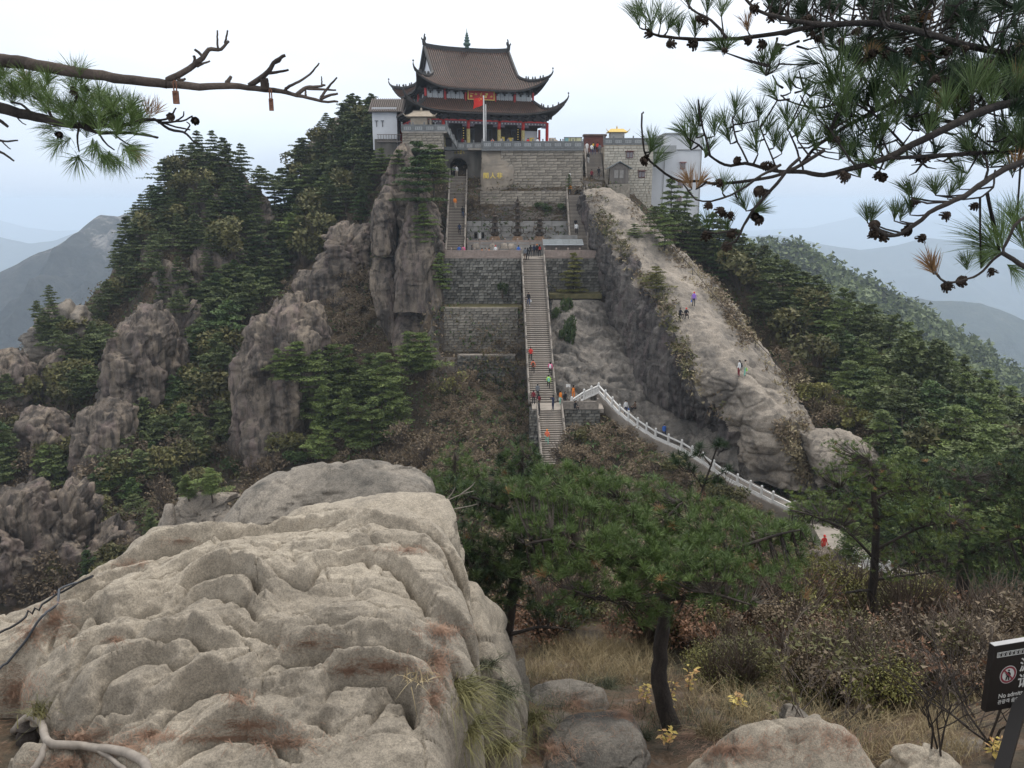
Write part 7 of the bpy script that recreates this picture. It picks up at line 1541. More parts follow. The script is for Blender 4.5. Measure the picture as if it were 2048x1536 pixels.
near_pine('straight trunked yellow-green pine right of the hidden path', [(1738,1292,13.5),(1742,1220,13.5),(1748,1140,13.5),(1752,1060,13.5),(1745,960,13.7),(1740,920,13.8)], .10,
  [[(1750,1120,13.5),(1690,1060,13),(1620,1030,12.8),(1580,1020,12.7)],[(1750,1100,13.5),(1830,1060,13.3),(1900,1040,13)],[(1748,1040,13.6),(1680,980,14)],[(1746,1000,13.6),(1820,960,14)],[(1745,1180,13.5),(1690,1185,13.2),(1640,1195,13)],[(1748,1160,13.5),(1820,1150,13.2),(1890,1140,13)]],
  [(1740,950,13.7,1.0,.9,.28),(1650,1010,13.2,.8,.7,.20),(1830,1010,13.5,1.0,.9,.26),(1900,1050,13.1,.7,.7,.24),(1720,1040,13.4,.8,.7,.16),(1600,1050,12.9,.4,.5,.10),(1840,1110,13.2,.8,.6,.18),(1700,900,14,.5,.5,.18),(1780,1140,13.2,.5,.5,.1)], 1150, .075, [N_ylg, N_lit, N_org], 15, w=.0026, cnt=26, limbr=.03)
near_pine('dense dark pine at the right edge with a thick lower trunk', [(1915,1290,15),(1922,1200,15),(1925,1120,15),(1930,1040,15),(1940,960,15.2)], .15,
  [[(1925,1130,15),(1830,1120,14.6),(1770,1150,14.4)],[(1925,1110,15),(2020,1080,14.5),(2090,1070,14.3)],[(1928,1050,15),(1850,1000,15.4)],[(1930,1020,15),(2010,970,15.4)]],
  [(1960,960,15.2,1.4,1.1,.40),(2040,1030,14.6,1.1,1.0,.45),(1900,1080,14.6,1.1,.9,.28),(1820,1140,14.4,.8,.6,.22),(1990,1130,14.4,1.2,.9,.32),(2080,940,15,.9,.9,.4)], 1300, .10, [N_dark, N_grn, N_org], 16, w=.0026, cnt=28, limbr=.045)
near_pine('leaning half hidden pine beyond the sign', [(1965,1330,16),(1978,1240,16),(1990,1170,16)], .07, [[(1980,1220,16),(2040,1180,16)]], [(2030,1180,16,.8,.7,.3),(1960,1190,16.4,.5,.5,.2)], 240, .09, [N_dark, N_ylg], 17, w=.0026, cnt=26)
m = MB(); e = empty('dead_branch', P(870, 1030, 8.2)); tag(e, 'pale dead branch poking out of the pine beside the flat slab', 'dead branch')
for pts in ([(868,1028),(890,1005),(920,990),(948,982)],[(868,1028),(900,1020),(940,1012),(955,1008)],[(890,1005),(905,985),(910,975)],[(920,990),(940,975),(950,965)]): limb(m, [P(a, b, 8.2) - e.location for a, b in pts], .009, .003, 6, .001, 3)
m.build('dead_wood', M_gwood, e, smooth=True)

# ---------------------------------------------------------------- grasses, litter, twigs, cable, root
M_g1 = leaf_mat('olive_grass_blades', (.10, .10, .04), (.22, .20, .085), 3., .7, .1); M_g2 = leaf_mat('dry_straw_blades', (.26, .20, .11), (.42, .34, .20), 3., .7, .1); M_g3 = leaf_mat('dull_grey_green_blades', (.055, .065, .04), (.13, .135, .08), 3., .7, .1)
def blades(bases, dirs, L, w, droop, seed=0, seg=4):
    g = np.random.default_rng(seed); n = len(bases); L = (L * g.uniform(.6, 1.15, n))[:, None]; d = dirs / np.linalg.norm(dirs, axis=1, keepdims=True); side = np.cross(d, np.array([0, 0, 1.])) + g.normal(size=(n, 3)) * .3; side /= np.linalg.norm(side, axis=1, keepdims=True)
    rows = []
    for k in range(seg + 1):
        t = k / seg; p = bases + d * L * t + np.array([0, 0, -1.]) * L * droop * t * t + d * np.array([1, 1, 0]) * L * .2 * t * t; wk = w * (1 - t * .92); rows += [p - side * wk, p + side * wk]
    V = np.stack(rows, 1).reshape(-1, 3); m_ = 2 * (seg + 1); i = np.arange(n)[:, None] * m_
    return V, [np.concatenate([i + np.array([[2 * k, 2 * k + 1, 2 * k + 3, 2 * k + 2]]) for k in range(seg)])]
def tuft_at(px, py, n, L, spread, droop, mat, label, seed, w=.0040, up=1., Y=None, dirx=0., group=None):
    g = np.random.default_rng(seed); h = hit_near(px, py); p = P(px, py, Y) if Y else h[0]; b = g.normal(size=(n, 3)) * np.array([.05, .05, .01]); d = g.normal(size=(n, 3)) * spread + np.array([dirx, -.05, up]); V, F = blades(b, d, L, w, droop, seed)
    o = obj('grass_tuft', mesh_np('grass_tuft', V, F, [mat]), None, p - Vector((0, 0, .02))); tag(o, label, 'grass', group); return o
tuft_at(905, 1385, 420, .55, .40, .95, M_g1, 'large drooping green-gold grass tuft at the right foot of the boulder', 1, dirx=.3, Y=5.0)
tuft_at(930, 1455, 300, .42, .45, .9, M_g1, 'lower drooping grass tuft hanging below the large green-gold one', 2, dirx=.2, Y=5.0)
tuft_at(1005, 1390, 220, .42, .42, .9, M_g3, 'dark dry grass tuft between the boulder and the ground slab', 3)
tuft_at(1060, 1440, 260, .42, .5, .8, M_g1, 'spreading olive grass tuft in front of the flat ground slab', 4)
tuft_at(955, 1235, 110, .55, .38, .5, M_g1, 'thin arching grass tuft growing behind the right flank of the boulder', 5, Y=8.2)
tuft_at(975, 1330, 90, .35, .45, .8, M_g3, 'small dark grass tuft in the cleft of the right flank', 6)
tuft_at(92, 1420, 120, .22, .45, .5, M_g1, 'small spiky grass tuft at the left foot of the boulder', 7)
tuft_at(1215, 1375, 240, .30, .6, .5, M_g3, 'grey-green cushion of grass on the flat ground slab', 8)
tuft_at(1500, 1420, 300, .42, .55, .55, M_g3, 'dark green grass cushion right of the near pine trunk', 9)
tuft_at(1420, 1470, 200, .45, .4, .5, M_g2, 'straw coloured grass tuft right of the trunk foot', 10)
tuft_at(1290, 1480, 180, .35, .5, .5, M_g3, 'mixed grass tuft left of the trunk foot', 14)
tuft_at(835, 1350, 60, .14, .5, .5, M_g2, 'little dry grass wisp at the upper edge of the front block', 15)
tuft_at(1005, 1490, 200, .40, .5, .8, M_g1, 'olive grass tuft along the bottom edge right of the boulder', 16)
def grass_band(name, poly, n, L, mat, seed, droop=.35, w=.003, per=26):
    r = random.Random(seed); g = np.random.default_rng(seed); B = []; D = []; xs = [p[0] for p in poly]; ys = [p[1] for p in poly]; c = 0
    while c < n:
        x = r.uniform(min(xs), max(xs)); y = r.uniform(min(ys), max(ys)); 
        if not in_poly(np.array([x]), np.array([y]), poly)[0]: continue
        c += 1; h = BV_N.ray_cast(P(x, y, 10).normalized(), P(x, y, 10).normalized(), 60)[0]
        if h is None: continue
        B.append(np.array(h) + g.normal(size=(per, 3)) * np.array([.09, .09, .01])); D.append(g.normal(size=(per, 3)) * .33 + np.array([r.uniform(-.2, .2), 0, 1.]))
    V, F = blades(np.concatenate(B), np.concatenate(D), L, w, droop, seed, 3); o = obj(name, mesh_np(name, V, F, [mat])); o['kind'] = 'stuff'
grass_band('tall_dry_grass', [(1040,1290),(1320,1290),(1340,1370),(1060,1370)], 150, .42, M_g2, 21)
grass_band('tall_dry_grass', [(1370,1330),(1640,1340),(1650,1480),(1380,1440)], 110, .40, M_g2, 22)
grass_band('olive_ground_grass', [(1040,1310),(1700,1310),(1750,1500),(1060,1480)], 110, .28, M_g3, 23)
grass_band('straw_ground_grass', [(1650,1380),(1960,1400),(1960,1530),(1700,1530)], 90, .30, M_g2, 24)
grass_band('corner_dry_grass', [(1500,1200),(2048,1200),(2048,1340),(1500,1330)], 90, .5, M_g3, 25, w=.004)
def litter(name, areas, mat, seed, L=.085):
    r = random.Random(seed); V = []; F = []
    for (x, y, rx, ry, n) in areas:
        for _ in range(n):
            a = r.uniform(0, 6.28); q = abs(r.gauss(0, .6)); h = hit_near(x + rx * q * math.cos(a), y + ry * q * math.sin(a))
            if h is None: continue
            p = h[0] + Vector((0, 0, r.uniform(.002, .02))); t = r.uniform(0, 6.28); d = Vector((math.cos(t), math.sin(t), r.uniform(-.1, .12))); nrm = h[2]; d = (d - nrm * d.dot(nrm) * .9).normalized(); s = Vector((-d.y, d.x, 0)) * .0013; l = L * r.uniform(.6, 1.2); b = len(V)
            V += [p - d * l / 2 - s, p - d * l / 2 + s, p + s + Vector((0, 0, .006)), p - s + Vector((0, 0, .006)), p + d * l / 2 + s * 2]; F += [(b, b + 1, b + 2, b + 3), (b + 3, b + 2, b + 4)]
    me = bpy.data.meshes.new(name); me.from_pydata([tuple(v) for v in V], [], F); me.materials.append(mat); o = obj(name, me); o['kind'] = 'stuff'
litter('fallen_pine_needles', [(770,1336,90,16,420),(700,1345,40,10,120),(500,1455,80,16,300),(560,1490,70,16,240),(480,1400,40,14,100),(887,1264,50,16,320),(880,1330,30,60,420),(870,1400,24,44,200),(110,1240,36,50,380),(60,1270,50,34,260),(815,1102,60,8,140),(30,1390,45,60,700),(160,1480,60,22,380),(240,1500,70,16,260),(130,1530,90,20,300),(360,1085,40,6,60),(620,1290,70,22,110),(455,1480,160,8,300),(300,1475,60,12,250),(230,1283,20,6,60),(260,1130,60,8,80)], M_litter, 31)
litter('fallen_needles_and_leaves', [(1150,1410,60,30,500),(1250,1430,60,40,700),(1450,1500,120,30,900),(1380,1470,60,30,500),(1700,1480,200,50,700),(1100,1500,80,40,600)], M_litter, 32)
# twiggy leafless shrubs
M_tw = simple('grey_brown_twigs', (.20, .165, .14), .9, .4, 9, col2=(.08, .065, .055))
def twig_shrub(px, py, H, W_, n, label, seed, r0=.009, leafm=None, nleaf=0, Y=None, mat=None, lean=0., group='bare shrubs on the slope'):
    r = random.Random(seed); h = hit_near(px, py); p = P(px, py, Y) if Y else h[0]; e = empty('shrub', p); tag(e, label, 'shrub', group); m = MB(); tips = []
    def rec(a, d, L, rad, k):
        b = a + d * L * .5 + Vector((r.uniform(-.05, .05), r.uniform(-.05, .05), .02)) * L; c = b + (d + Vector((r.uniform(-.3, .3), r.uniform(-.3, .3), r.uniform(-.1, .25)))).normalized() * L * .5
        m.tube([a, b, c], [rad, rad * .8, rad * .55], 4 if k > 1 else 3, cap=False); tips.append(c)
        if k > 0:
            for q in range(r.choice((2, 3))):
                nd = (d + Vector((r.uniform(-.8, .8), r.uniform(-.8, .8), r.uniform(-.35, .55)))).normalized(); rec(a.lerp(c, r.uniform(.4, 1)), nd, L * r.uniform(.55, .8), rad * .6, k - 1)
    for q in range(n): rec(Vector((r.uniform(-.08, .08), r.uniform(-.08, .08), 0)), Vector((r.uniform(-1, 1) * W_ + lean, r.uniform(-1, 1) * W_, 1)).normalized(), H * .42, r0, 3)
    m.build('branches', mat or M_tw, e)
    if nleaf:
        g = np.random.default_rng(seed); C = np.array([tuple(r.choice(tips)) for _ in range(nleaf)]) + g.normal(size=(nleaf, 3)) * .03; V, F = tris_at(C, .035 if H < 2 else .06, .2, seed, 1.9); obj('leaves', mesh_np('leaves', V, F, [leafm]), e)
    return e
rs = random.Random(44)
spots = [(1400,1290),(1470,1310),(1540,1300),(1600,1320),(1660,1330),(1720,1340),(1790,1350),(1850,1360),(1910,1370),(1960,1350),(1560,1370),(1640,1390),(1740,1400),(1830,1410),(1900,1430),(1950,1460),(1690,1450),(1600,1430),(1480,1260),(1560,1250),(1640,1260),(1830,1280),(1900,1300),(1980,1300),(1700,1280),(1780,1250),(2020,1260),(1120,1260),(1220,1270),(1080,1240),(1900,1230),(1400,1220)]
for k, (x, y) in enumerate(spots):
    twig_shrub(x, y, rs.uniform(.8, 1.35), .75, 5, 'bare twiggy shrub on the slope between the near pine and the sign', 500 + k, .007, rs.choice((L_olive, L_brown, L_brown, L_rust)), 220 if k % 2 else 60)
twig_shrub(1985, 1500, 1.5, .75, 4, 'dark spreading leafless bush whose stems sweep left behind the sign', 601, .012, lean=-.7, mat=M_bark2, group=None)
twig_shrub(1880, 1500, 1.1, .8, 4, 'dark low leafless bush left of the sign post', 602, .009, lean=-.4, mat=M_bark2, group=None)
for (x, y, H, sd, lb) in ((1640, 1265, 1.7, 611, 'tall yellow-leaved shrub between the two pine trunks'), (1600, 1290, 1.3, 612, 'pale yellow-green leafy bush left of the straight trunk'), (1700, 1270, 1.1, 613, 'low yellow-green bush at the foot of the straight trunk')):
    twig_shrub(x, y, H, .5, 6, lb, sd, .009, L_yell, 1500, group=None)
twig_shrub(1385, 1330, .9, .5, 4, 'orange-brown leaved shrub right of the near trunk', 621, .006, L_rust, 500, group=None)
def sprig(px, py, H, n, label, seed):
    r = random.Random(seed); h = hit_near(px, py); e = empty('sapling', h[0]); tag(e, label, 'sapling'); m = MB(); lf = MB(); lf2 = MB()
    for k in range(3):
        a = Vector((0, 0, 0)); d = Vector((r.uniform(-.3, .3), r.uniform(-.2, .2), 1)).normalized(); b = a + d * H; m.tube([a, a.lerp(b, .5) + Vector((r.uniform(-.03, .03), 0, 0)), b], [.004, .003, .0015], 4)
        for q in range(n):
            s = a.lerp(b, r.uniform(.35, 1)); t = r.uniform(0, 6.28); dd = Vector((math.cos(t), math.sin(t), r.uniform(-.3, .5))).normalized(); l = r.uniform(.05, .09); w = Vector((-dd.y, dd.x, .2)).normalized() * l * .22
            (lf if r.random() < .6 else lf2).add([s, s + dd * l * .5 + w, s + dd * l + Vector((0, 0, -.01)), s + dd * l * .5 - w], [(0, 1, 2, 3)])
    m.build('stem', M_tw, e); lf.build('leaf_spray', leaf_mat('yellow_leaf_%d' % seed, (.38, .27, .07), (.55, .45, .14), 9), e); lf2.build('leaf_spray', leaf_mat('peach_leaf_%d' % seed, (.42, .22, .09), (.5, .36, .16), 9), e)
for k, (x, y, H, lb) in enumerate([(1335,1445,.50,'yellow leaved sapling right in front of the near trunk'),(1290,1420,.34,'small yellowing sapling left of the near trunk'),(1375,1400,.42,'pale orange leaved sapling right of the near trunk'),(1475,1430,.30,'bright yellow sapling in the dark grass cushion'),(1500,1345,.35,'thin sapling with a few yellow-green leaves in the dry grass'),(1335,1500,.22,'low leafy sprig at the foot of the near trunk'),(1985,1520,.2,'yellow sprig beside the sign post')]): sprig(x, y, H, 12, lb, 700 + k)
# a brushy slope: dense low shrubs, sharing a few meshes
NB = [bush_proto(800 + k, n=2600, lumps=8, leaf=.022, twig=110, fill=.15) for k in range(3)]
ri = random.Random(77); nbk = 0
for poly, cnt_, hr_ in (([(1060,1190),(1640,1190),(1600,1300),(1060,1290)], 34, (.9, 1.5)), ([(1390,1300),(1960,1320),(1960,1450),(1700,1420),(1420,1390)], 40, (.5, .95)), ([(1560,1200),(2060,1200),(2060,1330),(1560,1310)], 34, (1.0, 1.7)), ([(1480,1100),(1700,1120),(1640,1200),(1480,1180)], 14, (1.2, 1.9))):
    c_ = 0
    while c_ < cnt_:
        x = ri.uniform(min(p[0] for p in poly), max(p[0] for p in poly)); y = ri.uniform(min(p[1] for p in poly), max(p[1] for p in poly))
        if not in_poly(np.array([x]), np.array([y]), poly)[0]: continue
        c_ += 1; h = hit_near(x, y)
        if h is None or h[0].y < 7.5: continue
        e = empty('shrub', h[0] - Vector((0, 0, .05))); mm_, nm_ = ri.choice(((L_brown, 'brown'), (L_brown, 'brown'), (L_olive, 'olive green'), (L_rust, 'rusty'), (L_olive, 'olive green'), (L_yell, 'yellowing')))
        tag(e, nm_ + ' low shrub in the brush behind the near pines', 'shrub', 'shrubs in the brush behind the near pines'); q_ = NB[nbk % 3]; nbk += 1
        obj('branches', q_[0], e); f_ = obj('foliage', q_[1], e); f_.material_slots[0].link = 'OBJECT'; f_.material_slots[0].material = mm_
        s_ = ri.uniform(*hr_); e.scale = (s_ * 1.2, s_ * 1.2, s_); e.rotation_euler = (0, 0, ri.uniform(0, 6.28))
NLAND = [('the near pine trunk', 1330, 1340), ('the straight yellow-green pine', 1742, 1200), ('the thick right-edge trunk', 1920, 1220), ('the warning sign', 2010, 1350), ('the humped grey rock', 1590, 1460), ('the boulder flank', 1040, 1350), ('the red coat', 1646, 1090), ('the second pine trunk', 1015, 1240)]
_nb = [[0, 0, o.location, 0, o['label'].split(' in the brush')[0].split(' on the slope')[0], o] for o in COL.objects if o.get('group') in ('shrubs in the brush behind the near pines', 'bare shrubs on the slope')]
for b, t in relabel(_nb, NLAND): b[5]['label'] = t
# black hoses over the boulder
M_hose = simple('black_hose', (.02, .02, .022), .45, .2, 5); M_hoseg = simple('grey_hose', (.06, .065, .075), .5, .2, 5)
def hose(pts, mat, label, r=.009, lift=.03):
    L = []
    for x, y in cr_spline(np.array(pts, float), 40):
        h = hit_near(x, y); L.append(h[0] + Vector((0, 0, r + lift)))
    L = [Vector((p.x, p.y, sum(q.z for q in L[max(0, i - 6):i + 7]) / len(L[max(0, i - 6):i + 7]) + .02)) for i, p in enumerate(L)]
    m = MB(); m.tube(L, r, 8); o = m.build('hose', mat, smooth=True); tag(o, label, 'hose')
hose([(188,1162),(160,1178),(120,1200),(70,1235),(20,1272),(-40,1300)], M_hose, 'upper black hose curving over the left side of the boulder')
hose([(186,1164),(150,1182),(110,1215),(80,1255),(55,1290),(20,1340),(-20,1380)], M_hoseg, 'lower grey hose running down the left side of the boulder')
# dead root
e = empty('dead_root', P(80, 1470, 4.7)); tag(e, 'bleached twisting dead root in the bottom left corner', 'root'); m = MB()
for pts, a, b in (([(60,1435),(85,1455),(95,1490),(130,1498),(180,1502),(240,1510),(285,1530),(300,1560)], .022, .03), ([(30,1470),(60,1440),(85,1455)], .03, .022), ([(95,1490),(80,1530),(60,1560)], .018, .02), ([(180,1500),(230,1530),(260,1560)], .012, .016)):
    L = []
    for x, y in pts:
        h = hit_near(x, min(y, 1600)); L.append((h[0] if h else P(x, y, 4.5)) + Vector((0, 0, .03)) - e.location)
    limb(m, L, a, b, 9, .004, 5)
m.build('root_wood', M_gwood, e, smooth=True)
m = MB(); h = hit_near(60, 1470) or (P(60, 1470, 4.6), 0); m.lathe(h[0] - e.location + Vector((0, 0, -.03)), [(.09, 0), (.085, .04), (.06, .08), (.075, .1), (.03, .09)], 11); m.build('burnt_stump', M_bark2, e)

# ---------------------------------------------------------------- the dark warning sign at the right edge
M_sb = simple('black_brown_board', (.018, .015, .014), .45, .2, 3); M_let = simple('pale_lettering', (.55, .55, .53), .6, .08, 8); M_sred = simple('dull_red_ring', (.22, .035, .05), .6, .1, 8); M_edge = simple('pale_board_edge', (.42, .41, .41), .6, .2, 6)
SY = 4.4; tlp = P(1989, 1293, SY); yaw = math.radians(13)
sg_ = empty('warning_sign', tlp, yaw); tag(sg_, 'black warning board with a no-walking symbol on a slanting post at the right edge', 'sign'); sg_.rotation_euler = (0, math.radians(-1), yaw)
u = (P(1989, 1424, SY) - tlp).length; Hb = u; Wb = .62
m = MB(); m.box((Wb / 2, .02, -Hb / 2), (Wb, .04, Hb), m=0); m.box((Wb / 2, .02, .0015), (Wb * .995, .038, .003), m=1); m.build('board', [M_sb, M_edge], sg_)  # thin strip along the top edge, paler than the board face
sc_ = Hb / 138.   # metres per photo pixel at the board
def bq(m, x0, z0, x1, z1, y=-.002, mi=None): m.box(((x0 + x1) / 2, y, -(z0 + z1) / 2), (abs(x1 - x0), .002, abs(z1 - z0)), m=mi)
m = MB(); k0 = 9.; pw_ = 9.4
bq(m, 8 * sc_, 14 * sc_, Wb - 8 * sc_, 15 * sc_); bq(m, 8 * sc_, 23.5 * sc_, Wb - 8 * sc_, 24.5 * sc_); bq(m, 8 * sc_, 14 * sc_, 9 * sc_, 24.5 * sc_)
while k0 * sc_ < Wb - 20 * sc_:
    a = k0
    for (x0, z0, x1, z1) in ((1, 16.2, 8, 17.2), (1, 16.2, 2, 22.3), (1, 21.3, 6, 22.3), (5, 18.7, 6, 22.3), (3.3, 18.7, 6, 19.7)): bq(m, (a + x0) * sc_, z0 * sc_, (a + x1) * sc_, z1 * sc_)
    k0 += pw_
m.build('meander_border', M_let, sg_)
def disc(m, c, r, y, n=40, r2=0., mi=None):
    V = [(c[0] + r * math.cos(6.2832 * k / n), y, c[1] + r * math.sin(6.2832 * k / n)) for k in range(n)]
    if r2: V2 = [(c[0] + r2 * math.cos(6.2832 * k / n), y, c[1] + r2 * math.sin(6.2832 * k / n)) for k in range(n)]; m.add(V + V2, [(k, (k + 1) % n, (k + 1) % n + n, k + n) for k in range(n)], mi)
    else: m.add(V, [tuple(range(n))], mi)
cx_, cz_, rr2 = 39 * sc_, -64 * sc_, 18.5 * sc_
m = MB(); disc(m, (cx_, cz_), rr2, -.002, mi=0); disc(m, (cx_, cz_), rr2 * .93, -.003, r2=rr2 * .72, mi=1)
m.lathe((cx_, -.0045, cz_ + rr2 * .5), [(rr2 * .10, -.001), (rr2 * .10, .001)], 12, m=2, R=Matrix.Rotation(math.pi / 2, 3, 'X'))
def stroke(pts, w, mi=2, y=-.0045):
    for a, b in zip(pts, pts[1:]): m.bar((cx_ + a[0] * rr2, y, cz_ + a[1] * rr2), (cx_ + b[0] * rr2, y, cz_ + b[1] * rr2), .002, w * rr2, mi, up=Vector((b[1] - a[1], 0, -(b[0] - a[0]))).normalized()) if False else m.bar((cx_ + a[0] * rr2, y, cz_ + a[1] * rr2), (cx_ + b[0] * rr2, y, cz_ + b[1] * rr2), w * rr2, .002, mi, up=Vector((0, 1, 0)))
stroke([(0, .34), (0, -.05)], .22); stroke([(0, .3), (.2, .12), (.22, -.08)], .08); stroke([(0, .3), (-.2, .1), (-.26, -.05)], .08); stroke([(-.03, -.02), (-.18, -.28), (-.22, -.6)], .12); stroke([(.03, -.02), (.06, -.3), (.12, -.62)], .12)
stroke([(-.6, .6), (.6, -.6)], .17, 1, -.006)
m.build('no_walking_symbol', [M_let, M_sred, M_black], sg_)
def stext(body, x, z, size, bold=0.): 
    n0 = set(COL.objects); text(body, 'lettering', size, M_let, (x, -.003, z), (math.radians(90), 0, 0), .0008, sg_, 'LEFT', bold)
stext('游客止步', 62 * sc_, -50 * sc_, 31 * sc_, .0012); stext('请勿入内', 62 * sc_, -84 * sc_, 31 * sc_, .0012); stext('No admittance', 23 * sc_, -108 * sc_, 13 * sc_, .0003); stext('관광객 출입 금지', 23 * sc_, -121 * sc_, 10 * sc_)
a = P(2052, 1405, SY + .06); b = P(1992, 1580, SY - .2); m = MB(); inv = sg_.matrix_basis if False else Matrix.LocRotScale(sg_.location, sg_.rotation_euler, None); iv = inv.inverted()
m.bar(iv @ (a + Vector((0, .03, .1))), iv @ b, .075, .05); m.build('post', M_sb, sg_)
# ---------------------------------------------------------------- people
def body_mesh(J):
    """J: joint positions (facing -Y, ground at 0); grown as one skin, clothing by nearest bone"""
    B = [('pelvis','waist',1),('waist','chest',1),('chest','neck',1),('neck','head0',0),('head0','head1',0),('head0','nose',0)]
    for s in 'LR':
        B += [('chest','sh'+s,1),('sh'+s,'el'+s,1),('el'+s,'wr'+s,1),('wr'+s,'pa'+s,0),('pelvis','hp'+s,2),('hp'+s,'kn'+s,2),('kn'+s,'an'+s,2),('an'+s,'to'+s,3)]
        for f in range(5): B.append(('pa'+s if f else 'wr'+s, 'f%d'%f + s, 0))
    for s in 'LR':
        w, p = J['wr'+s], J['pa'+s]; d = (p - w).normalized(); q = d.cross(Vector((0, 1, 0)) if abs(d.y) < .9 else Vector((1, 0, 0))).normalized(); c = d.cross(q)
        for f in range(1, 5): J['f%d'%f + s] = p + d * (.075, .088, .083, .062)[f-1] + q * (.030 - .02 * (f - 1)) - c * .012
        J['f0' + s] = w + d * .05 + q * .055
    R = dict(pelvis=.125, waist=.118, chest=.135, neck=.055, head0=.078, head1=.082, nose=.02)
    for s in 'LR': R.update({'sh'+s:.068,'el'+s:.046,'wr'+s:.032,'pa'+s:.03,'hp'+s:.092,'kn'+s:.062,'an'+s:.045,'to'+s:.036}); R.update({'f%d'%f+s:.0095 for f in range(5)})
    N = list(J); ix = {n: i for i, n in enumerate(N)}; me = bpy.data.meshes.new('body'); me.from_pydata([tuple(J[n]) for n in N], [(ix[a], ix[b]) for a, b, _ in B], [])
    o = bpy.data.objects.new('tmp_body', me); COL.objects.link(o); sk = o.modifiers.new('s', 'SKIN'); sb = o.modifiers.new('u', 'SUBSURF'); sb.levels = 1; sb.render_levels = 1
    for i, n in enumerate(N):
        r = R[n]; v = me.skin_vertices[0].data[i]; v.radius = (r * (1.25 if n in ('chest', 'pelvis', 'waist') else 1), r * (.82 if n in ('chest', 'pelvis', 'waist') else 1)); v.use_root = (n == 'pelvis')
    bpy.context.view_layer.update(); em = bpy.data.meshes.new_from_object(o.evaluated_get(bpy.context.evaluated_depsgraph_get())); bpy.data.objects.remove(o)
    C = np.array([tuple(p.center) for p in em.polygons]); best = np.full(len(C), 9.); mi = np.zeros(len(C), int)
    for a, b, k in B:
        a, b = np.array(J[a]), np.array(J[b]); ab = b - a; t = np.clip(((C - a) @ ab) / (ab @ ab + 1e-9), 0, 1); d = np.linalg.norm(C - a - t[:, None] * ab, axis=1) - {0: 0, 1: .035, 2: .015, 3: .0}[k]
        w = d < best; best = np.where(w, d, best); mi = np.where(w, k, mi)
    em.materials.clear()
    for k in range(4): em.materials.append(M_wht)
    em.polygons.foreach_set('material_index', mi.astype(np.int32)); em.polygons.foreach_set('use_smooth', [True] * len(mi)); em.name = 'body'; em.update(); return em
def joints(kind):
    V = Vector; J = dict(pelvis=V((0,0,.95)), waist=V((0,0,1.12)), chest=V((0,0,1.32)), neck=V((0,-.01,1.47)), head0=V((0,-.02,1.56)), head1=V((0,-.015,1.64)), nose=V((0,-.115,1.575)))
    for s, q in (('L', 1), ('R', -1)):
        J.update({'sh'+s:V((q*.17,0,1.38)),'el'+s:V((q*.25,.03,1.11)),'wr'+s:V((q*.27,-.06,.88)),'pa'+s:V((q*.27,-.08,.80)),'hp'+s:V((q*.095,0,.88)),'kn'+s:V((q*.11,-.02,.49)),'an'+s:V((q*.12,.02,.09)),'to'+s:V((q*.14,-.13,.035))})
    if kind == 'walk':
        J['knL'] = V((.10,-.2,.52)); J['anL'] = V((.11,-.22,.12)); J['toL'] = V((.12,-.36,.07)); J['knR'] = V((-.10,.06,.48)); J['anR'] = V((-.11,.28,.12)); J['toR'] = V((-.12,.16,.04))
        J['elL'] = V((.25,.14,1.13)); J['wrL'] = V((.24,.12,.9)); J['paL'] = V((.24,.1,.82)); J['elR'] = V((-.25,-.08,1.12)); J['wrR'] = V((-.22,-.27,.98)); J['paR'] = V((-.21,-.33,.94))
    if kind == 'climb':
        J['knL'] = V((.10,-.30,.68)); J['anL'] = V((.11,-.24,.30)); J['toL'] = V((.12,-.39,.24)); J['wrL'] = V((.2,-.2,1.0)); J['paL'] = V((.19,-.27,.98)); J['elR'] = V((-.26,.1,1.12))
        for n in ('waist', 'chest', 'neck', 'head0', 'head1', 'nose', 'shL', 'shR'): J[n] += V((0, -.10 * (J[n].z - .95) / .6, 0))
    if kind == 'photo':
        for s, q in (('L', 1), ('R', -1)): J['el'+s] = V((q*.24,-.2,1.28)); J['wr'+s] = V((q*.08,-.3,1.5)); J['pa'+s] = V((q*.06,-.32,1.56))
    if kind == 'sit':
        dz = V((0, 0, -.50))
        for n in list(J):
            if n[:2] not in ('kn', 'an', 'to'): J[n] += dz
        for s, q in (('L', 1), ('R', -1)): J['kn'+s] = V((q*.14,-.42,.50)); J['an'+s] = V((q*.14,-.50,.10)); J['to'+s] = V((q*.15,-.66,.04)); J['el'+s] = V((q*.27,-.08,.66)); J['wr'+s] = V((q*.16,-.34,.60)); J['pa'+s] = V((q*.12,-.40,.58))
    return J
BODY = {k: body_mesh(joints(k)) for k in ('stand', 'walk', 'climb', 'photo', 'sit')}
def hair_mesh(kind, dz, dy=0.):
    m = MB(); c = Vector((0, -.0 + dy, 1.625 + dz)); n = 10; prof = [(.075, -.075), (.098, -.03), (.102, .02), (.088, .07), (.05, .105), (.005, .118)]
    V = []; F = []
    for r, z in prof:
        for k in range(n):
            a = 6.2832 * k / n; front = max(0, -math.sin(a)); lift = .06 * front * (z < 0); V.append(c + Vector((r * math.cos(a), r * math.sin(a) * 1.08 + .012, z + lift)))
    F = [(i * n + k, i * n + (k + 1) % n, (i + 1) * n + (k + 1) % n, (i + 1) * n + k) for i in range(len(prof) - 1) for k in range(n)] + [tuple((len(prof) - 1) * n + k for k in range(n))]
    m.add(V, F)
    if kind == 'cap': m.box(c + Vector((0, -.13, .01)), (.14, .1, .015))
    if kind == 'long': m.lathe(c + Vector((0, .05, -.2)), [(.05, 0), (.075, .06), (.08, .2)], 8)
    return m.mesh('hair' if kind != 'cap' else 'cap', MATS_P('black_hair'), True)
def MATS_P(n): return MATS.get(n) or simple(n, PCOL[n], .8, .12, 6)
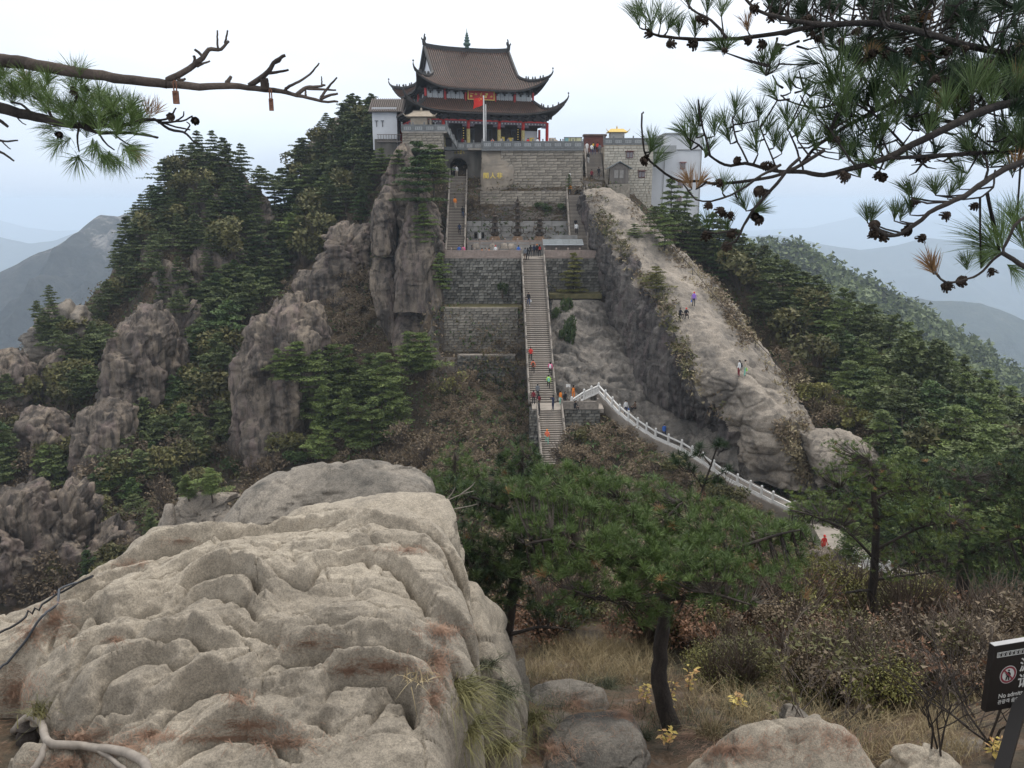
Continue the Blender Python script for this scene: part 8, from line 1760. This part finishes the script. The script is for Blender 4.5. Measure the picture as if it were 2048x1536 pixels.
PCOL = dict(black_hair=(.015,.012,.01), skin=(.42,.26,.19), black_cloth=(.018,.018,.022), navy_cloth=(.02,.03,.075), jeans=(.05,.08,.16), red_cloth2=(.62,.04,.03), coral_cloth=(.75,.18,.09), pink_cloth=(.80,.10,.30), lime_cloth=(.45,.78,.10), grey_cloth=(.14,.15,.17), white_cloth=(.78,.78,.78), orange_cloth=(.82,.24,.03), mint_cloth=(.25,.62,.50), brown_cloth=(.11,.065,.04), blue_cloth=(.06,.16,.52), purple_cloth=(.30,.16,.60), maroon_cloth=(.20,.02,.03), beige_cloth=(.50,.42,.33), yellow_cloth=(.72,.48,.05), shoe=(.06,.06,.06), white_shoe=(.7,.7,.7))
HAIR = {}
def person(p, pose, face, top, legs, label, hair='short', hcol='black_hair', shoes='shoe', pack=None, bag=None, s=1., group=None):
    """face: direction the person looks, degrees from the viewer (0 = towards the viewer, 180 = away, 90 = to the picture's right)"""
    e = empty('person', p); tag(e, label, 'person', group); e.rotation_euler = (0, 0, math.radians(face)); e.scale = (s, s, s)
    b = obj('body', BODY[pose], e)
    for k, n in enumerate(('skin', top, legs, shoes)): b.material_slots[k].link = 'OBJECT'; b.material_slots[k].material = MATS_P(n)
    dz = -.5 if pose == 'sit' else 0; dy = -.11 if pose == 'climb' else 0; key = (hair, dz, dy)
    if key not in HAIR: HAIR[key] = hair_mesh(hair, dz, dy)
    h = obj('cap' if hair == 'cap' else 'hair', HAIR[key], e); h.material_slots[0].link = 'OBJECT'; h.material_slots[0].material = MATS_P(hcol)
    if pack:
        m = MB(); m.box((0, .2 + dy * .5, 1.2 + dz), (.28, .16, .42), taper=.85); m.box((0, .3 + dy * .5, 1.12 + dz), (.2, .06, .22)); obj('backpack', m.mesh('backpack', MATS_P(pack)), e)
    if bag:
        m = MB(); m.box((.31, -.08, .62 + max(dz, -.3)), (.1, .22, .28), taper=.8); m.tube([(.31, -.16, .76 + max(dz, -.3)), (.29, -.08, .86 + max(dz, -.3)), (.31, 0, .76 + max(dz, -.3))], .008, 4); obj('bag', m.mesh('bag', MATS_P(bag)), e)
    return e
def on_stair(A, B, width, px, py, n):
    lo, hi = 0., 1.
    for _ in range(30):
        t = (lo + hi) / 2; q = A.lerp(B, t)
        if to_px(q)[1] > py: lo = t
        else: hi = t
    k = min(n - 1, int(t * n)); q = A.lerp(B, (k + .5) / n); q.z = A.z + (B.z - A.z) * (k + 1) / n; d = q.y * CP - q.z * SP; q.x = (px - 1024) / FPX * d; c = A.lerp(B, t).x
    q.x = max(c - width / 2 + .3, min(c + width / 2 - .3, q.x)); return q
def at_z(px, py, z): return PZ(px, py, z)
def main(px, py): return on_stair(SA, SB, 2.85, px, py, 74)
def gnd(px, py):
    h = hit_all(px, py, 30.); return h[0]
bv_s = [BVHTree.FromPolygons(v.tolist(), f.tolist()) for v, f in (SLAB1, SLAB2)]
def slabp(px, py):
    d = P(px, py, 10).normalized(); hs = [b.ray_cast(d * 30, d, 300) for b in bv_s + [BV_R]]; hs = [h for h in hs if h[0] is not None]; return min(hs, key=lambda h: h[3])[0]
person(main(1057, 612), 'walk', 10, 'black_cloth', 'jeans', 'person in a black jacket and jeans walking down the long stair with a white bag', bag='white_cloth', shoes='white_shoe')
person(main(1061, 722), 'climb', 180, 'red_cloth2', 'black_cloth', 'person in a bright red jacket climbing the left side of the long stair')
person(main(1066, 750), 'climb', 180, 'coral_cloth', 'black_cloth', 'person in a coral jacket with dark backpack straps below the red jacket on the stair', pack='brown_cloth')
person(main(1102, 755), 'climb', 175, 'pink_cloth', 'black_cloth', 'person in pink at the right rail of the long stair', pack='white_cloth', hair='long')
person(main(1097, 781), 'climb', 180, 'lime_cloth', 'black_cloth', 'person in a lime yellow top near the bottom of the long stair', pack='mint_cloth')
person(main(1075, 798), 'climb', 170, 'grey_cloth', 'black_cloth', 'person in dark grey stepping onto the foot of the long stair')
person(Vector((at_z(1067, 809, LZ).x, at_z(1067, 809, LZ).y, LZ)), 'stand', 160, 'maroon_cloth', 'black_cloth', 'person in a dark red jacket at the left corner of the landing')
person(at_z(1077, 816, LZ), 'stand', 200, 'black_cloth', 'black_cloth', 'person in black with a red backpack on the left of the landing', pack='maroon_cloth')
person(at_z(1106, 820, LZ), 'photo', -60, 'navy_cloth', 'navy_cloth', 'person in navy taking a photograph in the middle of the landing')
person(at_z(1121, 810, LZ), 'stand', 120, 'orange_cloth', 'mint_cloth', 'person in an orange jacket and mint trousers beside the end of the stair rail', bag='white_cloth')
person(at_z(1130, 812, LZ), 'stand', 30, 'black_cloth', 'black_cloth', 'person in a long black coat next to the orange jacket on the landing', hair='long')
person(WPw[1].lerp(WPw[0], .3) + Vector((-.7, 1.4, -.1)), 'stand', 170, 'brown_cloth', 'orange_cloth', 'person in brown and orange behind the short white rail', pack='orange_cloth')
person(at_z(1150, 822, LZ), 'sit', 40, 'black_cloth', 'black_cloth', 'person in black crouching by the white rail post on the landing')
person(at_z(1078, 832, LZ), 'stand', 100, 'black_cloth', 'black_cloth', 'person in black leaning at the left post above the lower flight')
person(on_stair(LA, LB, 2.55, 1094, 893, 26), 'climb', 180, 'coral_cloth', 'mint_cloth', 'person in a hooded coral jacket and mint trousers on the lower flight', hair='short', hcol='orange_cloth')
def onpath(px, i, off=1.1, t=.5):
    a, b = WPw[i], WPw[i + 1]; q = a.lerp(b, t); d = (b - a); d.z = 0; d.normalize(); return q + Vector((-d.y, d.x, 0)) * off + Vector((0, 0, -.03))
person(onpath(1249, 3, .9, .1), 'stand', 20, 'white_cloth', 'navy_cloth', 'person in white with a blue jacket round the waist beside the marble rail', pack=None, bag='blue_cloth')
person(slabp(1270, 822) + Vector((0, 0, -.05)), 'sit', -70, 'brown_cloth', 'black_cloth', 'person in brown sitting on the rock slab above the marble rail')
person(onpath(1315, 5, 1.0, .1), 'walk', 15, 'blue_cloth', 'navy_cloth', 'person in blue walking down behind the marble rail', pack='black_cloth')
person(slabp(1387, 613), 'stand', 150, 'purple_cloth', 'black_cloth', 'person in a purple jacket and red cap standing on the granite ridge', hair='cap', hcol='red_cloth2', bag='blue_cloth')
person(slabp(1372, 637), 'sit', 0, 'black_cloth', 'black_cloth', 'person in black and a red cap sitting on the ridge below the purple jacket', hair='cap', hcol='red_cloth2')
person(slabp(1364, 637) + Vector((-.2, .1, 0)), 'sit', 30, 'black_cloth', 'black_cloth', 'bareheaded person in black sitting beside the red cap on the ridge')
person(slabp(1477, 753), 'stand', -80, 'white_cloth', 'maroon_cloth', 'person in white with a dark backpack and maroon trousers on the ridge', pack='black_cloth', hair='long')
person(slabp(1489, 752), 'stand', 60, 'beige_cloth', 'mint_cloth', 'person in beige with a lime bag facing the maroon trousers on the ridge', bag='lime_cloth')
for k, (x, y, a, tp, lg, lb, kw) in enumerate([(1048,522,160,'grey_cloth','brown_cloth','person in grey at the left edge of the stair head',{}),(1055,522,190,'black_cloth','black_cloth','person in black starting down left of the group at the stair head',{}),(1061,514,175,'black_cloth','black_cloth','person in black carrying a white bag in the stair head group',{'bag':'white_cloth'}),(1068,513,185,'navy_cloth','black_cloth','person in navy in the middle of the stair head group',{}),(1074,512,170,'black_cloth','black_cloth','person in black with an orange cap in the stair head group',{'hair':'cap','hcol':'orange_cloth'}),(1079,513,185,'black_cloth','black_cloth','rightmost person in black in the stair head group',{'pack':'red_cloth2'})]):
    q = main(x, y) if y > 518 else at_z(x, y, ZT); person(q, 'stand', a, tp, lg, lb, **kw)
for (x, a, ps, tp, lg, lb, kw, Y) in [(918,0,'stand','blue_cloth','grey_cloth','person in blue at the foot of the left stair',{},114.2),(927,180,'stand','pink_cloth','black_cloth','person in a magenta jacket at the foot of the left stair',{},114),(944,90,'stand','black_cloth','black_cloth','person in black alone on the left of the middle terrace',{},114.3),(964,20,'sit','orange_cloth','orange_cloth','left one of two seated people in orange on the middle terrace',{},113.8),(971,20,'sit','beige_cloth','brown_cloth','seated person in beige between the two in orange',{},114.2),(978,-10,'sit','orange_cloth','orange_cloth','right one of two seated people in orange on the middle terrace',{},113.8),(991,170,'stand','white_cloth','maroon_cloth','person in white and red on the middle terrace below the left burner',{'hair':'cap','hcol':'red_cloth2'},113.9),(1037,180,'stand','blue_cloth','black_cloth','person in blue behind the terrace rail left of the stair head',{},114)]:
    person(Vector((X(x, 500, Y), Y, ZT)), ps, a, tp, lg, lb, s=1.12 if ps == 'sit' else 1, **kw)
LS = lambda x, y: on_stair(AL, BL, 2.45, x, y, 52)
person(LS(910, 418), 'climb', 180, 'orange_cloth', 'beige_cloth', 'person in an orange top halfway up the left stair'); person(LS(927, 436), 'climb', 180, 'black_cloth', 'jeans', 'person in black and jeans at the right rail of the left stair')
person(LS(919, 473), 'climb', 185, 'navy_cloth', 'black_cloth', 'person in dark navy low on the left stair')
person(Vector((axc - .75, yA + .3, az0)), 'stand', 20, 'grey_cloth', 'black_cloth', 'person in grey standing in the tunnel mouth'); person(Vector((axc - .35, yA + .5, az0)), 'stand', -20, 'white_cloth', 'beige_cloth', 'person in white standing in the tunnel mouth')
RS = lambda x, y: on_stair(AR, BR, 2.4, x, y, 44)
person(Vector((X(1140, 386, 125.9), 125.9, CRz)), 'stand', 10, 'orange_cloth', 'black_cloth', 'person in bright orange beside the lamp post on the stair landing'); person(RS(1156, 427), 'walk', 10, 'black_cloth', 'black_cloth', 'person in black carrying something orange on the lower right stair', bag='orange_cloth')
person(RS(1151, 463), 'walk', 0, 'black_cloth', 'white_cloth', 'upper of two people in black and white on the lower right stair'); person(RS(1153, 470), 'walk', 0, 'white_cloth', 'black_cloth', 'lower of two people in black and white on the lower right stair')
RU = lambda x, y: on_stair(AR2, BR2, 2.6, x, y, 34)
for (x, y, a, ps, tp, lg, lb) in [(1183,362,0,'walk','maroon_cloth','black_cloth','person in dark red low on the upper right stair'),(1197,357,0,'walk','black_cloth','black_cloth','person in a black suit low on the upper right stair'),(1174,327,180,'climb','black_cloth','white_cloth','person in black with white trousers at the left of the upper right stair'),(1183,311,180,'climb','white_cloth','jeans','person in white and jeans near the top of the upper right stair'),(1189,312,180,'climb','black_cloth','jeans','person in black and jeans near the top of the upper right stair'),(1199,312,180,'climb','grey_cloth','grey_cloth','person in grey at the right near the top of the upper right stair')]:
    person(RU(x, y), ps, a, tp, lg, lb)
for (x, tp, lg, lb, kw, Y) in [(1174,'white_cloth','white_cloth','person in white at the head of the upper right stair',{},136),(1187,'yellow_cloth','black_cloth','person in yellow and black before the dark red wall',{},136.5),(1195,'red_cloth2','black_cloth','person in a red jacket before the dark red wall',{},136.2)]:
    person(Vector((X(x, 290, Y), Y, BR2.z)), 'stand', 180, tp, lg, lb, **kw)
for (x, tp, lg, lb, Y) in [(1110,'yellow_cloth','grey_cloth','person in yellow on the right end of the temple terrace',134.5),(1121,'grey_cloth','black_cloth','person in grey on the right end of the temple terrace',133),(1136,'brown_cloth','black_cloth','person in brown behind the display board',132.6),(1141,'yellow_cloth','black_cloth','person in yellow behind the display board',132.6),(1003,'beige_cloth','black_cloth','person in beige behind the terrace balustrade right of the flagpole',129.5),(1016,'grey_cloth','black_cloth','person in grey behind the terrace balustrade before the hall doors',130),(925,'maroon_cloth','black_cloth','person in dark red at the left hall door',133.5),(1056,'red_cloth2','black_cloth','person in red at the right columns of the hall',131),(1075,'white_cloth','jeans','person in white before the white end wall of the hall',130.4),(985,'coral_cloth','black_cloth','person in coral right behind the flagpole',130.6)]:
    person(Vector((X(x, 290, Y), Y, ZTT + (.3 if Y > 133.2 else 0))), 'stand', random.choice((0, 180, 40)), tp, lg, lb)
# lookout on the farther peak
lk = empty('lookout_rail', P(690, 240, 166)); tag(lk, 'pale lookout railing on top of the farther peak', 'railing'); m = MB(); LK0 = P(676, 238, 166) - lk.location; LK1 = P(703, 236, 166) - lk.location
m.bar(LK0 + Vector((0, 0, .9)), LK1 + Vector((0, 0, .9)), .06, .06); m.bar(LK0 + Vector((0, 0, .45)), LK1 + Vector((0, 0, .45)), .05, .05); m.build('rail', M_greyl, lk)
for k in range(5): q = LK0.lerp(LK1, k / 4); m = MB(); m.box(q + Vector((0, 0, .5)), (.1, .1, 1.)); m.build('post', M_greyl, lk)
m = MB(); m.box(((LK0.x + LK1.x) / 2, .8, LK0.z - .15), ((LK1.x - LK0.x) + .6, 2.2, .3)); m.build('platform', M_floor, lk)
for k, (x, c, lb) in enumerate([(680,'white_cloth','leftmost person in white at the far lookout'),(686,'black_cloth','person in black left of the middle of the far lookout'),(692,'grey_cloth','person in grey at the middle of the far lookout'),(699,'black_cloth','rightmost person in black at the far lookout')]):
    person(P(x, 238, 166.6), 'stand', 0, c, 'black_cloth', lb)
# red jacket glimpsed on the hidden bend of the path
person(P(1646, 1108, 62) + Vector((0, 0, -.0)), 'stand', 10, 'red_cloth2', 'red_cloth2', 'person in a bright red coat glimpsed through the pines on the path', hair='cap', hcol='red_cloth2', s=1.0)
# lamp post on the landing, cable rail on the ridge, small sign by the slab
lp = empty('lamp_post', P(1139, 388, 126)); tag(lp, 'thin white lamp post on the landing of the right stair', 'lamp post'); m = MB(); m.lathe((0, 0, 0), [(.06, 0), (.05, 2.8)], 8); m.build('pole', M_white, lp); m = MB(); m.lathe((0, 0, 2.8), [(.05, 0), (.17, .05), (.15, .2), (.03, .28)], 8); m.build('lamp', M_white, lp)
ps = [(1262,405),(1300,450),(1345,505),(1385,550),(1425,600),(1470,650),(1510,695),(1550,735),(1583,770)]
rp_ = []
for x, y in ps:
    h = None
    for dx in (0, -8, -16, -26, -40):
        d = P(x + dx, y, 10).normalized(); h = BV_R.ray_cast(d * 30, d, 300)[0]
        if h: break
    if h: rp_.append(h)
e = empty('cable_rail', rp_[0]); tag(e, 'dark cable handrail running down the right edge of the granite ridge', 'handrail'); m = MB(); m.tube([p - e.location + Vector((0, 0, .75)) for p in rp_], .035, 5); m.build('cable', M_timb, e)
for p in rp_: m = MB(); m.box(p - e.location + Vector((0, 0, .35)), (.07, .07, .9)); m.build('post', M_timb, e)
bs = empty('notice_board', P(1136, 792, 91.3)); tag(bs, 'small white notice on a post beside the foot of the long stair', 'notice board'); m = MB(); m.box((0, 0, .6), (.05, .05, 1.2)); m.build('post', M_timb, bs); m = MB(); m.box((0, 0, 1.25), (.5, .04, .35)); m.build('board', M_white, bs)
bs = empty('notice_board', Vector((X(1191, 495, 114.5), 114.5, ZT))); tag(bs, 'tall white notice at the right end of the middle terrace', 'notice board'); m = MB(); m.box((0, 0, 1.2), (.45, .06, 1.9)); m.build('board', M_white, bs)
for k, (x, y, s) in enumerate(((952, 488, .5), (984, 490, .6), (1008, 490, .7), (1022, 489, .5))):
    rock('terrace_stone', ('leftmost', 'second', 'third', 'rightmost')[k] + ' rough beige stone in front of the burner platform', [(497, x - 8, x + 8), (492, x - 7, x + 7), (487, x - 4, x + 5)], 116.5, .5, M_gran, n=12, rw_=14, amp=.08)
